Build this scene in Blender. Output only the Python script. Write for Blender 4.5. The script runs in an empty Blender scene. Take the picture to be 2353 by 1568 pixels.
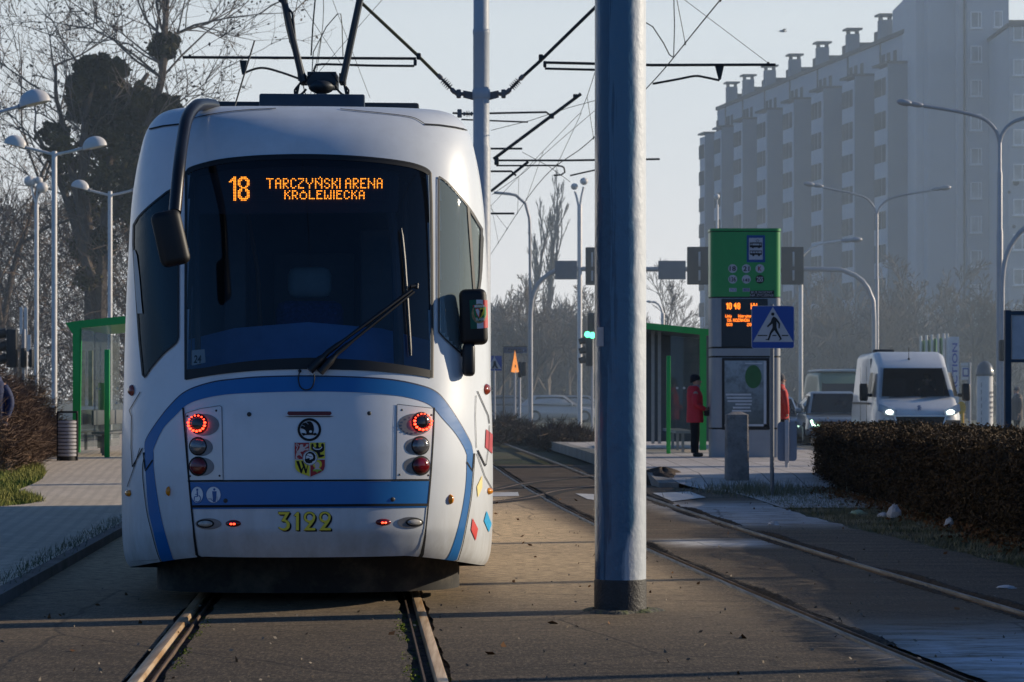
import bpy, bmesh, math, random
import numpy as np
from math import sin, cos, tan, pi, radians, sqrt, atan2, hypot
from mathutils import Vector, Matrix, Euler
from mathutils.bvhtree import BVHTree
from mathutils.geometry import tessellate_polygon

R = random.Random(11)
NP = np.random.default_rng(5)
SC = bpy.context.scene
COL = SC.collection

# ---------------------------------------------------------------- camera model of the photograph
FOC, CU, HV, EYE = 5550.0, 1176.5, 915.0, 1.38      # focal length / centre / horizon in px of a 2353 px wide picture, eye height in m

def W(u, v, Y):
    return Vector(((u - CU) / FOC * Y, Y, EYE - (v - HV) / FOC * Y))

def G(u, v, z=0.0):
    Y = (EYE - z) * FOC / (v - HV)
    return W(u, v, Y)

cam = bpy.data.cameras.new('camera')
cam.sensor_width = 36.0
cam.lens = FOC / 2353 * 36.0
cam.shift_y = (HV - 784) / 2353
cam.clip_start, cam.clip_end = 0.2, 3000
cam.dof.use_dof = True
cam.dof.focus_distance = 15.7
cam.dof.aperture_fstop = 10.0
camo = bpy.data.objects.new('camera', cam)
COL.objects.link(camo)
camo.location = (0, 0, EYE)
camo.rotation_euler = (radians(90), 0, 0)
SC.camera = camo

# ---------------------------------------------------------------- daylight
SUN_EL, SUN_AZ = radians(17.5), radians(15.0)          # azimuth measured from +X towards +Y
TO_SUN = Vector((cos(SUN_AZ) * cos(SUN_EL), sin(SUN_AZ) * cos(SUN_EL), sin(SUN_EL)))
wd = bpy.data.worlds.new('World')
SC.world = wd
wd.use_nodes = True
nt = wd.node_tree
bg = nt.nodes['Background']
sky = nt.nodes.new('ShaderNodeTexSky')
sky.sky_type = 'NISHITA'
sky.sun_disc = False
sky.sun_elevation = SUN_EL
sky.sun_rotation = radians(90) - SUN_AZ
sky.air_density, sky.dust_density, sky.ozone_density = 1.0, 0.6, 2.0
nt.links.new(sky.outputs[0], bg.inputs[0])
bg.inputs[1].default_value = 0.125
sl = bpy.data.lights.new('sun', 'SUN')
sl.energy = 4.2
sl.angle = radians(0.5)
sl.color = (1.0, 0.87, 0.68)
so = bpy.data.objects.new('sun', sl)
COL.objects.link(so)
so.rotation_euler = TO_SUN.to_track_quat('Z', 'Y').to_euler()
SC.view_settings.view_transform = 'Standard'
SC.view_settings.look = 'None'
SC.view_settings.exposure = 0
SC.cycles.use_denoising = True
SC.cycles.max_bounces = 8
SC.cycles.transparent_max_bounces = 24
SC.cycles.volume_bounces = 1
SC.cycles.caustics_reflective = False
SC.cycles.caustics_refractive = False

# ---------------------------------------------------------------- materials
MATS = {}
def srgb(r, g, b):
    f = lambda c: (c / 255 / 12.92) if c / 255 <= 0.04045 else ((c / 255 + 0.055) / 1.055) ** 2.4
    return (f(r), f(g), f(b))

def mat(name, col, rough=0.6, metal=0.0, var=0.12, vs=6.0, bump=0.0, bs=60.0, spec=0.5, coat=0.0, dirt=None, ds=2.0, da=0.5):
    """principled paint: colour varied by noise, optional bump and blotches of a second colour"""
    if name in MATS: return MATS[name]
    m = bpy.data.materials.new(name)
    m.use_nodes = True
    t = m.node_tree; N = t.nodes; L = t.links
    p = N['Principled BSDF']
    tc = N.new('ShaderNodeTexCoord')
    no = N.new('ShaderNodeTexNoise'); no.inputs['Scale'].default_value = vs; no.inputs['Detail'].default_value = 6; no.inputs['Roughness'].default_value = 0.65
    L.new(tc.outputs['Object'], no.inputs['Vector'])
    mx = N.new('ShaderNodeMix'); mx.data_type = 'RGBA'
    mx.inputs['A'].default_value = (*[c * (1 - var) for c in col], 1)
    mx.inputs['B'].default_value = (*[min(1, c * (1 + var)) for c in col], 1)
    mr = N.new('ShaderNodeMapRange'); mr.inputs['From Min'].default_value = 0.3; mr.inputs['From Max'].default_value = 0.7
    L.new(no.outputs['Fac'], mr.inputs['Value']); L.new(mr.outputs[0], mx.inputs['Factor'])
    out = mx.outputs['Result']
    if dirt:
        n2 = N.new('ShaderNodeTexNoise'); n2.inputs['Scale'].default_value = ds; n2.inputs['Detail'].default_value = 8; n2.inputs['Roughness'].default_value = 0.7
        L.new(tc.outputs['Object'], n2.inputs['Vector'])
        m2 = N.new('ShaderNodeMapRange'); m2.inputs['From Min'].default_value = 0.48; m2.inputs['From Max'].default_value = 0.72; m2.inputs['To Max'].default_value = da
        L.new(n2.outputs['Fac'], m2.inputs['Value'])
        x2 = N.new('ShaderNodeMix'); x2.data_type = 'RGBA'
        x2.inputs['B'].default_value = (*dirt, 1)
        L.new(out, x2.inputs['A']); L.new(m2.outputs[0], x2.inputs['Factor'])
        out = x2.outputs['Result']
    L.new(out, p.inputs['Base Color'])
    p.inputs['Roughness'].default_value = rough
    p.inputs['Metallic'].default_value = metal
    p.inputs['Specular IOR Level'].default_value = spec
    p.inputs['Coat Weight'].default_value = coat
    p.inputs['Coat Roughness'].default_value = 0.06
    if bump:
        n3 = N.new('ShaderNodeTexNoise'); n3.inputs['Scale'].default_value = bs; n3.inputs['Detail'].default_value = 4
        L.new(tc.outputs['Object'], n3.inputs['Vector'])
        b = N.new('ShaderNodeBump'); b.inputs['Strength'].default_value = bump; b.inputs['Distance'].default_value = 0.02
        L.new(n3.outputs['Fac'], b.inputs['Height']); L.new(b.outputs[0], p.inputs['Normal'])
    MATS[name] = m
    return m

def emit(name, col, s, base=(0.02, 0.02, 0.02)):
    if name in MATS: return MATS[name]
    m = bpy.data.materials.new(name); m.use_nodes = True
    p = m.node_tree.nodes['Principled BSDF']
    p.inputs['Base Color'].default_value = (*base, 1)
    p.inputs['Emission Color'].default_value = (*col, 1)
    p.inputs['Emission Strength'].default_value = s
    p.inputs['Roughness'].default_value = 0.4
    MATS[name] = m
    return m

def glass(name, tint, refl=1.0, rough=0.02, film=0.0, filmcol=(0.3, 0.35, 0.4)):
    """thin pane: tinted see-through, mirror-like at grazing angles, optional pale diffuse film"""
    if name in MATS: return MATS[name]
    m = bpy.data.materials.new(name); m.use_nodes = True
    t = m.node_tree; N = t.nodes; L = t.links
    N.remove(N['Principled BSDF'])
    o = N['Material Output']
    tr = N.new('ShaderNodeBsdfTransparent'); tr.inputs[0].default_value = (*tint, 1)
    gl = N.new('ShaderNodeBsdfGlossy'); gl.inputs['Roughness'].default_value = rough; gl.inputs['Color'].default_value = (refl, refl, refl, 1)
    fr = N.new('ShaderNodeFresnel'); fr.inputs['IOR'].default_value = 1.5
    mx = N.new('ShaderNodeMixShader')
    L.new(fr.outputs[0], mx.inputs[0]); L.new(tr.outputs[0], mx.inputs[1]); L.new(gl.outputs[0], mx.inputs[2])
    last = mx
    if film:
        df = N.new('ShaderNodeBsdfDiffuse'); df.inputs[0].default_value = (*filmcol, 1)
        m2 = N.new('ShaderNodeMixShader'); m2.inputs[0].default_value = film
        L.new(mx.outputs[0], m2.inputs[1]); L.new(df.outputs[0], m2.inputs[2]); last = m2
    L.new(last.outputs[0], o.inputs[0])
    MATS[name] = m
    return m

# ---------------------------------------------------------------- objects
INV = {}
def _props(o, label=None, cat=None, group=None, kind=None):
    if label: o['label'] = label
    if cat: o['category'] = cat
    if group: o['group'] = group
    if kind: o['kind'] = kind
    return o

def thing(name, label, cat, loc=(0, 0, 0), rz=0.0, group=None):
    o = bpy.data.objects.new(name, None); COL.objects.link(o)
    o.location = loc; o.rotation_euler = (0, 0, rz); o.empty_display_size = 0.2
    INV[o.name] = (Matrix.Translation(Vector(loc)) @ Matrix.Rotation(rz, 4, 'Z')).inverted()
    return _props(o, label, cat, group)

class MB:
    def __init__(s): s.v = []; s.f = []
    def add(s, vs, fs):
        o = len(s.v); s.v.extend([tuple(p) for p in vs]); s.f.extend([tuple(i + o for i in f) for f in fs]); return s
    def box(s, c, size, M=None, taper=1.0):
        x, y, z = size[0] / 2, size[1] / 2, size[2] / 2
        P = [Vector(p) for p in ((-x, -y, -z), (x, -y, -z), (x, y, -z), (-x, y, -z), (-x * taper, -y * taper, z), (x * taper, -y * taper, z), (x * taper, y * taper, z), (-x * taper, y * taper, z))]
        if M is not None: P = [M @ p for p in P]
        c = Vector(c)
        return s.add([c + p for p in P], [(3, 2, 1, 0), (4, 5, 6, 7), (0, 1, 5, 4), (1, 2, 6, 5), (2, 3, 7, 6), (3, 0, 4, 7)])
    def b2(s, a, b):
        return s.box([(a[i] + b[i]) / 2 for i in range(3)], [abs(b[i] - a[i]) for i in range(3)])
    def rbox(s, c, size, r=0.03, seg=2, M=None):
        bm = bmesh.new(); bmesh.ops.create_cube(bm, size=1)
        for q in bm.verts: q.co = Vector((q.co.x * size[0], q.co.y * size[1], q.co.z * size[2]))
        bmesh.ops.bevel(bm, geom=list(bm.edges), offset=min(r, min(size) * 0.49), segments=seg, affect='EDGES', profile=0.5)
        bm.verts.index_update()
        c = Vector(c)
        P = [(M @ q.co if M is not None else q.co) + c for q in bm.verts]
        s.add(P, [[q.index for q in f.verts] for f in bm.faces]); bm.free(); return s
    def tube(s, pts, r, n=8, cap=True, flat=1.0):
        pts = [Vector(p) for p in pts]
        m = len(pts); rr = r if isinstance(r, (list, tuple)) else [r] * m
        o = len(s.v); up = None
        for i, p in enumerate(pts):
            d = (pts[min(i + 1, m - 1)] - pts[max(i - 1, 0)])
            if d.length < 1e-9: d = Vector((0, 0, 1))
            d.normalize()
            if up is None:
                up = Vector((0, 0, 1)) if abs(d.z) < 0.9 else Vector((0, 1, 0))
            a = d.cross(up)
            if a.length < 1e-6: a = d.cross(Vector((1, 0, 0)))
            a.normalize(); b = a.cross(d).normalized(); up = b
            for k in range(n):
                t = 2 * pi * k / n
                s.v.append(tuple(p + a * (cos(t) * rr[i]) + b * (sin(t) * rr[i] * flat)))
        for i in range(m - 1):
            for k in range(n):
                k2 = (k + 1) % n
                s.f.append((o + i * n + k, o + (i + 1) * n + k, o + (i + 1) * n + k2, o + i * n + k2))
        if cap:
            s.f.append(tuple(o + k for k in range(n))); s.f.append(tuple(o + (m - 1) * n + k for k in reversed(range(n))))
        return s
    def lathe(s, prof, c, n=24, M=None):
        o = len(s.v); c = Vector(c)
        for (r, z) in prof:
            for k in range(n):
                p = Vector((r * cos(2 * pi * k / n), r * sin(2 * pi * k / n), z))
                s.v.append(tuple(c + (M @ p if M is not None else p)))
        for i in range(len(prof) - 1):
            for k in range(n):
                k2 = (k + 1) % n
                s.f.append((o + i * n + k, o + i * n + k2, o + (i + 1) * n + k2, o + (i + 1) * n + k))
        if prof[0][0] > 1e-5: s.f.append(tuple(o + k for k in reversed(range(n))))
        if prof[-1][0] > 1e-5: s.f.append(tuple(o + (len(prof) - 1) * n + k for k in range(n)))
        return s
    def ell(s, c, r, nu=16, nv=10, M=None):
        prof = [(cos(-pi / 2 + pi * j / nv), sin(-pi / 2 + pi * j / nv)) for j in range(nv + 1)]
        S = Matrix.Diagonal(Vector((r[0], r[1], r[2]))) if not isinstance(r, (int, float)) else Matrix.Diagonal(Vector((r, r, r)))
        S = S.to_3x3() if hasattr(S, 'to_3x3') else S
        return s.lathe([(max(p[0], 1e-6), p[1]) for p in prof], c, nu, (M @ S) if M is not None else S)
    def prism(s, poly, d):
        """closed polygon of 3-D points pushed along the vector d"""
        n = len(poly); P = [Vector(p) for p in poly]; d = Vector(d)
        vs = P + [p + d for p in P]
        tri = tessellate_polygon([P])
        fs = [tuple(t) for t in tri] + [tuple(i + n for i in reversed(t)) for t in tri]
        fs += [(i, (i + 1) % n, (i + 1) % n + n, i + n) for i in range(n)]
        return s.add(vs, fs)
    def flat(s, poly):
        P = [Vector(p) for p in poly]
        return s.add(P, [tuple(t) for t in tessellate_polygon([P])])
    def quad(s, a, b, c, d): return s.add([a, b, c, d], [(0, 1, 2, 3)])
    def ribbon(s, A, B):
        o = len(s.v); n = len(A)
        for a, b in zip(A, B): s.v.append(tuple(a)); s.v.append(tuple(b))
        for i in range(n - 1): s.f.append((o + 2 * i, o + 2 * i + 1, o + 2 * i + 3, o + 2 * i + 2))
        return s
    def build(s, name, m, parent=None, smooth=30, label=None, cat=None, group=None, kind=None, fix=True):
        me = bpy.data.meshes.new(name)
        V = s.v
        inv = INV.get(parent.name) if parent is not None else None
        if inv is not None:
            A = np.array(V, dtype=float).reshape(-1, 3)
            Mx = np.array(inv)
            V = (A @ Mx[:3, :3].T + Mx[:3, 3]).tolist()
        me.from_pydata(V, [], s.f)
        me.update()
        if fix and len(s.f) < 60000:
            bm = bmesh.new(); bm.from_mesh(me); bmesh.ops.recalc_face_normals(bm, faces=bm.faces); bm.to_mesh(me); bm.free()
        if smooth:
            me.polygons.foreach_set('use_smooth', [True] * len(me.polygons))
            try: me.set_sharp_from_angle(angle=radians(smooth))
            except Exception: pass
        me.materials.append(m)
        o = bpy.data.objects.new(name, me); COL.objects.link(o)
        if parent is not None:
            o.parent = parent
            INV[o.name] = inv if inv is not None else Matrix()
        else:
            INV[o.name] = Matrix()
        return _props(o, label, cat, group, kind)

def npmesh(name, V, F, m, parent=None, smooth=False, label=None, cat=None, group=None, kind=None):
    """fast mesh from numpy arrays of points and equal-sized faces"""
    V = np.asarray(V, dtype=np.float32); F = np.asarray(F, dtype=np.int32)
    if parent is not None:
        Mx = np.array(INV[parent.name]); V = (V @ Mx[:3, :3].T + Mx[:3, 3]).astype(np.float32)
    me = bpy.data.meshes.new(name); k = F.shape[1]
    me.vertices.add(len(V)); me.vertices.foreach_set('co', V.ravel())
    me.loops.add(F.size); me.loops.foreach_set('vertex_index', F.ravel())
    me.polygons.add(len(F)); me.polygons.foreach_set('loop_start', np.arange(0, F.size, k, dtype=np.int32))
    if smooth: me.polygons.foreach_set('use_smooth', np.ones(len(F), dtype=bool))
    me.update(calc_edges=True)
    me.materials.append(m)
    o = bpy.data.objects.new(name, me); COL.objects.link(o)
    if parent is not None: o.parent = parent; INV[o.name] = INV[parent.name]
    else: INV[o.name] = Matrix()
    return _props(o, label, cat, group, kind)

def dup(root, loc, rz=0.0, label=None, group=None, scale=None):
    def cp(o, par):
        c = o.copy(); COL.objects.link(c); c.parent = par
        for ch in o.children: cp(ch, c)
        return c
    r = root.copy(); COL.objects.link(r); r.location = loc; r.rotation_euler = (0, 0, rz)
    if scale: r.scale = (scale, scale, scale) if not isinstance(scale, tuple) else scale
    if label: r['label'] = label
    if group: r['group'] = group
    for ch in list(root.children): cp(ch, r)
    return r

def smooth_curve(pts, step=0.2):
    """Catmull-Rom through 3-D points"""
    P = [Vector(p) for p in pts]
    P = [P[0] * 2 - P[1]] + P + [P[-1] * 2 - P[-2]]
    out = []
    for i in range(1, len(P) - 2):
        a, b, c, d = P[i - 1], P[i], P[i + 1], P[i + 2]
        n = max(1, int((c - b).length / step))
        for k in range(n):
            t = k / n
            out.append(0.5 * ((2 * b) + (c - a) * t + (2 * a - 5 * b + 4 * c - d) * t * t + (3 * b - a - 3 * c + d) * t ** 3))
    out.append(P[-2].copy())
    return out

def pchip(xs, ys):
    xs = np.array(xs, float); ys = np.array(ys, float)
    h = np.diff(xs); dl = np.diff(ys) / h; m = np.zeros(len(xs))
    for i in range(1, len(xs) - 1):
        if dl[i - 1] * dl[i] > 0:
            w1, w2 = 2 * h[i] + h[i - 1], h[i] + 2 * h[i - 1]
            m[i] = (w1 + w2) / (w1 / dl[i - 1] + w2 / dl[i])
    m[0], m[-1] = dl[0], dl[-1]
    def f(x):
        x = min(max(x, xs[0]), xs[-1]); i = min(max(int(np.searchsorted(xs, x) - 1), 0), len(h) - 1)
        t = (x - xs[i]) / h[i]
        return float((1 + 2 * t) * (1 - t) ** 2 * ys[i] + t * (1 - t) ** 2 * h[i] * m[i] + t * t * (3 - 2 * t) * ys[i + 1] + t * t * (t - 1) * h[i] * m[i + 1])
    return f

# text outlines -> list of triangles in 2-D (width in units of the cap height)
_TXT = {}
def text_mesh(s, bold=0.0, shear=0.0):
    key = (s, bold, shear)
    if key in _TXT: return _TXT[key]
    c = bpy.data.curves.new('lettering', 'FONT'); c.body = s; c.size = 1.0; c.offset = bold; c.shear = shear; c.resolution_u = 4
    o = bpy.data.objects.new('lettering', c); COL.objects.link(o)
    dg = bpy.context.evaluated_depsgraph_get(); dg.update()
    me = o.evaluated_get(dg).to_mesh()
    V = [tuple(v.co)[:2] for v in me.vertices]; F = [tuple(p.vertices) for p in me.polygons]
    o.evaluated_get(dg).to_mesh_clear()
    bpy.data.objects.remove(o); bpy.data.curves.remove(c)
    if V:
        x0 = min(v[0] for v in V); x1 = max(v[0] for v in V); y0 = min(v[1] for v in V); y1 = max(v[1] for v in V)
        V = [((v[0] - x0), (v[1] - y0)) for v in V]; dim = (x1 - x0, y1 - y0)
    else: dim = (1, 1)
    _TXT[key] = (V, F, dim)
    return _TXT[key]

def put_text(mb, s, mapper, x0, y0, x1, y1, bold=0.0, shear=0.0):
    """lettering stretched into the box; mapper(x, y) gives the 3-D point"""
    V, F, d = text_mesh(s, bold, shear)
    mb.add([mapper(x0 + v[0] / d[0] * (x1 - x0), y0 + v[1] / d[1] * (y1 - y0)) for v in V], F)

# dot-matrix letters
DOT = {
 'A': ['.11.', '1..1', '1..1', '1111', '1..1', '1..1', '1..1'], 'R': ['111.', '1..1', '1..1', '111.', '11..', '1.1.', '1..1'],
 'T': ['11111', '..1..', '..1..', '..1..', '..1..', '..1..', '..1..'], 'C': ['.11.', '1..1', '1...', '1...', '1...', '1..1', '.11.'],
 'Z': ['1111', '...1', '..1.', '.1..', '1...', '1...', '1111'], 'Y': ['1...1', '1...1', '1...1', '.1.1.', '..1..', '..1..', '..1..'],
 'N': ['1...1', '1...1', '11..1', '1.1.1', '1..11', '1...1', '1...1'], 'S': ['.11.', '1..1', '1...', '.11.', '...1', '1..1', '.11.'],
 'K': ['1..1', '1..1', '1.1.', '11..', '1.1.', '1..1', '1..1'], 'I': ['1'] * 7, 'E': ['1111', '1...', '1...', '111.', '1...', '1...', '1111'],
 'L': ['1...'] * 6 + ['1111'], 'W': ['1...1', '1...1', '1...1', '1.1.1', '1.1.1', '11.11', '1...1'], 'O': ['.111.', '1...1', '1...1', '1...1', '1...1', '1...1', '.111.'],
 '1': ['.1', '11', '.1', '.1', '.1', '.1', '.1'], '0': ['.11.', '1..1', '1..1', '1..1', '1..1', '1..1', '.11.'], '4': ['..1.', '.11.', '1.1.', '1111', '..1.', '..1.', '..1.'],
 '8': ['.11.', '1..1', '1..1', '.11.', '1..1', '1..1', '.11.'], '3': ['.11.', '1..1', '...1', '.11.', '...1', '1..1', '.11.'], '6': ['.11.', '1...', '1...', '111.', '1..1', '1..1', '.11.'],
 '2': ['.11.', '1..1', '...1', '..1.', '.1..', '1...', '1111'], 'l': ['1...'] * 6 + ['1111'], 'i': ['1', '.', '1', '1', '1', '1', '1'],
 'n': ['....', '....', '111.', '1..1', '1..1', '1..1', '1..1'], 'a': ['....', '....', '.11.', '...1', '.111', '1..1', '.111'], 'k': ['1...', '1...', '1..1', '1.1.', '11..', '1.1.', '1..1'],
 'e': ['....', '....', '.11.', '1..1', '1111', '1...', '.11.'], 'r': ['...', '...', '1.1', '11.', '1..', '1..', '1..'], 'u': ['....', '....', '1..1', '1..1', '1..1', '1..1', '.111'],
 ' ': ['..'] * 7,
}
def dots(s):
    out = []; x = 0
    for ch in s:
        g = DOT[ch]
        for y, row in enumerate(g):
            for k, c in enumerate(row):
                if c == '1': out.append((x + k, y))
        x += max(len(r) for r in g) + 1
    return out
# ================================================================= the tram
TX, TY = -1.33, 15.5
TA = math.atan(0.0645)
tram = thing('tram', 'white and blue articulated tram with lit orange destination display seen from behind', 'tram', (TX, TY, 0), TA)
TM = Matrix.Translation((TX, TY, 0)) @ Matrix.Rotation(TA, 4, 'Z')

white = mat('tram_white', (0.67, 0.71, 0.75), 0.36, 0.0, 0.035, 3.0, coat=0.3, dirt=(0.44, 0.45, 0.45), ds=1.3, da=0.45)
def grime(m):
    t = m.node_tree; N = t.nodes; L = t.links; p = N['Principled BSDF']; src = p.inputs['Base Color'].links[0].from_socket
    tc = N.new('ShaderNodeTexCoord'); sx = N.new('ShaderNodeSeparateXYZ'); L.new(tc.outputs['Object'], sx.inputs[0])
    a = N.new('ShaderNodeMapRange'); a.interpolation_type = 'SMOOTHSTEP'; a.inputs['From Min'].default_value = 1.05; a.inputs['From Max'].default_value = .25; a.inputs['To Max'].default_value = 1
    L.new(sx.outputs[2], a.inputs['Value'])
    mp = N.new('ShaderNodeMapping'); mp.inputs['Scale'].default_value = (5, 5, 1.2); L.new(tc.outputs['Object'], mp.inputs['Vector'])
    n = N.new('ShaderNodeTexNoise'); n.inputs['Scale'].default_value = 1.5; n.inputs['Detail'].default_value = 7; n.inputs['Roughness'].default_value = .7; L.new(mp.outputs[0], n.inputs['Vector'])
    b = N.new('ShaderNodeMapRange'); b.inputs['From Min'].default_value = .3; b.inputs['From Max'].default_value = .7; b.inputs['To Min'].default_value = .25; b.inputs['To Max'].default_value = .75; L.new(n.outputs['Fac'], b.inputs['Value'])
    f = N.new('ShaderNodeMath'); f.operation = 'MULTIPLY'; L.new(a.outputs[0], f.inputs[0]); L.new(b.outputs[0], f.inputs[1])
    x = N.new('ShaderNodeMix'); x.data_type = 'RGBA'; x.inputs['B'].default_value = (.30, .285, .255, 1); L.new(f.outputs[0], x.inputs['Factor']); L.new(src, x.inputs['A']); L.new(x.outputs['Result'], p.inputs['Base Color'])
    r = N.new('ShaderNodeMapRange'); r.inputs['To Min'].default_value = .34; r.inputs['To Max'].default_value = .7; L.new(f.outputs[0], r.inputs['Value']); L.new(r.outputs[0], p.inputs['Roughness'])
grime(white)
silver = mat('tram_silver', (0.62, 0.62, 0.62), 0.38, 0.25, 0.04, 4.0, coat=0.2)
blue = mat('tram_blue', (0.004, 0.135, 0.40), 0.36, 0.0, 0.06, 4.0, coat=0.15, dirt=(0.02, 0.10, 0.24), ds=2.0, da=0.4)
blackp = mat('black_plastic', (0.012, 0.013, 0.015), 0.42, 0.0, 0.2, 10)
rubber = mat('black_seal', (0.006, 0.007, 0.008), 0.55, 0.0, 0.2, 10)
gapm = mat('dark_gap', (0.004, 0.005, 0.006), 0.8)
under = mat('underframe', (0.030, 0.028, 0.025), 0.85, 0.0, 0.3, 5, dirt=(0.20, 0.165, 0.12), ds=3.0, da=0.5)
darkmetal = mat('roof_metal', (0.035, 0.042, 0.05), 0.5, 0.3, 0.2, 5)

LN, ZB, ZT, NEXP = 1.3, 0.207, 3.40, 2.4
YW = TY + LN
PPW = FOC / YW
_tab = [(1305, 404), (1290, 411), (1265, 417), (1230, 420), (1200, 421), (1100, 422), (1000, 421), (900, 418), (800, 415.5), (700, 412.5), (600, 408.5), (530, 405), (480, 401.5), (440, 397), (400, 391), (360, 383), (320, 373), (297, 363), (280, 351), (268, 338), (258, 316), (252, 285), (249, 230)]
_z = [EYE - (v - HV) / PPW for v, h in _tab] + [ZT]
_w = [h / PPW for v, h in _tab] + [0.0]
_z[0] = ZB
WF = pchip(_z, _w)
FF = pchip([ZB, .36, .5, .9, 1.2, 1.5, 2.0, 2.5, 2.9, 3.1, 3.24, 3.32, 3.36, 3.385, ZT], [.08, .03, .0, .005, .03, .085, .19, .31, .43, .52, .65, .80, .94, 1.10, LN])

def nose_pt(z, t):
    w, f = WF(z), FF(z)
    st, ct = sin(t), abs(cos(t))
    x = w * math.copysign(abs(st) ** (2 / NEXP), st)
    g = 1 - ct ** (2 / NEXP) if ct > 1e-6 else 1.0
    y = f + (LN - f) * g
    if z < 0.62:
        zb = ZB + (0.352 - ZB) * min(1.0, max(0.0, 1.15 * (1 - (abs(x) / 1.28) ** 3)))
        z = zb + (z - ZB) / (0.62 - ZB) * (0.62 - zb)
    return Vector((x, y, z))

zrows = list(np.linspace(ZB, 3.18, 118)) + list(np.linspace(3.19, 3.375, 24)) + [3.379, 3.383, 3.387, 3.391, 3.394, 3.396, 3.398, 3.3992, ZT]
NT = 200
trow = [(-pi / 2) + pi * k / NT for k in range(NT + 1)]
nose = [[nose_pt(z, t) for t in trow] for z in zrows]
NV = [TM @ p for row in nose for p in row]
NF = []
for i in range(len(zrows) - 1):
    for k in range(NT):
        a = i * (NT + 1) + k
        NF.append((a, a + 1, a + NT + 2, a + NT + 1))
BVH = BVHTree.FromPolygons([tuple(p) for p in NV], NF)
CAMP = Vector((0, 0, EYE))

def hit(u, v, off=0.004, bvh=None):
    d = Vector(((u - CU) / FOC, 1.0, -(v - HV) / FOC)).normalized()
    for k in range(14):
        h, n, i, dist = (bvh or BVH).ray_cast(CAMP, d)
        if h is not None: break
        u2, v2 = (u + (712 - u) * 0.004 * (k + 1)), v + (760 - v) * 0.003 * (k + 1)
        d = Vector(((u2 - CU) / FOC, 1.0, -(v2 - HV) / FOC)).normalized()
    if h is None: return W(u, v, TY + LN)
    if n.dot(d) > 0: n = -n
    return h + n * off

def d_poly(mb, poly, off=0.004, res=14.0, bvh=None):
    """a patch whose outline is given in picture px, laid on the surface"""
    P = [Vector((p[0], p[1], 0)) for p in poly]
    bm = bmesh.new()
    vs = [bm.verts.new(p) for p in P]
    for t in tessellate_polygon([P]):
        try: bm.faces.new([vs[i] for i in t])
        except ValueError: pass
    for ax in (0, 1):
        lo = min(p[ax] for p in P); hi = max(p[ax] for p in P)
        k = math.floor(lo / res) + 1
        while k * res < hi:
            co = Vector((k * res, 0, 0)) if ax == 0 else Vector((0, k * res, 0))
            no = Vector((1, 0, 0)) if ax == 0 else Vector((0, 1, 0))
            bmesh.ops.bisect_plane(bm, geom=list(bm.verts) + list(bm.edges) + list(bm.faces), dist=1e-4, plane_co=co, plane_no=no)
            k += 1
    bm.verts.index_update()
    mb.add([hit(q.co.x, q.co.y, off, bvh) for q in bm.verts], [[q.index for q in f.verts] for f in bm.faces])
    bm.free()

def d_line(mb, pts, w, off=0.005, closed=False, step=8.0, bvh=None):
    Q = [Vector((p[0], p[1])) for p in pts]
    if closed: Q.append(Q[0])
    S = []
    for a, b in zip(Q[:-1], Q[1:]):
        n = max(1, int((b - a).length / step))
        S += [a.lerp(b, k / n) for k in range(n)]
    S.append(Q[-1])
    A, B = [], []
    for i, p in enumerate(S):
        d = S[min(i + 1, len(S) - 1)] - S[max(i - 1, 0)]
        if closed and i in (0, len(S) - 1): d = S[1] - S[-2]
        d.normalize(); n = Vector((-d.y, d.x)) * w / 2
        A.append(hit(*(p + n), off, bvh)); B.append(hit(*(p - n), off, bvh))
    mb.ribbon(A, B)

def ring2(cx, cy, rx, ry, n=28, a0=0, a1=2 * pi):
    return [(cx + rx * cos(a0 + (a1 - a0) * k / n), cy + ry * sin(a0 + (a1 - a0) * k / n)) for k in range(n)]

def d_dome(mb, cx, cy, rx, ry, off, h, n=24, rings=5, bvh=None):
    o = len(mb.v)
    for j in range(rings):
        r = 1 - j / rings
        for k in range(n):
            t = 2 * pi * k / n
            mb.v.append(tuple(hit(cx + rx * r * cos(t), cy + ry * r * sin(t), off + h * sqrt(max(0, 1 - r * r)), bvh)))
    mb.v.append(tuple(hit(cx, cy, off + h, bvh)))
    for j in range(rings - 1):
        for k in range(n):
            k2 = (k + 1) % n
            mb.f.append((o + j * n + k, o + j * n + k2, o + (j + 1) * n + k2, o + (j + 1) * n + k))
    for k in range(n): mb.f.append((o + (rings - 1) * n + k, o + (rings - 1) * n + (k + 1) % n, o + rings * n))

def spl(pts, n=8, closed=False):
    P = [Vector((p[0], p[1], 0)) for p in pts]
    E = [P[-1]] + P + [P[0], P[1]] if closed else [P[0] * 2 - P[1]] + P + [P[-1] * 2 - P[-2]]
    out = []
    for i in range(1, len(E) - 2):
        a, b, c, d = E[i - 1], E[i], E[i + 1], E[i + 2]
        for k in range(n):
            t = k / n
            q = 0.5 * ((2 * b) + (c - a) * t + (2 * a - 5 * b + 4 * c - d) * t * t + (3 * b - a - 3 * c + d) * t ** 3)
            out.append((q.x, q.y))
    if not closed: out.append((P[-1].x, P[-1].y))
    return out

def C1(*q): return [(258.5 + .40295 * x, 172.3 + .40295 * y) for x, y in q]
def C2(*q): return [(258.5 + .40295 * x, 804.3 + .40295 * y) for x, y in q]

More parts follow.
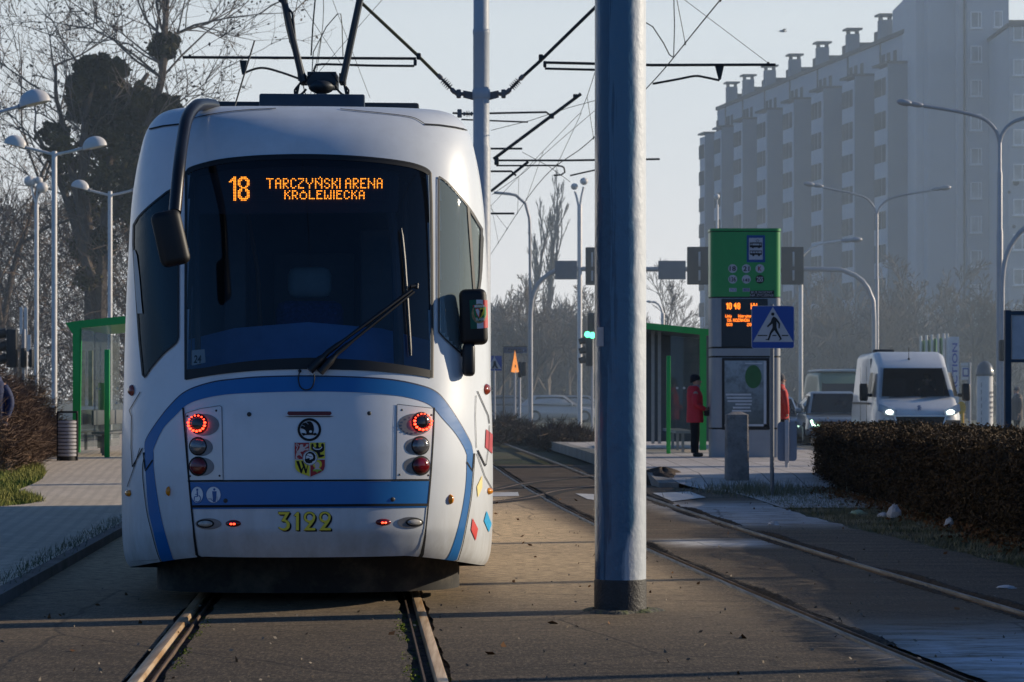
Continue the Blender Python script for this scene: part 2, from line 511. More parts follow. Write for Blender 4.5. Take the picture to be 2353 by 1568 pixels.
# --- outlines in the picture
wtop = spl([(431, 397), (437, 388), (470, 377), (520, 367), (600, 360), (700, 357.5), (800, 360.5), (880, 367), (940, 376), (972, 386), (986, 395)], 5)
wbot = spl([(991, 869), (940, 861), (850, 853), (760, 850), (700, 849), (600, 852), (520, 859), (470, 866), (428, 874)], 5)
WIND = wtop + [(989, 470), (991, 600), (992, 760)] + wbot + [(427.5, 760), (428, 600), (429, 470)]
RWIN = spl([(1007, 407), (1025, 420), (1055, 452), (1085, 492), (1102, 525)], 4) + [(1107, 548), (1104, 620), (1096, 700), (1084, 770), (1070, 805), (1056, 812), (1024, 782), (1007, 764)]
LWIN = [(411, 428)] + spl([(385, 442), (350, 470), (322, 497), (309, 518)], 4) + [(308, 560), (314, 660), (322, 780), (330, 862), (334, 868)] + spl([(345, 850), (375, 815), (404, 790), (411, 776)], 4)

def inside(poly, u, v):
    c = False; j = len(poly) - 1
    for i in range(len(poly)):
        if (poly[i][1] > v) != (poly[j][1] > v) and u < (poly[j][0] - poly[i][0]) * (v - poly[i][1]) / (poly[j][1] - poly[i][1]) + poly[i][0]: c = not c
        j = i
    return c
def px(p): return (CU + p[0] / p[1] * FOC, HV - (p[2] - EYE) / p[1] * FOC)
def inset(poly, d):
    cx = sum(p[0] for p in poly) / len(poly); cy = sum(p[1] for p in poly) / len(poly)
    hx = (max(p[0] for p in poly) - min(p[0] for p in poly)) / 2; hy = (max(p[1] for p in poly) - min(p[1] for p in poly)) / 2
    return [(cx + (p[0] - cx) * (1 - d / hx), cy + (p[1] - cy) * (1 - d / hy)) for p in poly]
HOLES = [inset(WIND, 5), inset(RWIN, 5), inset(LWIN, 5)]
keep = []
for f in NF:
    c = (NV[f[0]] + NV[f[1]] + NV[f[2]] + NV[f[3]]) / 4
    u, v = px(c)
    if 340 < v < 890 and any(inside(h, u, v) for h in HOLES) and c.y < TY + LN + 0.02: continue
    keep.append(f)
body = MB(); body.add(NV, keep)
# straight part behind the nose, roof and floor included
LT = 14.5
o = len(body.v)
prof = [Vector((-WF(z), LN, z)) for z in zrows] + [Vector((WF(z), LN, z)) for z in reversed(zrows[:-1])]
back = [Vector((p.x, LT, p.z)) for p in prof]
m_ = len(prof)
body.add([TM @ p for p in prof] + [TM @ p for p in back], [(i, (i + 1) % m_, (i + 1) % m_ + m_, i + m_) for i in range(m_)] + [tuple(range(m_, 2 * m_))])
body.build('body', white, tram, smooth=50, fix=False)

# --- glass
g_w = glass('windscreen_glass', (0.56, 0.66, 0.74), 0.9, 0.015, 0.008, (0.5, 0.55, 0.6))
g_s = glass('cab_side_glass', (0.74, 0.80, 0.82), 1.0, 0.02, 0.30, (0.46, 0.56, 0.56))  # pale film stands in for the sky reflected in this pane
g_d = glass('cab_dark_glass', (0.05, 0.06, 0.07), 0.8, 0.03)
mb = MB(); d_poly(mb, WIND, 0.004, 14); ws = mb.build('windscreen', g_w, tram, 60)
fr = MB()
d_line(fr, [(428.5, 395), (428, 600), (427.5, 760), (428, 873)], 5, 0.009)
d_line(fr, wtop, 4, 0.009); d_line(fr, [(p[0], p[1] + 5) for p in wtop], 10, 0.008)
d_line(fr, [(987, 396), (989.5, 470), (991, 600), (992, 760), (991, 869)], 4, 0.009)
bb = spl([(991, 869), (940, 861), (850, 853), (760, 850), (700, 849), (600, 852), (520, 859), (470, 866), (428, 874)], 5)
tb = spl([(428, 850), (470, 846), (520, 837), (600, 828), (700, 823), (760, 824), (850, 830), (940, 842), (991, 852)], 5)
d_poly(fr, bb + tb, 0.0075, 14)
fr.build('windscreen_border', rubber, ws, 60)
sl_ = MB(); d_line(sl_, [(990, 398), (992.5, 470), (994, 600), (995, 760), (994, 869)], 2.2, 0.006)
sl_.build('windscreen_seal', mat('seal_beige', (0.42, 0.36, 0.28), 0.6), ws, 60)
mb = MB(); d_poly(mb, RWIN, 0.004, 12); rw = mb.build('cab_window', g_s, tram, 60, label='sunlit cab side window beside the black mirror')
fr = MB(); d_line(fr, RWIN[:22], 4, 0.009); d_line(fr, RWIN[-6:] + [RWIN[0]], 3, 0.009); d_poly(fr, [(1071, 470), (1077, 478), (1092, 690), (1087, 700)], 0.010)
d_line(fr, [(1080, 487), (1104, 527), (1101, 640), (1093, 700)], 5, 0.012)
fr.build('window_frame', rubber, rw, 60)
mb = MB(); d_poly(mb, LWIN, 0.004, 12); lw = mb.build('cab_window', g_d, tram, 60, label='dark cab side window in shade')
mb = MB(); d_line(mb, LWIN, 4, 0.008, closed=True); mb.build('window_frame', rubber, lw, 60)
mb = MB(); d_poly(mb, C1((127, 1003), (134, 998), (146, 1030), (160, 1150), (172, 1300), (178, 1362), (150, 1362), (140, 1250), (130, 1100)), 0.010); mb.build('sticker_strip', mat('pale_grey_paint', (0.5, 0.5, 0.48), 0.5), lw, 60)

# --- inside the cab
def TL(x, y, z): return TM @ Vector((x, y, z))
def tbox(mb, a, b, r=0.02):
    c = [(a[i] + b[i]) / 2 for i in range(3)]; s = [abs(b[i] - a[i]) for i in range(3)]
    return mb.rbox(TL(*c), s, r, 2, TM.to_3x3())
cabm = mat('cab_lining', (0.06, 0.08, 0.105), 0.7, 0, 0.2, 3)
mb = MB(); tbox(mb, (-1.1, 2.45, .35), (1.1, 2.5, 3.1)); tbox(mb, (-1.05, 1.0, 3.02), (1.05, 2.45, 3.06)); tbox(mb, (-1.0, 1.2, .5), (1.0, 2.45, .54))
tbox(mb, (-1.15, 1.5, .5), (-1.1, 2.45, 3.05)); tbox(mb, (1.1, 1.75, .5), (1.15, 2.45, 1.5))
mb.build('cab_interior', cabm, tram)
mb = MB()
for k in range(7):
    pass
prof = [(-1.02, .95), (-.85, .55), (-.5, .32), (0, .26), (.5, .32), (.85, .55), (1.02, .95)]
pp = [TL(x, y, 1.50 - .0 * abs(x)) for x, y in spl(prof, 5)] + [TL(1.0, 1.25, 1.74), TL(.5, 1.1, 1.86), TL(0, 1.05, 1.90), TL(-.5, 1.1, 1.86), TL(-1.0, 1.25, 1.74)]
mb.prism(pp, (0, 0, -0.5)); mb.build('dashboard', mat('dash_blue', (0.10, 0.27, 0.55), 0.55, 0, 0.15, 5), tram, 40)
seatm = mat('seat_blue', (0.02, 0.045, 0.20), 0.9, 0, 0.5, 40)
mb = MB(); tbox(mb, (-.24, 1.55, 1.2), (.24, 1.72, 2.07), .07); st = mb.build('driver_seat', seatm, tram, 50)
mb = MB(); tbox(mb, (-.155, 1.57, 2.09), (.155, 1.70, 2.31), .06); mb.build('headrest', mat('headrest_teal', (0.26, 0.38, 0.42), 0.8), st, 50)
mb = MB(); tbox(mb, (-.62, 1.9, .6), (-.46, 2.4, 2.75)); tbox(mb, (.36, 1.95, .6), (.6, 2.4, 2.6)); tbox(mb, (.66, 1.5, 1.2), (.70, 1.54, 2.9)); tbox(mb, (-.28, 2.3, 1.1), (.32, 2.42, 2.45))
mb.build('cab_cabinet', mat('cabinet_dark', (0.12, 0.12, 0.13), 0.5, 0, .2, 4), tram)
mb = MB(); mb.tube([TL(-.33, 1.9, 1.3), TL(-.38, 1.95, 2.3), TL(-.45, 2.0, 2.7)], .018); mb.build('handrail', mat('handrail_orange', (0.22, 0.09, 0.02), 0.4), tram)
mb = MB(); mb.tube([TL(.62, .75, 1.5), TL(.60, .9, 2.4), TL(.52, 1.0, 2.95)], .035); mb.build('window_pillar', cabm, tram)
mb = MB(); mb.tube([TL(-.72, .62, 1.6), TL(-.74, .7, 2.9)], .02); mb.build('window_pillar', cabm, tram)
# the sun-lit blind edge by the left edge of the windscreen and its number plate
mb = MB(); mb.quad(TL(-.742, .33, 1.60), TL(-.765, .56, 1.60), TL(-.765, .58, 2.06), TL(-.742, .37, 2.12))
mb.build('sun_blind', mat('blind_white', (0.85, 0.86, 0.86), 0.6), tram, 60)
mb = MB(); d_poly(mb, C2((446, 0), (520, -6), (526, 70), (448, 88)), -0.012); pl_ = mb.build('number_card', mat('card_white', (0.75, 0.75, 0.72), 0.7), tram, 60)
mb = MB(); put_text(mb, '24', lambda x, y: hit(x, y, -0.008), 443.5, 834, 461, 816, 0.02, 0.15); mb.build('lettering', gapm, pl_, 0)

# --- destination display behind the glass
def D0(x, y, off=-0.06): return hit(x, y, off)
mb = MB(); d_poly(mb, [(434, 396), (520, 378), (700, 370), (880, 378), (925, 388), (925, 480), (434, 484)], -0.075, 20); dp = mb.build('destination_display', mat('display_black', (0.004, 0.006, 0.012), 0.6), tram, 60)
led = emit('led_orange', (1.0, 0.26, 0.015), 5.0)
PIT = 3.586; OX, OY = 494.06 + (152 / 3.268) * .5745, 379.2 + (108 / 3.268) * .5745
lit = []
big1 = ['...11', '..111', '.1111', '11.11'] + ['...11'] * 12
big8 = ['..1111..', '.111111.', '111..111', '11....11', '11....11', '11....11', '.11..11.', '..1111..', '.11..11.', '111..111', '11....11', '11....11', '11....11', '111..111', '.111111.', '..1111..']
for g, x0 in ((big1, 0), (big8, 6)):
    for y, row in enumerate(g):
        for x, c in enumerate(row):
            if c == '1': lit.append((x0 + x, y))
for s, x0 in (('TARCZYNSKI', 25), ('ARENA', 77)): lit += [(x0 + x, 1 + y) for x, y in dots(s)]
lit += [(60, 0), (59, 1)]
D6 = {'K': ['1..1', '1.1.', '11..', '1.1.', '1..1', '1..1'], 'R': ['111.', '1..1', '1..1', '111.', '1.1.', '1..1'], 'O': ['..1..', '.111.', '1...1', '1...1', '1...1', '.111.'], 'L': ['1...'] * 5 + ['1111'],
      'E': ['1111', '1...', '111.', '1...', '1...', '1111'], 'W': ['1...1', '1...1', '1...1', '1.1.1', '1.1.1', '11.11'], 'I': ['1'] * 6, 'C': ['.11.', '1..1', '1...', '1...', '1..1', '.11.'], 'A': ['.11.', '1..1', '1..1', '1111', '1..1', '1..1']}
for ch, x0 in zip('KROLEWIECKA', (37, 42, 47, 53, 58, 63, 69, 71, 76, 81, 86)):
    for y, row in enumerate(D6[ch]):
        for x, c in enumerate(row):
            if c == '1': lit.append((x0 + x, 9 + y))
mb = MB()
for x, y in lit:
    cx, cy = OX + x * PIT, OY + y * PIT
    mb.flat([hit(cx + 1.45 * cos(pi * k / 4), cy + 1.25 * sin(pi * k / 4), -0.066) for k in range(8)])
mb.build('led_dots', led, dp, 0, fix=False)
mb = MB(); litset = set(lit)
for x in range(-3, 108):
    for y in range(0, 16):
        if (x, y) in litset or (x < 100 and y == 8 and x > 16): continue
        cx, cy = OX + x * PIT, OY + y * PIT
        mb.quad(hit(cx - 1, cy - .8, -0.068), hit(cx + 1, cy - .8, -0.068), hit(cx + 1, cy + .8, -0.068), hit(cx - 1, cy + .8, -0.068))
mb.build('unlit_dots', mat('led_off', (0.02, 0.024, 0.035), 0.5), dp, 0, fix=False)

# --- paint and panels
up = C2((185, 585), (190, 520), (250, 422), (330, 320), (420, 240), (560, 190), (700, 170), (850, 158), (1100, 153), (1400, 160), (1600, 175), (1750, 205), (1840, 240), (1900, 300), (1980, 420), (2040, 530), (2055, 590))
lo = C2((235, 590), (238, 560), (290, 450), (360, 375), (415, 322), (480, 290), (600, 262), (750, 248), (1100, 238), (1400, 243), (1600, 258), (1700, 275), (1780, 300), (1830, 330), (1880, 390), (1950, 470), (2000, 550), (2020, 600))
mb = MB(); d_poly(mb, spl(up, 5) + spl(lo, 5)[::-1], 0.003, 12)
d_poly(mb, spl(C2((185, 583), (190, 700), (205, 900), (230, 1020), (265, 1160), (287, 1213)), 5) + spl(C2((352, 1211), (312, 1080), (280, 960), (255, 820), (237, 680), (235, 588)), 5), 0.0032, 12)
d_poly(mb, spl(C2((2055, 588), (2050, 700), (2035, 850), (2010, 1000), (1985, 1120), (1957, 1213)), 5) + spl(C2((1885, 1213), (1920, 1165), (1960, 1050), (1995, 900), (2015, 750), (2020, 598)), 5), 0.0032, 12)
mb.build('blue_stripe', blue, tram, 60)
mb = MB(); d_poly(mb, spl(up, 5) + [(p[0], p[1] - 3) for p in spl(up, 5)][::-1], 0.0036, 12); mb.build('stripe_edge', mat('navy_line', (0.01, 0.02, 0.06), .5), tram, 60)
mb = MB(); d_poly(mb, C2((440, 755), (1808, 748), (1795, 878), (452, 886)), 0.004, 12); d_poly(mb, C2((455, 900), (1792, 889), (1790, 899), (456, 909)), 0.004, 12)
mb.build('blue_panel', blue, tram, 60)
mb = MB()
d_line(mb, spl(C2((405, 330), (420, 520), (440, 760), (455, 920), (472, 1080), (492, 1207)), 5), 4.2, 0.006)
d_line(mb, spl(C2((1832, 330), (1826, 500), (1812, 720), (1796, 900), (1780, 1050), (1752, 1187)), 5), 3.6, 0.006)
d_poly(mb, C2((455, 920), (470, 1060), (497, 1207), (480, 1207), (462, 1060)), 0.0065); d_poly(mb, C2((1796, 900), (1783, 1060), (1748, 1188), (1770, 1187), (1786, 1060)), 0.0065)
d_line(mb, C2((432, 748), (1812, 742)), 4.0, 0.006); d_line(mb, C2((450, 893), (1794, 883)), 6.0, 0.006)
d_line(mb, C2((180, 585), (190, 690), (233, 628)), 3, 0.0062); d_line(mb, C2((2058, 590), (2050, 692), (2018, 640)), 2.6, 0.0062)
d_line(mb, spl(C2((186, 585), (175, 700), (196, 900), (222, 1020), (260, 1160), (283, 1210)), 5), 1.6, 0.006); d_line(mb, spl(C2((2062, 590), (2056, 700), (2042, 850), (2016, 1000), (1991, 1120), (1962, 1215)), 5), 1.8, 0.006)
d_line(mb, C2((162, 240), (100, 345), (112, 380), (110, 560), (117, 668)), 1.6, 0.006); d_line(mb, C2((117, 668), (175, 560)), 2.4, 0.006); d_line(mb, C2((160, 560), (120, 690), (88, 780)), 1.4, 0.006)
d_line(mb, C2((2078, 235), (2140, 375), (2146, 420)), 1.8, 0.006); d_line(mb, C2((2080, 572), (2122, 662), (2128, 650)), 3.0, 0.006); d_line(mb, C2((2128, 650), (2142, 560), (2146, 430)), 1.0, 0.006); d_line(mb, C2((2070, 260), (2066, 380), (2072, 560)), 1.0, 0.006); d_line(mb, C2((2075, 590), (2120, 720), (2165, 800)), 1.4, 0.006)
d_line(mb, [(344, 298), (375, 291), (412, 287)], 3.4, 0.006); d_line(mb, [(975, 287), (1010, 289), (1045, 294), (1073, 300)], 3.4, 0.006)
d_line(mb, spl([(975, 286), (955, 274), (930, 268), (880, 262), (820, 256), (782, 252)], 4), 1.5, 0.006); d_line(mb, spl([(432, 282), (450, 272), (500, 262), (560, 255), (634, 251)], 4), 1.5, 0.006)
mb.build('panel_gap', gapm, tram, 0)
mb = MB(); d_line(mb, C2((262, 1195), (110, 1205)), 1.2, 0.004); mb.build('skirt_crease', mat('grey_crease', (.25, .25, .25), .6), tram, 0)

# --- tail lamps, each cluster with three lamps in oval pockets
redled = emit('led_red', (1.0, 0.035, 0.012), 9.0)
pocket = mat('lamp_pocket', (0.16, 0.16, 0.17), 0.35, 0.4, 0.2, 8)
dark_lens = mat('lens_dark', (0.012, 0.010, 0.011), 0.12, 0, .2, 8, coat=.6)
red_lens = mat('lens_red', (0.14, 0.004, 0.006), 0.15, 0, .2, 8, coat=.6)
clear_lens = mat('lens_clear', (0.16, 0.16, 0.165), 0.12, 0.5, .3, 14, coat=.6)
screw = mat('screw_dark', (0.03, 0.03, 0.03), 0.5)
for side, panel, lamps, scr in (('left', ((420, 362), (500, 337), (612, 319), (624, 326), (632, 742), (441, 745)), (((493, 422), 48, (524, 428), 86, 62), ((490, 550), 45, (511, 556), 63, 50), ((491, 664), 47, (514, 666), 68, 52)), ((430, 379), (593, 347), (444, 720), (612, 718))),
                                ('right', ((1622, 311), (1630, 311), (1830, 334), (1812, 738), (1617, 738)), (((1757, 413), 49, (1722, 426), 93, 62), ((1753, 546), 46, (1730, 551), 65, 48), ((1757, 660), 47, (1728, 661), 70, 49)), ((1650, 343), (1817, 372), (1636, 712), (1800, 715)))):
    mb = MB(); d_poly(mb, C2(*panel), 0.004, 10); tl = mb.build('tail_light_cluster', silver, tram, 60, label=('cluster of three lamps on the shaded ' if side == 'left' else 'cluster of three lamps on the sunlit ') + 'corner')
    mb = MB(); d_line(mb, C2(*panel), 1.3, 0.0052, closed=True)
    mb.build('cluster_border', mat('border_grey', (.10, .10, .11), .5), tl, 0)
    mb = MB()
    for lc, r, oc, rx, ry in lamps:
        d_poly(mb, ring2(*C2(oc)[0], rx * .403, ry * .403, 36), 0.0062, 6)
    mb.build('lamp_pocket', pocket, tl, 60)
    for k, (lc, r, oc, rx, ry) in enumerate(lamps):
        c = C2(lc)[0]; rr = r * .403
        mb = MB(); d_dome(mb, c[0], c[1], rr * 1.12, rr * 1.2, 0.0078, 0.006); mb.build('lamp_housing', gapm, tl, 60)
        mb = MB(); d_dome(mb, c[0], c[1], rr, rr, 0.0095, 0.022)
        mb.build(('tail_lamp', 'reversing_lamp', 'fog_lamp')[k], (dark_lens, clear_lens, red_lens)[k], tl, 60)
        if k == 0:
            mb = MB()
            for q in range(15):
                t = 2 * pi * (q + .5) / 15 - pi / 2
                big = 1.0 if sin(t) > -.15 else .62
                d_dome(mb, c[0] + cos(t) * rr * .96, c[1] + sin(t) * rr * .92, 3.3 * big, 2.7 * big, 0.031, 0.003, 8, 2)
            mb.build('lit_ring', redled, tl, 0)
    for s_ in scr: mb = MB(); d_dome(mb, *C2(s_)[0], 2.6, 2.6, 0.005, 0.002, 8, 2); mb.build('screw', screw, tl, 0)
mb = MB(); d_poly(mb, spl(C2((982, 378), (1000, 350), (1120, 343), (1245, 350), (1264, 378), (1120, 382)), 3, True), 0.006, 8); bl = mb.build('brake_light', white, tram, 60)
mb = MB(); d_poly(mb, C2((1003, 353), (1243, 353), (1250, 364), (1240, 375), (1006, 375), (997, 364)), 0.014, 8); mb.build('lens', mat('brake_lens', (0.13, 0.006, 0.008), .3), bl, 60)
mb = MB(); d_poly(mb, C2((984, 379), (1264, 379), (1240, 384), (1006, 384)), 0.0064, 8); mb.build('shade_lip', gapm, bl, 0)
for (x, y, r, m_) in ((780, 368, 13, 'bolt'), (1463, 362, 12, 'bolt'), (646, 860, 13, 'bolt'), (1597, 853, 13, 'bolt')):
    mb = MB(); d_dome(mb, *C2((x, y))[0], r * .403, r * .403, 0.005, 0.004, 12, 3); mb.build('bolt_cap', screw, tram, 60)
amber = mat('amber_lens', (0.75, 0.26, 0.01), 0.25, 0, .1, 8, coat=.5)
rlens = mat('marker_red', (0.28, 0.045, 0.02), 0.2, 0, .1, 8, coat=.5)
for (x, y, rx, ry, m_) in ((322, 806, 10, 28, amber), (1926, 852, 12, 29, amber), (95, 817, 13, 20, amber), (2147, 805, 11, 20, amber), (112, 231, 15, 33, rlens), (2131, 225, 14, 32, rlens)):
    mb = MB(); d_dome(mb, *C2((x, y))[0], rx * .403, ry * .403, 0.004, 0.022, 14, 4); mb.build('side_marker' if m_ is amber else 'reflector', m_, tram, 60)
for lc, oc, rc in (((532, 991), (549, 992), (690, 990)), ((1720, 983), (1697, 985), (1543, 983))):
    mb = MB(); d_poly(mb, ring2(*C2(oc)[0], 74 * .403, 32 * .403, 30), 0.005, 6); b_ = mb.build('bumper_lamp', pocket, tram, 60)
    mb = MB(); d_dome(mb, *C2(lc)[0], 50 * .403, 25 * .403, 0.0065, 0.004); mb.build('lamp_rim', gapm, b_, 60)
    mb = MB(); d_dome(mb, *C2(lc)[0], 41 * .403, 17 * .403, 0.0085, 0.012); mb.build('lens', mat('lens_pale', (0.42, 0.40, 0.36), .2, 0, .3, 30, coat=.5), b_, 60)
    mb = MB(); d_dome(mb, *C2(rc)[0], 44 * .403, 20 * .403, 0.005, 0.016); r_ = mb.build('rear_position_lamp', red_lens, tram, 60)
    for q in (-8, 8): mb = MB(); d_dome(mb, *C2((rc[0] + q, rc[1] + 2))[0], 3.2, 2.2, 0.020, 0.004, 8, 2); mb.build('lit_bulb', redled, r_, 0)

# --- emblem, coat of arms, fleet number, pictograms, decals
def E(x, y): return (655.0 + (1140 * 0 + x / 5.227 - 0) * .5745, 930.7 + (y / 5.227) * .5745)     # px of the enlarged emblem view
def EP(*q): return [E(x, y) for x, y in q]
mb = MB()
c = E(508, 520); ro, ri = 247 / 5.227 * .5745, 196 / 5.227 * .5745
d_line(mb, ring2(c[0], c[1], (ro + ri) / 2, (ro + ri) / 2 * .97, 40), ro - ri, 0.0055, closed=True, step=4)
d_poly(mb, spl(EP((440, 355), (500, 345), (550, 360), (585, 410), (603, 470), (605, 530), (590, 585), (600, 600)), 4) + EP((600, 632), (430, 632)) + spl(EP((448, 600), (445, 570), (420, 530), (380, 505), (328, 490)), 3) + EP((335, 455), (350, 430), (410, 455), (420, 450), (355, 418), (375, 390), (430, 368), (485, 412), (492, 405)), 0.0055, 6)
d_poly(mb, EP((340, 588), (400, 590), (430, 603), (600, 603), (620, 586), (645, 590), (675, 616), (620, 645), (598, 632), (430, 632), (380, 648)), 0.0058, 6)
em = mb.build('round_emblem', gapm, tram, 0)
mb = MB(); d_poly(mb, ring2(*E(534, 560), 3.2, 2.9, 12), 0.0068, 6); mb.build('emblem_eye', silver, em, 0)
edge = spl(EP((190, 1290), (212, 1350), (260, 1405), (340, 1450), (440, 1485), (530, 1535)), 4) + spl(EP((620, 1490), (740, 1440), (805, 1390), (840, 1320), (850, 1250)), 4)
mb = MB(); d_poly(mb, EP((190, 780)) + edge + EP((850, 780)), 0.0052, 8); sh = mb.build('coat_of_arms', mat('shield_grey', (.55, .55, .57), .5), tram, 0)
redp = mat('shield_red', (0.36, 0.012, 0.02), .5); yel = mat('shield_yellow', (0.72, 0.62, 0.03), .5); blk = gapm; wht = mat('shield_white', (.72, .72, .74), .5); skin_ = mat('shield_flesh', (.62, .5, .46), .6)
mb = MB(); d_poly(mb, EP((203, 797), (505, 795), (505, 1137), (205, 1137)), 0.0062, 8); d_poly(mb, EP((530, 1150), (832, 1148), (830, 1290), (805, 1365), (740, 1415), (620, 1465), (530, 1505)), 0.0062, 8); mb.build('red_quarters', redp, sh, 0)
mb = MB(); d_poly(mb, EP((525, 792), (830, 790), (832, 1125), (525, 1125)), 0.0062, 8); d_poly(mb, EP((210, 1157), (515, 1153), (515, 1500), (440, 1470), (340, 1435), (262, 1390), (225, 1340), (212, 1290)), 0.0062, 8)
d_poly(mb, ring2(*E(675, 1240), 94 / 5.227 * .5745, 94 / 5.227 * .5745, 24), 0.0066, 6); mb.build('yellow_quarters', yel, sh, 0)
mb = MB()
d_poly(mb, EP((300, 850), (330, 825), (385, 835), (370, 870), (400, 885), (440, 850), (440, 828), (490, 825), (490, 850), (475, 875), (420, 905), (415, 925), (490, 905), (495, 945), (410, 950), (370, 978), (330, 980), (320, 1000), (350, 1040), (355, 1100), (320, 1060), (290, 1050), (250, 1075), (250, 1105), (285, 1115), (280, 1130), (220, 1130), (225, 1050), (240, 1000), (290, 930), (310, 890)), 0.0068, 6)
d_line(mb, EP((260, 1000), (240, 940), (262, 890), (225, 840), (240, 815), (280, 830), (270, 870)), 2.0, 0.0068)
mb.build('white_lion', skin_, sh, 0)
mb = MB()
d_poly(mb, EP((545, 860), (555, 810), (590, 808), (600, 850), (610, 890), (645, 895), (655, 850), (640, 810), (680, 790), (705, 815), (695, 870), (720, 895), (755, 880), (755, 820), (790, 800), (812, 830), (818, 900), (810, 960), (770, 990), (730, 1000), (740, 1040), (790, 1040), (825, 1050), (810, 1075), (760, 1100), (700, 1105), (690, 1060), (660, 1000), (600, 970), (550, 930)), 0.0068, 6)
d_poly(mb, EP((232, 1178), (292, 1172), (345, 1345), (372, 1290), (335, 1175), (378, 1172), (440, 1350), (470, 1260), (482, 1262), (450, 1430), (425, 1432), (385, 1320), (350, 1430), (330, 1432)), 0.0068, 6)
mb.build('black_eagle', blk, sh, 0)
mb = MB(); d_line(mb, spl(EP((590, 880), (610, 915), (650, 930), (680, 932), (720, 928), (755, 905), (770, 880)), 4), 2.2, 0.0075); d_poly(mb, ring2(*E(523, 1110), 17.2, 17.4, 30), 0.0078, 6); mb.build('medallion', wht, sh, 0)
mb = MB(); d_line(mb, ring2(*E(523, 1110), 16.2, 16.4, 30), .9, 0.0086, True, 4)
d_poly(mb, EP((470, 1000), (510, 978), (560, 985), (600, 1010), (635, 1060), (635, 1130), (620, 1165), (575, 1185), (560, 1215), (500, 1228), (440, 1210), (415, 1170), (410, 1140), (425, 1125), (425, 1060), (440, 1025)), 0.0086, 5); mb.build('medallion_head', blk, sh, 0)
mb = MB(); d_poly(mb, EP((480, 1022), (545, 1025), (580, 1060), (590, 1100), (575, 1130), (520, 1150), (505, 1120), (470, 1125), (445, 1130), (440, 1080), (460, 1045)), 0.0094, 5); mb.build('medallion_face', wht, sh, 0)
mb = MB(); d_line(mb, EP((455, 1055), (505, 1070)), 1.1, 0.0101); d_line(mb, EP((500, 1085), (560, 1082)), 1.1, 0.0101); d_line(mb, EP((470, 1120), (520, 1128)), 1.6, 0.0101); mb.build('face_marks', blk, sh, 0)
mb = MB(); d_poly(mb, ring2(*E(672, 1260), 5.6, 7.2, 16), 0.0076, 5); d_poly(mb, EP((600, 1350), (640, 1315), (700, 1315), (750, 1345), (740, 1360), (610, 1362)), 0.0076, 5); mb.build('saint_bust', skin_, sh, 0)
mb = MB(); d_poly(mb, EP((590, 1350), (760, 1348), (770, 1390), (735, 1380), (685, 1395), (672, 1432), (655, 1395), (610, 1382), (580, 1392)), 0.0082, 5); mb.build('leaf_collar', mat('shield_green', (.25, .42, .04), .5), sh, 0)

def N4(x, y): return (655.0 - 34.47 + x / 5.227 * .5745, 1080.06 + y / 5.227 * .5745)
def NP4(*q): return [N4(x, y) for x, y in q]
g3 = NP4((178, 882), (415, 882)) + spl(NP4((320, 1035), (370, 1060), (412, 1120), (405, 1200), (360, 1248), (300, 1262), (235, 1250), (175, 1208)), 4) + NP4((192, 1188)) + spl(NP4((240, 1218), (290, 1222), (335, 1190), (348, 1140), (325, 1095), (280, 1075), (235, 1075)), 4) + NP4((318, 930), (178, 930))
g1 = NP4((500, 962), (558, 884), (604, 884), (602, 1258), (540, 1258), (544, 965))
def g2(dx):
    out = spl(NP4(*[(dx + x, y) for x, y in ((822, 1108), (760, 1085), (718, 1040), (706, 985), (725, 925), (770, 885), (825, 875), (885, 890), (930, 930), (945, 985), (925, 1060), (880, 1130), (818, 1212))]), 4)
    return out + NP4((dx + 948, 1212), (dx + 945, 1258), (dx + 705, 1258))
hole2 = lambda dx: ring2(*N4(dx + 826, 990), 65 / 5.227 * .5745, 68 / 5.227 * .5745, 24)
fnm = mat('number_yellow', (0.90, 0.68, 0.05), 0.45)
mb = MB()
for g in (g3, g1, g2(0), g2(322)):
    d_poly(mb, g, 0.0066, 8)
fn = mb.build('fleet_number', fnm, tram, 0)
mb = MB()
for g in (g3, g1, g2(0), g2(322)):
    for k in (1, 2, 3, 4): d_poly(mb, [(x + .95 * k, y + .8 * k) for x, y in g], 0.0050 + .00001 * k, 9)
    d_poly(mb, inset(g, -1.0), 0.0053, 9)
for dx in (0, 322): d_line(mb, hole2(dx)[10:24], 2.6, 0.0076)
mb.build('number_shadow', gapm, fn, 0)
for dx in (0, 322): mb = MB(); d_poly(mb, hole2(dx), 0.0072, 8); mb.build('number_counter', white, fn, 0)
pw = mat('picto_white', (.74, .76, .78), .5); pb = mat('picto_blue', (.02, .10, .30), .5)
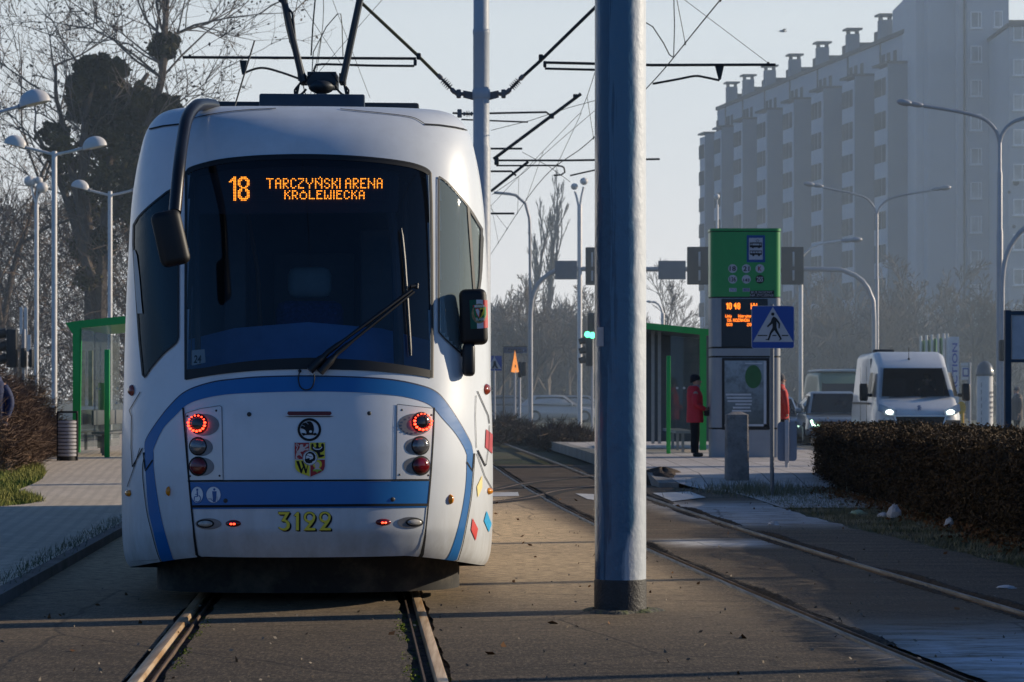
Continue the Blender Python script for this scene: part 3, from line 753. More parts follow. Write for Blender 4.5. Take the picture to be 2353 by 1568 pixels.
for (cx, cy, rx, ry) in ((486, 826, 35, 48), (578, 826, 43, 48)):
    p0 = C2((cx, cy))[0]
    mb = MB(); d_poly(mb, ring2(*p0, rx * .403, ry * .403, 30), 0.0055, 7); pc = mb.build('pictogram', pw, tram, 0)
    mb = MB(); d_line(mb, ring2(*p0, rx * .403 * .97, ry * .403 * .97, 30), 1.1, 0.0065, True, 4)
    if cx < 500:
        d_poly(mb, ring2(*C2((486, 798))[0], 2.6, 2.8, 10), 0.0066, 6); d_line(mb, C2((486, 806), (488, 836)), 3.0, 0.0066); d_line(mb, C2((488, 836), (470, 838), (468, 862)), 2.2, 0.0066); d_line(mb, C2((474, 824), (488, 824)), 1.4, 0.0066)
        d_line(mb, ring2(*C2((488, 848))[0], 17 * .403, 19 * .403, 18, -1.2, 2.6), 2.0, 0.0067, False, 3)
    else:
        d_poly(mb, ring2(*C2((583, 796))[0], 2.6, 2.8, 10), 0.0066, 6); d_poly(mb, C2((570, 806), (596, 806), (594, 842), (591, 868), (574, 868), (574, 842)), 0.0066, 6); d_line(mb, C2((548, 850), (566, 850), (568, 858), (576, 858)), 1.6, 0.0066); d_line(mb, C2((598, 836), (600, 866)), 0.8, 0.0066)
    mb.build('pictogram_figure', pb, pc, 0)
for pts, col, nm in ((((2050, 958), (2081, 1020), (2068, 1087), (2042, 1027)), (.62, .045, .04), 'red_diamond'), (((2130, 918), (2158, 992), (2143, 1040), (2115, 975)), (.01, .36, .68), 'cyan_diamond'), (((2105, 715), (2105, 785), (2080, 842), (2075, 780)), (.85, .68, .28), 'yellow_diamond'), (((2127, 452), (2164, 482), (2162, 592), (2122, 555)), (.45, .05, .06), 'red_square')):
    mb = MB(); d_poly(mb, C2(*pts), 0.0055, 8); mb.build(nm, mat(nm, col, .5), tram, 0)

# --- wipers and cable
def off_path(pts, off): return [hit(u, v, off) for u, v in pts]
def seg(a, b, n=8): return [(a[0] + (b[0] - a[0]) * k / n, a[1] + (b[1] - a[1]) * k / n) for k in range(n + 1)]
mb = MB()
mb.tube(off_path(seg((712, 856), (752, 815), 5) + seg((752, 815), (938, 671), 10)[1:], .055), [.028] * 4 + [.018] * 3 + [.011] * 9, 8)
mb.tube(off_path(seg((735, 860), (775, 815), 5) + seg((775, 815), (943, 675), 10)[1:], .055), [.026] * 4 + [.016] * 3 + [.010] * 9, 8)
mb.tube(off_path(seg((935, 664), (951, 661), 2), .06), .012, 8); mb.tube(off_path([(949, 657), (948, 668)], .06), .014, 8)
wp = mb.build('wiper', blackp, tram, 50)
mb = MB(); mb.tube(off_path(seg((918, 528), (925, 600), 4) + seg((925, 600), (931, 690), 4)[1:] + seg((931, 690), (939, 820), 6)[1:], .03), [.006] + [.012] * 13 + [.008], 6); mb.build('wiper_blade', blackp, wp, 50)
mb = MB(); mb.tube(off_path(spl([(689, 853), (686, 872), (690, 890), (702, 898), (716, 893), (722, 876), (722, 862)], 4), .022), .0045, 6); d_dome(mb, 689, 853, 4, 4, .004, .02, 10, 3); mb.build('washer_hose', blackp, tram, 50)

# --- mirrors
mb = MB(); mb.tube(smooth_curve([W(492, 243, 16.55), W(470, 240, 16.35), W(449, 245, 16.15), (W(430, 272, 15.95)), W(420, 320, 15.75), W(411, 390, 15.5), W(402, 488, 15.35)], .04), .042, 10); mb.tube([W(484, 243, 16.5), W(484, 262, 16.5)], .04, 10)
mb.build('mirror_arm', mat('arm_black', (.006, .006, .007), .33, 0, .15, 8, coat=.2), tram, 60)
Mz = Matrix.Rotation(radians(-13), 3, 'Y') @ Matrix.Rotation(radians(12), 3, 'Z')
mb = MB(); mb.rbox(W(392, 548, 15.32), (.19, .10, .355), .045, 4, Mz); mb.build('mirror', mat('mirror_black', (.005, .005, .006), .55, 0, .15, 8), tram, 60, label='long black mirror hanging in shade from a curved arm')
M2 = Matrix.Rotation(radians(-2), 3, 'Y')
mb = MB(); mb.rbox(W(1088, 729, 16.05), (.183, .11, .372), .042, 4, M2); mr_ = mb.build('mirror', mat('mirror_black', (.010, .010, .012), .4, 0, .15, 8), tram, 60, label='upright black mirror bearing a green white red club sticker')
mb = MB(); mb.tube([W(1080, 790, 16.06), W(1080, 835, 16.06)], .03, 10); mb.rbox(W(1077, 827, 16.03), (.085, .09, .22), .03, 3); mb.rbox(W(1056, 812, 16.10), (.06, .07, .06), .02, 3); mb.rbox(W(1045, 832, 16.15), (.09, .08, .15), .015, 2); mb.rbox(W(1040, 833, 16.2), (.03, .16, .165), .01, 2)
mb.build('mirror_bracket', blackp, mr_, 60)
mb = MB(); mb.tube(smooth_curve([W(1041, 857, 16.1), W(1036, 866, 16.08), W(1040, 874, 16.08), W(1049, 868, 16.08)], .01), .004, 6); mb.build('mirror_cable', blackp, mr_, 60)
# sticker on the mirror: flag with a club crest
def SKT(x, y, d=0.0):      # px of the enlarged mirror view
    u, v = (1780 + x / 3.5636) * .57446, (1120 + y / 3.5636) * .57446
    yy = 15.992 - d
    if x > 540: yy += ((x - 540) / 75.) ** 2 * .035
    return W(u, v, yy)
def sk(mb, pts, d):
    P = [Vector((p[0], p[1], 0)) for p in pts]
    bm = bmesh.new(); vs = [bm.verts.new(p) for p in P]
    for t in tessellate_polygon([P]):
        try: bm.faces.new([vs[i] for i in t])
        except ValueError: pass
    for x in range(540, 620, 10): bmesh.ops.bisect_plane(bm, geom=list(bm.verts) + list(bm.edges) + list(bm.faces), dist=1e-4, plane_co=(x, 0, 0), plane_no=(1, 0, 0))
    bm.verts.index_update(); mb.add([SKT(q.co.x, q.co.y, d) for q in bm.verts], [[q.index for q in f.verts] for f in bm.faces]); bm.free()
mb = MB(); sk(mb, ((445, 282), (540, 285), (550, 690), (458, 696)), .0042); fl = mb.build('club_sticker', wht, mr_, 0)
mb = MB(); sk(mb, ((348, 290), (446, 282), (459, 696), (366, 700)), .004); mb.build('green_band', mat('flag_green', (.0, .10, .055), .5), fl, 0)
mb = MB(); sk(mb, ((540, 285), (606, 290), (614, 682), (550, 690)), .004); sk(mb, ((397, 362), (574, 360), (574, 388), (400, 392)), .0062); sk(mb, ((428, 402), (496, 400), (496, 556), (450, 500)), .0066); mb.build('red_band', mat('flag_red', (.55, .035, .04), .5), fl, 0)
mb = MB(); sk(mb, ring2(488, 480, 108, 142, 32), .0052); mb.build('wreath', mat('wreath_gold', (.36, .26, .12), .6, 0, .5, 60), fl, 0)
mb = MB(); sk(mb, ((408, 385), (588, 382), (584, 500), (550, 570), (500, 600), (450, 570), (415, 500)), .0058); mb.build('crest_green', mat('crest_green', (.0, .20, .06), .5), fl, 0)
mb = MB(); sk(mb, ((420, 362), (560, 358), (560, 390), (420, 394)), .0066); sk(mb, ((436, 425), (470, 412), (490, 450), (480, 530), (455, 480)), .0071); put_text(mb, 'SLASK', lambda x, y: SKT(x, y, .0066), 440, 578, 565, 540, .02); mb.build('crest_white', wht, fl, 0)
mb = MB(); sk(mb, ((496, 400), (562, 398), (555, 490), (496, 556)), .0066); put_text(mb, 'WKS', lambda x, y: SKT(x, y, .0072), 440, 388, 548, 365); mb.build('crest_yellow', yel, fl, 0)
mb = MB(); sk(mb, ((500, 430), (535, 412), (545, 440), (525, 470), (520, 510), (500, 540)), .0071); mb.build('crest_eagle', blk, fl, 0)

# --- underframe, roof boxes, side windows, pantograph
mb = MB()
pl2 = [TL(x, y, .30) for x, y in spl([(-1.06, 1.6), (-1.03, 1.22), (-.86, .98), (-.5, .84), (0, .78), (.5, .84), (.86, .98), (1.03, 1.22), (1.06, 1.6)], 3)]
mb.prism(pl2, (0, 0, -.235)); mb.build('coupler_skirt', under, tram, 40)
mb = MB(); tbox(mb, (-1.12, 1.5, .24), (1.12, LT - .1, .42)); tbox(mb, (-.95, 1.6, .06), (.95, 4.2, .3)); mb.build('underframe', under, tram, 30)
for y_ in (2.2, 3.9):
    for x_ in (-.72, .72): mb = MB(); mb.lathe([(.0001, -.05), (.30, -.05), (.30, .05), (.0001, .05)], TL(x_, y_, .315), 28, TM.to_3x3() @ Matrix.Rotation(pi / 2, 3, 'Y')); mb.build('wheel', mat('wheel_steel', (.12, .11, .10), .4, .8), tram, 40)
mb = MB(); tbox(mb, (-.395, 2.6, 3.38), (.395, 4.6, 3.66), .015); mb.build('roof_box', mat('roof_box_blue', (.022, .045, .075), .55, .2, .2, 3), tram, 30)
mb = MB(); tbox(mb, (-.75, 3.3, 3.36), (.82, 9.5, 3.685), .02); mb.build('roof_equipment', darkmetal, tram, 30)
mb = MB(); mb.tube([TL(-.56, 1.7, 3.36), TL(-.40, 1.9, 3.95)], .006, 6); mb.build('aerial', darkmetal, tram)
wn = mat('side_glass_dark', (.01, .014, .018), .08, 0, .1, 4, coat=.5)
for s_ in (-1, 1):
    for y0, y1 in ((1.75, 3.3), (3.5, 5.6), (7.3, 9.4), (9.6, 11.7), (12.0, 14.2)):
        mb = MB(); A = [TL(s_ * (WF(z) + .006), y0, z) for z in np.linspace(1.35, 2.62, 14)]; B = [TL(s_ * (WF(z) + .006), y1, z) for z in np.linspace(1.35, 2.62, 14)]
        mb.ribbon(A, B); mb.build('side_window', wn, tram, 60)
    mb = MB(); A = [TL(s_ * (WF(z) + .007), 5.75, z) for z in np.linspace(.32, 2.62, 20)]; B = [TL(s_ * (WF(z) + .007), 7.15, z) for z in np.linspace(.32, 2.62, 20)]
    mb.ribbon(A, B); mb.build('passenger_door', wn, tram, 60)
PY = 20.0
def PW(u, v, dy=0): return W(u, v, PY + dy)
mb = MB(); mb.b2(PW(706, 196), PW(779, 178, .35)); mb.tube([PW(739, 226), PW(739, 192)], .045, 12); mb.ell(PW(739, 200), (.11, .11, .06)); mb.b2(PW(688, 190, .05), PW(706, 176, .25)); mb.b2(PW(779, 190, .05), PW(796, 176, .25))
pg = mb.build('pantograph', darkmetal, tram, 40)
mb = MB(); mb.tube([PW(696, 188), PW(652, 0), PW(640, -60, .3)], .028, 8); mb.tube([PW(704, 186, .1), PW(664, 40, .1), PW(657, -10, .1)], .008, 6); mb.tube([PW(688, 186), PW(672, 30), PW(637, -5)], .011, 6)
mb.tube([PW(787, 188), PW(827, 0), PW(840, -60, .3)], .030, 8); mb.tube([PW(640, -60, .3), PW(700, -330, -1.2)], .02, 6); mb.tube([PW(840, -60, .3), PW(780, -330, -1.2)], .02, 6); mb.tube([PW(560, -330, -1.2), PW(920, -330, -1.2)], .03, 8)
mb.build('pantograph_arm', darkmetal, pg, 40)
for sx in (1, -1):
    mb = MB(); f = lambda u, v: PW(739 + (u - 739) * sx + (-4 if sx > 0 else 4), v)
    mb.tube(smooth_curve([f(695, 190), f(689, 198), f(681, 208), f(684, 219), f(696, 217), f(708, 205)], .02), .010, 6)
    mb.tube([f(690, 196), f(684, 226)], .012, 6)
    mb.tube(smooth_curve([f(706, 190), f(714, 176), f(722, 168)], .02), .006, 6)
    mb.build('earth_cable', blackp, pg, 40)
# ================================================================= ground
def posmat(name, build):
    m = bpy.data.materials.new(name); m.use_nodes = True
    t = m.node_tree; build(t, t.nodes, t.links, t.nodes['Principled BSDF']); MATS[name] = m
    return m
def nz(N, L, vec, sc, det=6, ro=.6, dist=0.0):
    n = N.new('ShaderNodeTexNoise'); n.inputs['Scale'].default_value = sc; n.inputs['Detail'].default_value = det; n.inputs['Roughness'].default_value = ro; n.inputs['Distortion'].default_value = dist
    L.new(vec, n.inputs['Vector']); return n.outputs['Fac']
def mrange(N, L, v, a, b, c=0., d=1., smooth=False):
    m = N.new('ShaderNodeMapRange'); m.inputs['From Min'].default_value = a; m.inputs['From Max'].default_value = b; m.inputs['To Min'].default_value = c; m.inputs['To Max'].default_value = d
    if smooth: m.interpolation_type = 'SMOOTHSTEP'
    L.new(v, m.inputs['Value']); return m.outputs[0]
def mth(N, L, op, a, b=None):
    m = N.new('ShaderNodeMath'); m.operation = op
    for i, x in enumerate((a, b)):
        if x is None: continue
        if isinstance(x, (int, float)): m.inputs[i].default_value = x
        else: L.new(x, m.inputs[i])
    return m.outputs[0]
def mixc(N, L, f, a, b):
    m = N.new('ShaderNodeMix'); m.data_type = 'RGBA'
    if isinstance(f, (int, float)): m.inputs['Factor'].default_value = f
    else: L.new(f, m.inputs['Factor'])
    for k, x in (('A', a), ('B', b)):
        if isinstance(x, tuple): m.inputs[k].default_value = (*x, 1)
        else: L.new(x, m.inputs[k])
    return m.outputs['Result']
def stretch(N, L, vec, s):
    m = N.new('ShaderNodeMapping'); m.inputs['Scale'].default_value = s; L.new(vec, m.inputs['Vector']); return m.outputs[0]

def asphalt(t, N, L, p):
    g = N.new('ShaderNodeNewGeometry').outputs['Position']
    sx = N.new('ShaderNodeSeparateXYZ'); L.new(g, sx.inputs[0])
    X, Y = sx.outputs[0], sx.outputs[1]
    big = nz(N, L, g, .55, 7, .62); mid = nz(N, L, g, 3.2, 8, .7); fine = nz(N, L, g, 95, 3, .7)
    col = mixc(N, L, mrange(N, L, mid, .32, .70), (.052, .045, .038), (.115, .098, .080))
    col = mixc(N, L, mrange(N, L, big, .40, .66, 0, .85), col, (.13, .108, .085))
    st = nz(N, L, stretch(N, L, g, (.35, 2.6, 1)), 1.6, 6, .65)          # dust and painted sun paling lie in streaks across the track
    far = mrange(N, L, Y, 13, 26, .25, 1.0)  # pale tone grows with distance: grazing sun brightness put into the colour
    col = mixc(N, L, mth(N, L, 'MULTIPLY', mrange(N, L, st, .42, .72, 0, .9), far), col, (.44, .355, .26))
    col = mixc(N, L, mrange(N, L, nz(N, L, g, 75, 2, .8), .36, .66, .62, 0), col, (.012, .011, .010))
    col = mixc(N, L, mrange(N, L, nz(N, L, g, 48, 2, .8), .60, .72, 0, .55), col, (.32, .29, .25))
    sp1 = nz(N, L, stretch(N, L, g, (52, 13, 1)), 1.0, 3, .75); sp2 = nz(N, L, stretch(N, L, g, (17, 6, 1)), 1.0, 4, .75)
    col = mixc(N, L, mrange(N, L, sp1, .38, .60, .75, 0), col, (.014, .012, .011))
    col = mixc(N, L, mrange(N, L, sp1, .56, .70, 0, .55), col, (.24, .205, .165))
    col = mixc(N, L, mrange(N, L, sp2, .52, .70, 0, .5), col, (.17, .14, .11))
    sunlit_far = mth(N, L, 'MULTIPLY', mrange(N, L, Y, 12.0, 24, 0, 1, True), mrange(N, L, mth(N, L, 'ADD', X, mth(N, L, 'MULTIPLY', Y, .084)), 3.1, 2.6, 0, 1, True))  # painted sunlit paling, stronger with distance, left off the shaded right track
    gr2 = nz(N, L, stretch(N, L, g, (9, 30, 1)), 1.0, 4, .7)
    col = mixc(N, L, mth(N, L, 'MULTIPLY', sunlit_far, mrange(N, L, gr2, .36, .58, .15, .95)), col, (.70, .57, .41))
    dz = mth(N, L, 'MULTIPLY', mrange(N, L, mth(N, L, 'ABSOLUTE', mth(N, L, 'SUBTRACT', Y, 42.5)), 4.5, 8.5, 1, 0, True), mrange(N, L, nz(N, L, stretch(N, L, g, (1.2, .8, 1)), 1.5, 6, .7), .38, .55))
    col = mixc(N, L, mth(N, L, 'MULTIPLY', dz, .9), col, (.045, .034, .024))
    # rusty brown dirt along the right-hand track
    tr = mth(N, L, 'SUBTRACT', mth(N, L, 'ADD', X, mth(N, L, 'MULTIPLY', Y, .084)), 3.12)
    near = mrange(N, L, mth(N, L, 'ABSOLUTE', mth(N, L, 'SUBTRACT', tr, .7)), .3, 1.5, .75, 0)
    col = mixc(N, L, mth(N, L, 'MULTIPLY', near, mrange(N, L, nz(N, L, g, 1.4, 7, .65), .38, .62)), col, (.095, .070, .048))
    # frost lying where the low sun has not reached
    fr = mth(N, L, 'MULTIPLY', mrange(N, L, tr, -.25, .45, 0, 1, True), mrange(N, L, Y, 15.6, 12.6, 0, 1, True))
    fr2 = mth(N, L, 'MULTIPLY', mrange(N, L, tr, .9, 1.7, 0, 1, True), mrange(N, L, mth(N, L, 'ABSOLUTE', mth(N, L, 'SUBTRACT', Y, 29.)), 1.6, 4.0, .75, 0, True))
    fr3 = mth(N, L, 'MULTIPLY', mrange(N, L, mth(N, L, 'ABSOLUTE', mth(N, L, 'SUBTRACT', tr, .8)), .3, .75, 1, 0, True), mrange(N, L, mth(N, L, 'ABSOLUTE', mth(N, L, 'SUBTRACT', Y, 23.)), .1, 1.0, .8, 0, True))
    fs = nz(N, L, stretch(N, L, g, (.8, 2.2, 1)), 2.2, 9, .72)
    frost = mth(N, L, 'MULTIPLY', mth(N, L, 'MAXIMUM', mth(N, L, 'MAXIMUM', fr, fr2), fr3), mrange(N, L, fs, .30, .55, .0, .95))
    col = mixc(N, L, frost, col, (.66, .69, .74))
    wm = N.new('ShaderNodeMix'); wm.data_type = 'RGBA'; wm.blend_type = 'MULTIPLY'; wm.inputs['Factor'].default_value = 1; wm.inputs['B'].default_value = (1.10, .99, .82, 1); L.new(col, wm.inputs['A']); col = mixc(N, L, frost, wm.outputs['Result'], col)
    # pale grit
    vo = N.new('ShaderNodeTexVoronoi'); vo.inputs['Scale'].default_value = 26; L.new(stretch(N, L, g, (1, .7, 1)), vo.inputs['Vector'])
    grit = mth(N, L, 'MULTIPLY', mrange(N, L, vo.outputs['Distance'], .10, .05, 0, 1), mrange(N, L, nz(N, L, g, 5, 2), .50, .60))
    col = mixc(N, L, mth(N, L, 'MULTIPLY', grit, .65), col, (.42, .38, .32))
    vc = N.new('ShaderNodeTexVoronoi'); vc.feature = 'DISTANCE_TO_EDGE'; vc.inputs['Scale'].default_value = .45
    L.new(mixc(N, L, .12, g, nz_color(N, L, g, 1.5)), vc.inputs['Vector'])
    crack = mth(N, L, 'MULTIPLY', mrange(N, L, vc.outputs['Distance'], .007, .002), .45)
    col = mixc(N, L, crack, col, (.012, .011, .010))
    L.new(col, p.inputs['Base Color'])
    p.inputs['Roughness'].default_value = .82
    p.inputs['Specular IOR Level'].default_value = .35
    h = mth(N, L, 'ADD', mth(N, L, 'MULTIPLY', fine, .35), mth(N, L, 'ADD', mth(N, L, 'MULTIPLY', mid, .5), mth(N, L, 'MULTIPLY', crack, -.4)))
    b = N.new('ShaderNodeBump'); b.inputs['Strength'].default_value = 1.0; b.inputs['Distance'].default_value = .010
    L.new(h, b.inputs['Height']); L.new(b.outputs[0], p.inputs['Normal'])
def nz_color(N, L, vec, sc):
    n = N.new('ShaderNodeTexNoise'); n.inputs['Scale'].default_value = sc; L.new(vec, n.inputs['Vector']); return n.outputs['Color']
m_asph = posmat('asphalt', asphalt)

def pavers(t, N, L, p):
    g = N.new('ShaderNodeNewGeometry').outputs['Position']
    mp = N.new('ShaderNodeMapping'); mp.inputs['Rotation'].default_value = (0, 0, radians(38)); L.new(g, mp.inputs['Vector'])
    br = N.new('ShaderNodeTexBrick'); br.inputs['Scale'].default_value = 1.0; br.inputs['Brick Width'].default_value = .22; br.inputs['Row Height'].default_value = .11; br.inputs['Mortar Size'].default_value = .007
    br.inputs['Color1'].default_value = (.60, .51, .39, 1); br.inputs['Color2'].default_value = (.72, .62, .49, 1); br.inputs['Mortar'].default_value = (.055, .05, .042, 1)
    L.new(mp.outputs[0], br.inputs['Vector'])
    col = mixc(N, L, mrange(N, L, nz(N, L, g, 1.1, 7, .65), .45, .72, 0, .6), br.outputs['Color'], (.44, .37, .275))
    L.new(col, p.inputs['Base Color']); p.inputs['Roughness'].default_value = .85
    b = N.new('ShaderNodeBump'); b.inputs['Strength'].default_value = .6; b.inputs['Distance'].default_value = .01
    L.new(mth(N, L, 'ADD', mth(N, L, 'MULTIPLY', br.outputs['Fac'], -1.), mth(N, L, 'MULTIPLY', nz(N, L, g, 60, 3), .5)), b.inputs['Height']); L.new(b.outputs[0], p.inputs['Normal'])
m_pav = posmat('pavers', pavers)

def slabs(t, N, L, p):
    g = N.new('ShaderNodeNewGeometry').outputs['Position']
    br = N.new('ShaderNodeTexBrick'); br.offset = 0; br.inputs['Brick Width'].default_value = .5; br.inputs['Row Height'].default_value = .5; br.inputs['Mortar Size'].default_value = .008
    br.inputs['Scale'].default_value = 1
    br.inputs['Color1'].default_value = (.50, .46, .42, 1); br.inputs['Color2'].default_value = (.60, .56, .52, 1); br.inputs['Mortar'].default_value = (.07, .065, .06, 1)
    L.new(g, br.inputs['Vector'])
    col = mixc(N, L, mrange(N, L, nz(N, L, g, .9, 7, .65), .42, .70, 0, .6), br.outputs['Color'], (.24, .215, .19))
    L.new(col, p.inputs['Base Color']); p.inputs['Roughness'].default_value = .85
m_slab = posmat('platform_slabs', slabs)

def earth(t, N, L, p):
    g = N.new('ShaderNodeNewGeometry').outputs['Position']
    col = mixc(N, L, mrange(N, L, nz(N, L, g, .8, 8, .7), .38, .62), (.060, .046, .030), (.050, .075, .022))
    col = mixc(N, L, mrange(N, L, nz(N, L, g, 6, 8, .7), .45, .7, 0, .6), col, (.12, .095, .055))
    L.new(col, p.inputs['Base Color']); p.inputs['Roughness'].default_value = .95
    b = N.new('ShaderNodeBump'); b.inputs['Strength'].default_value = .9; b.inputs['Distance'].default_value = .03
    L.new(nz(N, L, g, 14, 6, .7), b.inputs['Height']); L.new(b.outputs[0], p.inputs['Normal'])
m_earth = posmat('earth', earth)
m_road = mat('road_asphalt', (.070, .068, .066), .85, 0, .2, 1.2, bump=.3)
m_conc = mat('concrete', (.30, .285, .26), .85, 0, .15, 3, bump=.4, dirt=(.12, .11, .09), ds=1.5, da=.7)
m_curb = mat('kerb_stone', (.17, .16, .15), .85, 0, .2, 3, bump=.4, dirt=(.05, .06, .03), ds=2, da=.7)
m_white_paint = mat('road_paint', (.62, .61, .58), .7, 0, .1, 3, dirt=(.25, .23, .2), ds=3, da=.7)

# --- rails: gauge-side edge of the four rails as plan curves
def lx(Y): return -1.087 - .0645 * (Y - 11.73)                       # axis of the left track
YS = [(-6 + .5 * k) for k in range(0, 253)]
_rp = [(-6, 4.05), (4, 3.0), (8, 2.56), (11.73, 2.20), (15, 1.885), (18.4, 1.575), (22.3, 1.235), (26.7, .895), (33.6, .44), (42, -.02), (49.4, -.38), (60, -.95), (80, -2.0), (121, -4.2)]
_rf = pchip([a for a, b in _rp], [b for a, b in _rp])
def ra(Y): return _rf(Y)                                             # inner edge of the left rail of the right track
G2 = 1.435
TH1 = cos(math.atan(.0645))
Lr = lambda Y: lx(Y) - G2 / 2
Rr = lambda Y: lx(Y) + G2 / 2
def sl2(Y): return (ra(Y + .5) - ra(Y - .5))
R2a = lambda Y: ra(Y)
R2b = lambda Y: ra(Y) + G2 * sqrt(1 + sl2(Y) ** 2)

HW = .056            # width of a rail head
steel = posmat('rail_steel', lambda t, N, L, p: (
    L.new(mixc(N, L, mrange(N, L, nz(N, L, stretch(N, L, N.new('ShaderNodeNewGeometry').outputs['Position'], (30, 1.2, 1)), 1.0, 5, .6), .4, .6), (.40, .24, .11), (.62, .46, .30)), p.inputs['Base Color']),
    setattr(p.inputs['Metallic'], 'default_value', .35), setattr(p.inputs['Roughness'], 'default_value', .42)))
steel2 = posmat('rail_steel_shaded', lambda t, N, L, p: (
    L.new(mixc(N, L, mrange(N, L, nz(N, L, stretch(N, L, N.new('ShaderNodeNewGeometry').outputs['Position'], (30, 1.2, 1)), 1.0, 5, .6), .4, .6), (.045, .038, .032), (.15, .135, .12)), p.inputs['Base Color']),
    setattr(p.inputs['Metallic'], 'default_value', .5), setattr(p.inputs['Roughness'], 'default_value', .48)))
m_lip = mat('lip_rust', (.11, .07, .045), .7, .2, .4, 4)
m_groove = mat('groove_dirt', (.012, .011, .010), .95, 0, .3, 10)
def joint(t, N, L, p):
    g = N.new('ShaderNodeNewGeometry').outputs['Position']
    col = mixc(N, L, mrange(N, L, nz(N, L, g, 9, 6, .7), .40, .60), (.016, .014, .012), (.10, .085, .07))
    col = mixc(N, L, mrange(N, L, nz(N, L, stretch(N, L, g, (3, .8, 1)), 3.0, 5, .7), .54, .60), col, (.10, .135, .012))
    L.new(col, p.inputs['Base Color']); p.inputs['Roughness'].default_value = .95
    b = N.new('ShaderNodeBump'); b.inputs['Strength'].default_value = 1.; b.inputs['Distance'].default_value = .03
    L.new(nz(N, L, g, 40, 5, .7), b.inputs['Height']); L.new(b.outputs[0], p.inputs['Normal'])
m_joint = posmat('mossy_joint', joint)

def rail(parent, fx, side, ys, st, zz=0.0, top=.014, HW=HW):
    """grooved tram rail; fx = gauge edge, side = +1 when the groove lies to the right of it"""
    def sweep(prof, m, nm, par):
        mb = MB(); n = len(prof); o = 0
        for Y in ys:
            for (dx, z) in prof: mb.v.append((fx(Y) + side * dx, Y, z + zz))
        for i in range(len(ys) - 1):
            for k in range(n - 1): mb.f.append((i * n + k, i * n + k + 1, (i + 1) * n + k + 1, (i + 1) * n + k))
        return mb.build(nm, m, par, 40, fix=False)
    r = sweep([(-HW - .012, -.03), (-HW - .004, top - .006), (-HW + .004, top), (-.006, top), (0, top - .006), (.004, -.034)], st, 'rail', parent)
    sweep([(.002, -.032), (.045, -.032)], m_groove, 'groove', r)
    sweep([(.043, -.033), (.046, .001), (.056, .001), (.060, -.02)], m_lip, 'guard_lip', r)
    return r
trk = thing('tram_track', 'rusty grooved tram track running under the standing tram', 'tram track', (lx(12), 12, 0))
ys1 = [y for y in YS if y <= 90]
r1 = rail(trk, Lr, 1, ys1, steel); r2 = rail(trk, Rr, -1, ys1, steel)
trk2 = thing('tram_track', 'empty grooved tram track curving past the round mast and the hedge', 'tram track', (ra(12), 12, 0))
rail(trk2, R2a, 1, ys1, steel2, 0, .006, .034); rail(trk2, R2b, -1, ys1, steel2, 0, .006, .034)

# --- paving between and beside the rails, with ragged joints along the rails
WR = random.Random(4)
def wob(a): return lambda Y, a=a: .008 * sin(Y * 2.3 + a) + .007 * sin(Y * 5.1 + a * 2) + .005 * sin(Y * 9.7 + a * 3) + WR.uniform(-.004, .004)
ysp = [(-6 + .1 * k) for k in range(0, 160)] + [10 + .05 * k for k in range(0, 300)] + [25 + .1 * k for k in range(0, 251)]
edge_r = pchip([-6, 8, 13, 19.6, 25.7, 30.3, 36, 50], [5.6, 5.0, 4.62, 4.155, 3.62, 3.38, 3.25, 3.0])
def curbx(Y): return lx(Y) - 2.02
zones = [(lambda Y: curbx(Y), lambda Y: Lr(Y) - HW - .024 + wob(1)(Y)), (lambda Y: Lr(Y) + .105 + wob(2)(Y), lambda Y: Rr(Y) - .105 + wob(3)(Y)),
         (lambda Y: Rr(Y) + HW + .024 + wob(4)(Y), lambda Y: R2a(Y) - .06 + wob(5)(Y)), (lambda Y: R2a(Y) + .11 + wob(6)(Y), lambda Y: R2b(Y) - .11 + wob(7)(Y)),
         (lambda Y: R2b(Y) + .07 + wob(8)(Y), lambda Y: edge_r(Y) + 2.5 * wob(9)(Y))]
mb = MB()
for a, b in zones:
    for Ya, Yb in zip(ysp[:-1], ysp[1:]): pass
    mb.ribbon([(a(Y), Y, 0) for Y in ysp], [(b(Y), Y, 0) for Y in ysp])
mb.build('road_paving', m_asph, None, 0, kind='structure', fix=False)
mb = MB(); mb.ribbon([(curbx(Y) + .02, Y, -.022) for Y in ysp[::5]], [(edge_r(Y) - .12, Y, -.022) for Y in ysp[::5]])
mb.build('track_bed_path', m_joint, None, 0, kind='structure', fix=False)

# --- wide ground to the horizon
mb = MB(); mb.quad((-900, -60, -.09), (900, -60, -.09), (900, 2500, -.09), (-900, 2500, -.09)); mb.build('ground', m_earth, None, 0, kind='structure')

# --- left: kerb, paved walk rising to the platform
def pz(Y): return .07 + (.24 - .07) * min(1, max(0, (Y - 30) / 10))
ysl = [-6 + .5 * k for k in range(0, 165)]
mb = MB(); n = 4
for Y in ysl:
    z = pz(Y); x = curbx(Y)
    mb.v += [(x, Y, -.05), (x - .01, Y, z + .005), (x - .12, Y, z + .005), (x - .13, Y, -.05)]
for i in range(len(ysl) - 1):
    for k in range(3): mb.f.append((i * 4 + k, i * 4 + k + 1, (i + 1) * 4 + k + 1, (i + 1) * 4 + k))
mb.build('kerb', m_curb, None, 20, kind='structure', fix=False)
lw_ = pchip([-6, 20, 29, 30.5, 33, 35, 38, 44, 90], [-9.5, -8.5, -6.25, -5.95, -6.75, -6.9, -7.35, -8.8, -14.5])
mb = MB(); mb.ribbon([(lw_(Y), Y, pz(Y)) for Y in ysl], [(curbx(Y) - .125, Y, pz(Y)) for Y in ysl]); mb.build('pavement', m_pav, None, 0, kind='structure', fix=False)
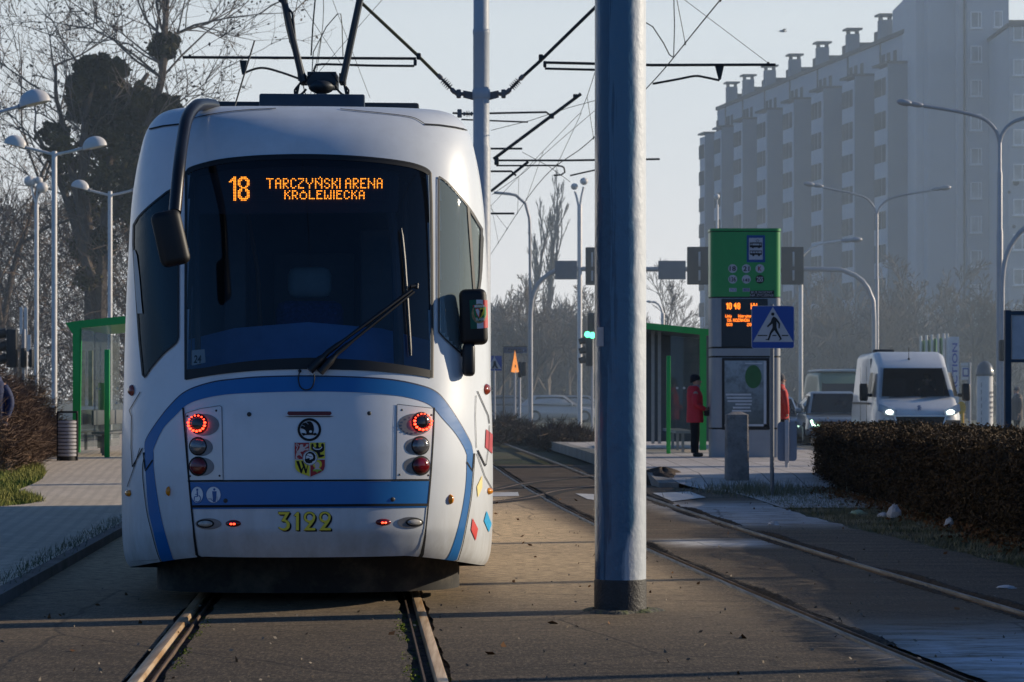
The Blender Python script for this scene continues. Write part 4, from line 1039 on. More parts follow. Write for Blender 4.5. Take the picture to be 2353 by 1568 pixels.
mb = MB(); mb.ribbon([(-40, Y, pz(Y) - .03 + .25 * max(0, (Y - 30) / 60)) for Y in ysl], [(lw_(Y) + .06, Y, pz(Y) - .02) for Y in ysl]); mb.build('verge_field', m_earth, None, 0, kind='structure', fix=False)

# --- right: platform of slabs with kerb, rough patch at its end, verge, road
ple = pchip([37.2, 39, 45, 52.4, 65.5, 90], [2.27, 2.17, 1.93, 1.74, 1.12, -.1])
ysr = [37.2 + .5 * k for k in range(0, 107)]
def prz(Y): return .17 * min(1, max(.0, (Y - 36.5) / 2.2)) + .0
mb = MB()
for Y in ysr: mb.v += [(ple(Y), Y, -.05), (ple(Y), Y, prz(Y) + .012), (ple(Y) + .28, Y, prz(Y) + .012), (ple(Y) + .29, Y, -.05)]
for i in range(len(ysr) - 1):
    for k in range(3): mb.f.append((i * 4 + k, i * 4 + k + 1, (i + 1) * 4 + k + 1, (i + 1) * 4 + k))
mb.add([(2.26, 37.19, -.05), (2.57, 37.19, -.05), (2.57, 37.19, .075), (2.26, 37.19, .075)], [(0, 1, 2, 3)])
mb.build('kerb', m_conc, None, 20, kind='structure', fix=False)
pedge = pchip([30.3, 34, 35.6, 36.6, 37.3, 39, 45, 52.4, 65.5, 90], [3.39, 3.28, 3.1, 2.8, 2.57, 2.465, 2.225, 2.035, 1.415, .195])
yrp = [30.3 + .5 * k for k in range(0, 120)]
mb = MB(); mb.ribbon([(pedge(Y), Y, prz(Y) + .006) for Y in yrp], [((4.9 + (Y - 30.3) * .10 if Y < 50 else 6.9), Y, prz(Y) + .006) for Y in yrp]); mb.build('pavement', m_slab, None, 0, kind='structure', fix=False)
mb = MB(); mb.ribbon([(edge_r(Y) - .02, Y, -.012) for Y in ysp[::5]], [(7.2, Y, -.012) for Y in ysp[::5]]); mb.build('verge_field', m_earth, None, 0, kind='structure', fix=False)
mb = MB(); mb.quad((7.2, -10, .0), (18.5, -10, .0), (18.5, 260, .0), (7.2, 260, .0)); mb.quad((-80, 92, -.02), (7.2, 92, -.02), (7.2, 108, -.02), (-80, 108, -.02)); mb.build('road', m_road, None, 0, kind='structure')
mb = MB()
for k in range(24): mb.quad((12.75, -8 + 9 * k, .005), (12.9, -8 + 9 * k, .005), (12.9, -4 + 9 * k, .005), (12.75, -4 + 9 * k, .005))
P = [G(1500, 1133, .012), G(1585, 1127, .03), G(1622, 1143, .012), G(1545, 1152, .012)]
mb.flat([(p.x, p.y, .012) for p in P]); P = [G(1130, 1133), G(1190, 1132), G(1193, 1141), G(1130, 1142)]; mb.flat([(p.x, p.y, .006) for p in P]); P = [G(1322, 1135), G(1365, 1137), G(1365, 1150), G(1350, 1148)]; mb.flat([(p.x, p.y, .006) for p in P])
mb.build('road_marking', m_white_paint, None, 0, kind='structure')
# ================================================================= masts, wires, lamps, signs
m_mast = mat('mast_paint', (0.42, 0.475, 0.53), .5, 0, .05, 3, bump=.25, bs=16)
def mast_nodes(t, N, L, p):
    g = N.new('ShaderNodeTexCoord').outputs['Object']
    s = stretch(N, L, g, (9, 9, .55))
    a = nz(N, L, s, 1.0, 5, .6)
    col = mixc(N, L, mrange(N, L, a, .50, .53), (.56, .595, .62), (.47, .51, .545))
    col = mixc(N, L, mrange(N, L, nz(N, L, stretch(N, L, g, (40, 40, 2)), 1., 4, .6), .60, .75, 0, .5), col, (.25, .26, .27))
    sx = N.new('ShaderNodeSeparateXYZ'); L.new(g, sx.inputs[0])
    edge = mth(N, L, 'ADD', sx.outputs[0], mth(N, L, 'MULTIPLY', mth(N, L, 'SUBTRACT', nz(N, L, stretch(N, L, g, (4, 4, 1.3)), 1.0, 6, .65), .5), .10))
    foot_streak = mth(N, L, 'MULTIPLY', mrange(N, L, sx.outputs[2], .35, .62, .13, .0, True), nz(N, L, stretch(N, L, g, (60, 60, .6)), 1.0, 3, .5))
    shade_side = mrange(N, L, mth(N, L, 'ADD', edge, foot_streak), .098, .070, 0, 1)  # dark blue of the mast's side away from the sun, put into the paint
    shade_deep = mth(N, L, 'MULTIPLY', mrange(N, L, mth(N, L, 'ADD', edge, foot_streak), -.03, -.045, 0, 1), mrange(N, L, nz(N, L, stretch(N, L, g, (14, 14, .5)), 1.0, 4, .6), .46, .50))  # deeper painted shade in upright streaks at the far left
    col = mixc(N, L, shade_side, col, (.060, .145, .235)); col = mixc(N, L, shade_deep, col, (.024, .072, .135))
    L.new(col, p.inputs['Base Color']); L.new(mrange(N, L, shade_side, 0, 1, .5, .2), p.inputs['Roughness']); p.inputs['Coat Weight'].default_value = .1
    b = N.new('ShaderNodeBump'); b.inputs['Strength'].default_value = .9; b.inputs['Distance'].default_value = .008
    L.new(nz(N, L, stretch(N, L, g, (16, 16, 10)), 1., 5, .6), b.inputs['Height']); L.new(b.outputs[0], p.inputs['Normal'])
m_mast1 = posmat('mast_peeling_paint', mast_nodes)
m_tar = mat('tar_black', (.030, .029, .028), .6, 0, .3, 8, bump=.3, dirt=(.07, .065, .06), ds=5, da=.5)
m_arm = mat('arm_steel', (.035, .04, .042), .6, .3, .3, 5)
m_grp = mat('arm_fibre', (.10, .085, .035), .6, 0, .2, 5)
m_ins = mat('insulator_grey', (.13, .13, .135), .5, 0, .2, 8)
m_wire = mat('wire_dark', (.02, .03, .03), .6, .3)
m_galv = mat('galvanised', (.42, .43, .45), .42, .35, .12, 6)
m_lampg = mat('lamp_grey', (.38, .40, .43), .45, .2, .1, 6)
m_lampw = mat('lamp_white', (.70, .71, .70), .4, 0, .08, 4)
m_moss = mat('moss', (.11, .14, .015), .95, 0, .4, 20, bump=1, bs=60)

p1 = G(1425.5, 1405)
mast1 = thing('catenary_mast', 'thick round grey blue mast with black painted foot beside the tram', 'mast', tuple(p1))
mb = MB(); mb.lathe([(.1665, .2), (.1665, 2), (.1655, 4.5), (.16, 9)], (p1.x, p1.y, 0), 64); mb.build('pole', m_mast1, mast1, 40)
mb = MB(); mb.lathe([(.170, -.05), (.170, .195), (.1675, .212), (.160, .212)], (p1.x, p1.y, 0), 64); mb.build('black_band', m_tar, mast1, 40)
mb = MB(); n = 40; o = 0
for j, (r, z) in enumerate([(.165, .022), (.19, .018), (.21, .010), (.23, -.004)]):
    for k in range(n):
        q = r * (1 + (.16 * sin(3 * k * 2 * pi / n + 1) + .08 * sin(7 * k * 2 * pi / n)) * (j > 0)); mb.v.append((p1.x + q * cos(2 * pi * k / n) * 1.1, p1.y + q * sin(2 * pi * k / n), z))
for j in range(3):
    for k in range(n): mb.f.append((j * n + k, j * n + (k + 1) % n, (j + 1) * n + (k + 1) % n, (j + 1) * n + k))
mb.build('footing', mat('footing_mossy', (.09, .085, .07), .95, 0, .3, 10, bump=1, bs=30, dirt=(.10, .13, .012), ds=9, da=.9), mast1, 60)
mb = MB(); n = 8
A = []; B = []
for k in range(n + 1):
    a = -pi / 2 - radians(66) + radians(24) * k / n
    A.append((p1.x + .1695 * cos(a), p1.y + .1695 * sin(a), W(0, 752, 15.5).z)); B.append((p1.x + .1695 * cos(a), p1.y + .1695 * sin(a), W(0, 796, 15.5).z))
mb.ribbon(A, B); mb.build('paper_sticker', mat('paper_grey', (.42, .42, .43), .8, 0, .15, 30), mast1, 0)

Y2 = 36.0
def P2(u, v, d=0): return W(u, v, Y2 + d)
b2 = P2(1106, 0); mast2 = thing('catenary_mast', 'slimmer round mast with two cantilever arms behind the tram', 'mast', (b2.x, Y2, 0))
mb = MB(); z1 = P2(0, 335).z
mb.lathe([(.14, 0), (.14, z1 - .05), (.122, z1 + .02), (.122, P2(0, 80).z), (.128, P2(0, 78).z), (.128, P2(0, 70).z), (.118, P2(0, 66).z), (.115, 9.5)], (b2.x, Y2, 0), 40); mb.build('pole', m_mast, mast2, 40)
mb = MB(); mb.lathe([(.128, P2(0, 228).z), (.135, P2(0, 226).z), (.135, P2(0, 208).z), (.128, P2(0, 206).z)], (b2.x, Y2, 0), 32); mb.build('clamp', m_mast, mast2, 40)
def insulator(mb, a, b, r=.035, ribs=5):
    a = Vector(a); b = Vector(b); d = (b - a); M = d.to_track_quat('Z', 'Y').to_matrix(); Lh = d.length
    prof = [(.02, 0), (r * .9, .01), (r * .9, Lh * .2), (r * .5, Lh * .24)]
    for k in range(ribs):
        z = Lh * (.3 + .45 * k / ribs); prof += [(r * .5, z), (r * 1.7, z + .008), (r * .5, z + .02)]
    prof += [(r * .5, Lh * .76), (r * .9, Lh * .8), (r * .9, Lh * .98), (.02, Lh)]
    mb.lathe(prof, a, 14, M)
for side in ('left', 'right'):
    L_ = side == 'left'
    arm = MB()
    A = (lambda u, v, d=0: P2(u, v, d))
    if L_: arm.tube([A(1010, 178), A(960, 128), A(832, 8), A(760, -62)], .026, 10)
    else: arm.tube([A(1200, 178), A(1245, 137), A(1367, 18), A(1430, -44)], .026, 10)
    ca = arm.build('cantilever_strut', m_grp if L_ else m_arm, mast2, 40)
    mb = MB()
    if L_:
        mb.prism([A(1088, 212), A(1064, 208), A(1064, 224), A(1088, 230)], (0, .05, 0)); mb.tube([A(1068, 216), A(1050, 217), A(1043, 211)], .03, 8)
        mb.rbox(A(1054, 216), (.07, .07, .13), .015); insulator(mb, A(1046, 214), A(1006, 172), .04)
    else:
        mb.prism([A(1124, 212), A(1146, 208), A(1146, 224), A(1124, 230)], (0, .05, 0)); mb.tube([A(1143, 216), A(1160, 217), A(1167, 211)], .03, 8)
        mb.rbox(A(1157, 216), (.07, .07, .13), .015); insulator(mb, A(1164, 214), A(1203, 174), .04)
    mb.build('insulator', m_ins, ca, 40)
    mb = MB()
    if L_:
        mb.tube([A(956, 135), A(420, 132)], .021, 8); mb.tube(smooth_curve([A(952, 152), A(850, 151), A(740, 148), A(725, 153), A(721, 163), A(728, 172), A(745, 175)], .05), .018, 8)
        mb.prism([A(550, 139), A(568, 139), A(561, 168), A(556, 172)], (0, .03, 0)); mb.tube(smooth_curve([A(557, 170), A(585, 159), A(610, 157), A(650, 168), A(692, 183)], .05), .017, 8); mb.rbox(A(962, 130), (.07, .07, .10), .02); mb.rbox(A(954, 144), (.05, .06, .10), .02); mb.tube([A(435, 133), A(437, 126)], .02, 6)
    else:
        mb.tube([A(1250, 144), A(1500, 150), A(1782, 149)], .021, 8); mb.tube([A(1252, 158), A(1375, 161)], .018, 8)
        mb.prism([A(1643, 151), A(1664, 151), A(1657, 182), A(1652, 186)], (0, .03, 0)); mb.tube(smooth_curve([A(1653, 185), A(1620, 178), A(1597, 175), A(1560, 182), A(1500, 193)], .05), .017, 8); mb.rbox(A(1243, 133), (.07, .07, .10), .02); mb.rbox(A(1252, 148), (.05, .06, .10), .02); mb.tube([A(1766, 150), A(1765, 143)], .02, 6)
    mb.build('registration_arm', m_arm, ca, 40)
Y3 = 52.0
def P3(u, v, d=0): return W(u, v, Y3 + d)
b3 = P3(1116, 0); mast3 = thing('catenary_mast', 'third mast mostly hidden behind the slimmer mast, its arms reaching right', 'mast', (b3.x, Y3, 0))
mb = MB(); mb.lathe([(.075, 0), (.07, 8)], (b3.x, Y3, 0), 24); mb.build('pole', m_mast, mast3, 40)
mb = MB(); mb.tube([P3(1134, 366), P3(1335, 216)], .037, 10); mb.tube([P3(1214, 372), P3(1128, 440)], .03, 8); mb.build('cantilever_strut', m_arm, mast3, 40)
mb = MB()
for pts in ([(1040, 260), (1066, 262), (1255, 258), (1268, 268)], [(1060, 275), (1213, 281)], [(1138, 369), (1300, 369), (1516, 366)], [(1120, 342), (1200, 342)], [(1120, 394), (1175, 394), (1186, 404)], [(1120, 491), (1182, 491)]):
    mb.tube([P3(*q) for q in pts], .022 if pts[0][0] != 1060 else .017, 8)
mb.tube(smooth_curve([P3(1140, 381), P3(1200, 381), P3(1278, 381), P3(1296, 386), P3(1298, 396), P3(1290, 402), P3(1272, 403)], .05), .018, 8); mb.tube(smooth_curve([P3(1310, 404), P3(1345, 396), P3(1400, 384)], .05), .017, 8); mb.rbox(P3(1141, 371), (.1, .08, .16), .02); mb.rbox(P3(1322, 222), (.1, .08, .1), .02); mb.rbox(P3(1268, 268), (.1, .08, .1), .02)
mb.build('registration_arm', m_arm, mast3, 40)
mb = MB(); mb.rbox(P3(1056, 261), (.1, .1, .18), .02); insulator(mb, P3(1064, 262), P3(1086, 262), .05, 3); mb.build('insulator', m_ins, mast3, 40)

def wire(name, label, pts, r, drop=None, cat='overhead wire', grp=None):
    c = smooth_curve(pts, 1.0) if len(pts) > 2 else [Vector(p) for p in pts]
    mb = MB(); mb.tube(c, r, 5); o = mb.build(name, m_wire, None, 40, label=label, cat=cat, group=grp)
    return o
cR = [(3.4, 9, 6.05), (2.46, 28.5, 6.08), (2.05, 36.4, 6.07), (1.35, 44, 6.0), (.55, 52, 5.97), (-.7, 78, 6.0), (-3.2, 130, 6.0)]
mR = [(3.3, 9, 7.6), (2.6, 24, 7.25), (1.75, 36.4, 7.55), (1.3, 44, 6.7), (1.25, 52, 7.3), (-.6, 66, 6.6), (-.8, 78, 7.3), (-3.3, 130, 7.2)]
cL = [(-.95, 9, 6.05), (-2.6, 27, 6.07), (-3.15, 36.4, 6.1), (-3.9, 52, 6.0), (-5.2, 78, 6.0), (-8.5, 130, 6.0)]
mL = [(-.9, 9, 7.6), (-2.5, 25, 7.0), (-2.85, 36.4, 7.5), (-3.6, 44, 6.9), (-4.1, 52, 7.3), (-5.2, 78, 7.2), (-8.5, 130, 7.2)]
for nm, c, m, lb in (('contact_wire', cR, mR, 'contact wire over the empty right hand track'), ('contact_wire', cL, mL, 'contact wire over the track the tram stands on')):
    o = wire(nm, lb, c, .0085)
    wire('messenger_wire', lb.replace('contact wire', 'sagging messenger wire above the contact wire'), m, .006)
    cc, mm = smooth_curve(c, .5), smooth_curve(m, .5)
    def at(cv, Y): return min(cv, key=lambda q: abs(q.y - Y))
    for Y in (14, 19, 24, 28.5, 32, 39, 43, 47.5, 56, 60, 66, 72, 80):
        mb = MB(); a, b = at(cc, Y), at(mm, Y); mb.tube([a, b], .005, 4); mb.ell(a, (.012, .02, .03), 8, 6); mb.build('dropper', m_wire, o, 0)
for k, (a, b, dy, lb) in enumerate((((1765, 145), (1560, -10), 0, 'thin stay wire slanting to the right end of the arm'), ((437, 128), (640, 5), 0, 'thin stay wire slanting to the left end of the arm'), ((1490, 52), (1545, 133), 0, 'black feeder cable hanging beside the round mast'))):
    if k == 2: pts = [P2(1480, 50), P2(1500, 62), P2(1525, 100), P2(1538, 126), P2(1548, 133)]; wire('feeder_cable', lb, pts, .009); wire('feeder_cable', 'straight black jumper cable beside the round mast', [P2(1548, 133), P2(1550, 60), P2(1548, -20)], .008)
    else: wire('stay_wire', lb, [P2(*a), P2(*b)], .0045)
wire('feeder_cable', 'looped feeder cable between the pantograph arms', [P2(715, 195), P2(720, 120), P2(750, 62), P2(775, 33), P2(783, 32), P2(786, 60), P2(788, 130)], .008)
wire('feeder_cable', 'steep jumper cable behind the pantograph', [P2(715, 128), P2(719, 60), P2(726, -20)], .012)
for k, (a, b, lb) in enumerate((((680, -10), (795, 165), 'thin span wire running down right behind the pantograph'), ((885, -8), (720, 180), 'thin span wire crossing down left behind the pantograph'), ((760, -10), (850, 225), 'steep thin span wire right of the pantograph'), ((1820, 30), (1480, 220), 'unused') )):
    if k < 3: wire('span_wire', lb, [W(a[0], a[1], 44), W(b[0], b[1], 44)], .005)
wire('span_wire', 'long thin span wire dropping to the second arm', [P3(1455, 180), P3(1290, 320), P3(1200, 400), P3(1130, 448)], .006)
wire('span_wire', 'thin span wire climbing right from the hidden mast', [P3(1128, 300), P3(1220, 277), P3(1310, 247), P3(1380, 228)], .007)
wire('span_wire', 'thin span wire falling left past the globe lamp', [P3(1200, 350), P3(1260, 382), P3(1310, 418)], .006)

# ---- street lamps
def head(mb, c, L_, ang, hgt=None, dome=True):
    """hooded lantern: a half dome over a shallow tray, axis in the picture plane, tilted by ang"""
    M = Matrix.Rotation(-ang, 3, 'Y')
    hgt = hgt or L_ * .42
    n, m_ = 20, 8
    o = len(mb.v)
    for j in range(m_ + 1):
        a = pi / 2 * j / m_
        for k in range(n):
            t = 2 * pi * k / n
            p = M @ Vector((L_ / 2 * cos(a) * cos(t), L_ * .30 * cos(a) * sin(t), hgt * sin(a) - (.12 * hgt if j == 0 else 0)))
            mb.v.append(tuple(Vector(c) + p))
    for j in range(m_):
        for k in range(n): mb.f.append((o + j * n + k, o + j * n + (k + 1) % n, o + (j + 1) * n + (k + 1) % n, o + (j + 1) * n + k))
    mb.f.append(tuple(o + k for k in reversed(range(n))))
def lamp_post(label, Y, u, v0, v1, arms, r=.06, col=m_lampg, wcol=m_lampw, grp=None, globe=0, steps=(), lanterns=True, extra=None):
    z0 = 0.0; b = W(u, v0, Y)
    t = thing('street_lamp', label, 'street lamp', (b.x, Y, min(b.z, .3)), 0, grp)
    mb = MB(); zt = W(u, v1, Y).z
    prof = [(r, min(b.z, .0))]
    for (v, f) in steps: z = W(u, v, Y).z; prof += [(prof[-1][0], z - .05), (r * f, z + .05)]
    prof += [(prof[-1][0], zt - .03), (prof[-1][0] * .9, zt)]
    mb.lathe(prof, (b.x, Y, 0), 20); mb.build('pole', col, t, 40)
    for (pts, hd, ang, ln) in arms:
        mb = MB(); mb.tube(smooth_curve([W(*q, Y) for q in pts], .1), r * (.55 if globe == 0 else .45), 10); a_ = mb.build('arm', col, t, 40)
        mb = MB()
        c = W(*hd, Y)
        if globe: mb.ell(c, (ln, ln, ln * .92), 18, 12); mb.lathe([(ln * .9, -.02), (ln * 1.02, 0), (ln * .9, .02)], c, 18)
        elif ln > 0: head(mb, c, ln, ang)
        else:
            l = -ln; M = Matrix.Rotation(-ang, 3, 'Y'); s_ = 1 if hd[0] > pts[-1][0] else -1
            mb.ell(c + M @ Vector((s_ * l * .18, 0, .0)), (l * .30, l * .2, l * .125), 18, 10, M); mb.ell(c + M @ Vector((-s_ * l * .22, 0, .0)), (l * .32, l * .13, l * .105), 18, 10, M)
        mb.build('lantern', wcol, a_, 60)
        if globe == 0 and ln > 0:
            mb = MB(); e = W(*pts[-1], Y); d = (c - e).normalized(); mb.tube([e, e + d * .16], .055, 10); mb.build('collar', m_lampg, a_, 40)
    return t
lg = 'hooded double lamps along the left pavement'
lamp_post('tall pale double lamp with two hooded lanterns left of the tram', 55, 125, 880, 348, [([(125, 356), (95, 348), (62, 340)], (35, 333), radians(-14), .52), ([(125, 356), (160, 349), (190, 341)], (218, 337), radians(12), .56)], .062, m_lampw, grp=lg)
lamp_post('pale double lamp partly hidden by the tram roofline, beyond the shelter', 66, 253, 905, 440, [([(253, 449), (230, 444), (208, 438)], (184, 431), radians(-14), .50), ([(253, 449), (280, 444), (303, 438)], (328, 434), radians(12), .52)], .062, m_lampw, grp=lg)
lamp_post('nearest hooded lantern reaching in at the left picture edge', 47, -32, 1035, 262, [([(-32, 270), (0, 258), (42, 246)], (80, 236), radians(13), .62), ([(-32, 270), (-70, 262), (-104, 255)], (-140, 248), radians(-13), .62)], .062, m_lampw, grp=lg)
lamp_post('small globe lamp with three balls among bare branches', 80, 84, 900, 470, [([(84, 475), (78, 455), (72, 428)], (69, 417), 0, .20), ([(84, 475), (88, 452), (98, 438)], (97, 431), 0, .20), ([(84, 475), (84, 450), (88, 425)], (89, 415), 0, .14)], .07, m_lampw, globe=1)
rg = 'double arm road lamps on the right'
lamp_post('big double arm road lamp at the right picture edge', 75, 2297, 1010, 325, [(((2297, 330), (2289, 302), (2266, 277), (2230, 263), (2170, 251), (2122, 244)), (2090, 238), radians(-9), -.84), (((2297, 330), (2304, 306), (2322, 285), (2353, 272), (2420, 258), (2472, 250)), (2504, 246), radians(9), -.84)], .105, m_lampg, m_lampg, rg, steps=((530, .82), (395, .58)))
lamp_post('slender double arm road lamp rising above the white van', 109, 2015, 990, 490, [(((2015, 497), (2008, 476), (1990, 456), (1960, 446), (1890, 431)), (1868, 425), radians(-9), -.9), (((2015, 497), (2022, 476), (2045, 457), (2080, 448), (2140, 438)), (2164, 433), radians(7), -.9)], .085, m_lampg, m_lampg, rg, steps=((640, .75),))
lamp_post('single arm road lamp behind the dark signal panel', 100, 1840, 985, 600, [(((1840, 606), (1848, 584), (1878, 563), (1932, 554)), (1958, 552), radians(4), -.9)], .09, m_lampw, m_lampg)
lamp_post('lamp with two globes on a tall pole left of the round mast', 100, 1332, 980, 470, [([(1330, 480), (1326, 458), (1321, 440)], (1320, 429), 0, .15), ([(1332, 480), (1336, 452), (1341, 430)], (1342, 417), 0, .17)], .10, m_lampw, globe=1)
lamp_post('small curved lamp peeking over the right shelter roof', 112, 1523, 985, 720, [(((1523, 735), (1521, 715), (1513, 700), (1503, 694)), (1497, 694), radians(-5), -.5)], .09, m_lampw, m_lampw)
lamp_post('far small globe lamp in front of the apartment block', 120, 1648, 980, 470, [([(1648, 480), (1648, 465), (1648, 458)], (1647, 452), 0, .15)], .06, m_lampw, globe=1)

lamp_post('plain lamp post beyond the right picture edge', 14.0, CU + 8.2 / 14.0 * FOC, 1460, -900, [], .075)
lamp_post('second plain lamp post beyond the right picture edge', 21.6, CU + 13.5 / 21.6 * FOC, 1270, -900, [], .10)
lamp_post('third plain lamp post beyond the right picture edge', 27.5, CU + 17. / 27.5 * FOC, 1190, -900, [], .11)

# ---- signal gantry over the road
YG = 100.0
def PG(u, v): return W(u, v, YG)
gan = thing('signal_gantry', 'grey arched gantry over the junction carrying signals and sign backs', 'gantry', tuple(PG(1219, 985)))
mb = MB(); mb.tube(smooth_curve([PG(1219, 990), PG(1219, 720), PG(1222, 690), PG(1235, 655), PG(1262, 630), PG(1300, 619), PG(1400, 619), PG(1600, 619), PG(1890, 619), PG(1945, 625), PG(1982, 646), PG(2002, 682), PG(2008, 730), PG(2008, 990)], .3), .10, 12); mb.build('arch', m_lampg, gan, 40)
mb = MB(); mb.tube(smooth_curve([PG(1219, 740), PG(1218, 600), PG(1216, 500), PG(1207, 468), PG(1185, 449), PG(1135, 443)], .3), .06, 10); mb.build('lamp_arm', m_lampg, gan, 40)
m_back = mat('sign_back_grey', (.15, .17, .20), .6, .1, .1, 3)
m_sig = mat('signal_black', (.012, .014, .016), .55, 0, .2, 5)
for (a, b, c, d, nm) in ((1275, 600, 1326, 643, 'sign_back'), (1512, 600, 1575, 643, 'sign_back'), (1345, 569, 1372, 656, 'signal_back'), (1578, 568, 1631, 655, 'signal_back'), (1794, 568, 1846, 655, 'signal_back')):
    mb = MB(); c_ = PG((a + c) / 2, (b + d) / 2); mb.rbox(c_ + Vector((0, -.16, 0)), ((c - a) / 55.5, .08, (d - b) / 55.5), .05 if nm == 'signal_back' else .01, 2); o_ = mb.build(nm, m_back if nm == 'sign_back' else m_sig, gan, 40)
    if nm == 'signal_back':
        mb = MB(); mb.rbox(c_ + Vector((.03, -.24, .27)), (.08, .05, .6), .01); mb.rbox(c_ + Vector((.03, -.24, -.4)), (.08, .05, .42), .01); mb.build('bracket', m_galv, o_, 40)
YA = 75.0
def PA(u, v): return W(u, v, YA - .3)
gan2 = thing('signal_gantry', 'curved gantry arm sweeping out of the picture at the right edge', 'gantry', tuple(PA(2302, 985)))
mb = MB(); mb.tube(smooth_curve([PA(2304, 1000), PA(2303, 720), PA(2304, 640), PA(2312, 588), (PA(2330, 552)), PA(2358, 522), PA(2410, 500), PA(2500, 492), PA(2800, 492)], .2), .075, 12); mb.build('arch', m_lampg, gan2, 40)
mb = MB(); mb.rbox(PA(2300, 806) + Vector((0, -.15, 0)), (.2, .2, .66), .06, 2); mb.rbox(PA(2313, 792), (.2, .14, .2), .05, 2); mb.rbox(PA(2313, 820), (.2, .14, .2), .05, 2); mb.build('pedestrian_signal', m_sig, gan2, 40)

# ---- generic plates
def plate(mb, u0, v0, u1, v1, Y, th=.01, r=0.0):
    if r <= 0: mb.prism([W(u0, v0, Y), W(u1, v0, Y), W(u1, v1, Y), W(u0, v1, Y)], (0, th, 0)); return
    P = []
    for (cx, cy, a0) in ((u1 - r, v0 + r, -90), (u1 - r, v1 - r, 0), (u0 + r, v1 - r, 90), (u0 + r, v0 + r, 180)):
        for k in range(6): a = radians(a0 + 18 * k); P.append(W(cx + r * cos(a), cy + r * sin(a), Y))
    mb.prism(P, (0, th, 0))
def pf(mb, pts, Y): mb.flat([W(u, v, Y) for u, v in pts])
def pbar(mb, a, b, w, Y):
    a, b = Vector(a), Vector(b); d = (b - a).normalized(); n = Vector((-d.y, d.x)) * w / 2
    pf(mb, [a + n, b + n, b - n, a - n], Y)

m_sblue = mat('sign_blue', (.004, .055, .33), .4, 0, .05, 3, coat=.2)
m_swhite = mat('sign_white', (.50, .51, .54), .5, 0, .05, 3)
m_black = mat('matt_black', (.008, .009, .010), .6, 0, .1, 5)
# pedestrian crossing sign
YS_ = 34.3
cs = thing('crossing_sign', 'square blue pedestrian crossing sign with walking figure in white triangle', 'road sign', tuple(W(1774, 1140, YS_)))
mb = MB(); mb.tube([W(1774, 1142, YS_ + .03), W(1774, 704, YS_ + .03)], .030, 14); mb.tube([W(1774, 704, YS_ + .03), W(1774, 700, YS_ + .03)], .024, 10); mb.build('post', mat('post_grey', (.20, .21, .22), .5, .3, .15, 6), cs, 40)
mb = MB(); plate(mb, 1727, 703, 1825, 801, YS_, .012, 5); sp = mb.build('sign_plate', m_sblue, cs, 30)
mb = MB()
for k in range(24):
    pass
P = []
for (cx, cy, a0) in ((1825 - 5, 703 + 5, -90), (1825 - 5, 801 - 5, 0), (1727 + 5, 801 - 5, 90), (1727 + 5, 703 + 5, 180)):
    for k in range(6): a = radians(a0 + 18 * k); P.append((cx + 5 * cos(a), cy + 5 * sin(a), cx + 4 * cos(a), cy + 4 * sin(a)))
P.append(P[0]); mb.ribbon([W(p[0], p[1], YS_ - .003) for p in P], [W(p[2], p[3], YS_ - .003) for p in P]); mb.build('sign_rim', m_swhite, sp, 0)
def SG(x, y): return ((2820 + x / 3.2658) * .57446, (900 + y / 3.2658) * .57446)
mb = MB(); pf(mb, [SG(*q) for q in ((886, 1072), (1155, 1530), (625, 1530))], YS_ - .003); mb.build('white_triangle', m_swhite, sp, 0)
mb = MB()
q = [SG(886 + 22 * cos(2 * pi * k / 16), 1166 + 22 * sin(2 * pi * k / 16)) for k in range(16)]; pf(mb, q, YS_ - .006)
pf(mb, [SG(*q) for q in ((893, 1198), (915, 1205), (940, 1225), (975, 1275), (982, 1290), (976, 1352), (960, 1356), (958, 1295), (935, 1262), (934, 1335), (945, 1375), (985, 1450), (1005, 1495), (970, 1512), (962, 1508), (980, 1490), (950, 1440), (906, 1378), (870, 1420), (848, 1480), (838, 1510), (790, 1502), (790, 1495), (820, 1492), (850, 1400), (882, 1345), (882, 1290), (850, 1315), (820, 1340), (808, 1325), (858, 1270), (872, 1225))], YS_ - .006)
for a, b in (((688, 1446), (815, 1446)), ((880, 1446), (935, 1446)), ((1003, 1446), (1088, 1446))): pbar(mb, SG(*a), SG(*b), 2.5, YS_ - .006)
mb.build('walking_figure', m_black, sp, 0)

# concrete bollard
pb_ = G(1693, 1100, .12); bp = thing('bollard', 'weathered square concrete post with chamfered top in front of the green pylon', 'bollard', tuple(pb_))
mb = MB(); w_ = .17; Yb = pb_.y
h_ = W(0, 953, Yb).z; ht = W(0, 946, Yb).z
mb.add([(pb_.x + sx * w_ * (1.06 if k == 0 else 1), Yb + sy * w_ * .9, (0.0, h_, ht)[k]) if k < 2 else (pb_.x + sx * w_ * .35, Yb + sy * w_ * .3, ht) for k in range(3) for (sx, sy) in ((-1, -1), (-.86, -1.12), (.86, -1.12), (1, -1), (1, 1), (-1, 1))],
       [(j * 6 + k, j * 6 + (k + 1) % 6, (j + 1) * 6 + (k + 1) % 6, (j + 1) * 6 + k) for j in range(2) for k in range(6)] + [tuple(12 + k for k in range(6))])
mb.build('concrete_post', mat('concrete_stained', (.27, .255, .235), .9, 0, .25, 5, bump=.8, bs=40, dirt=(.06, .055, .05), ds=3.5, da=.8), bp, 20)
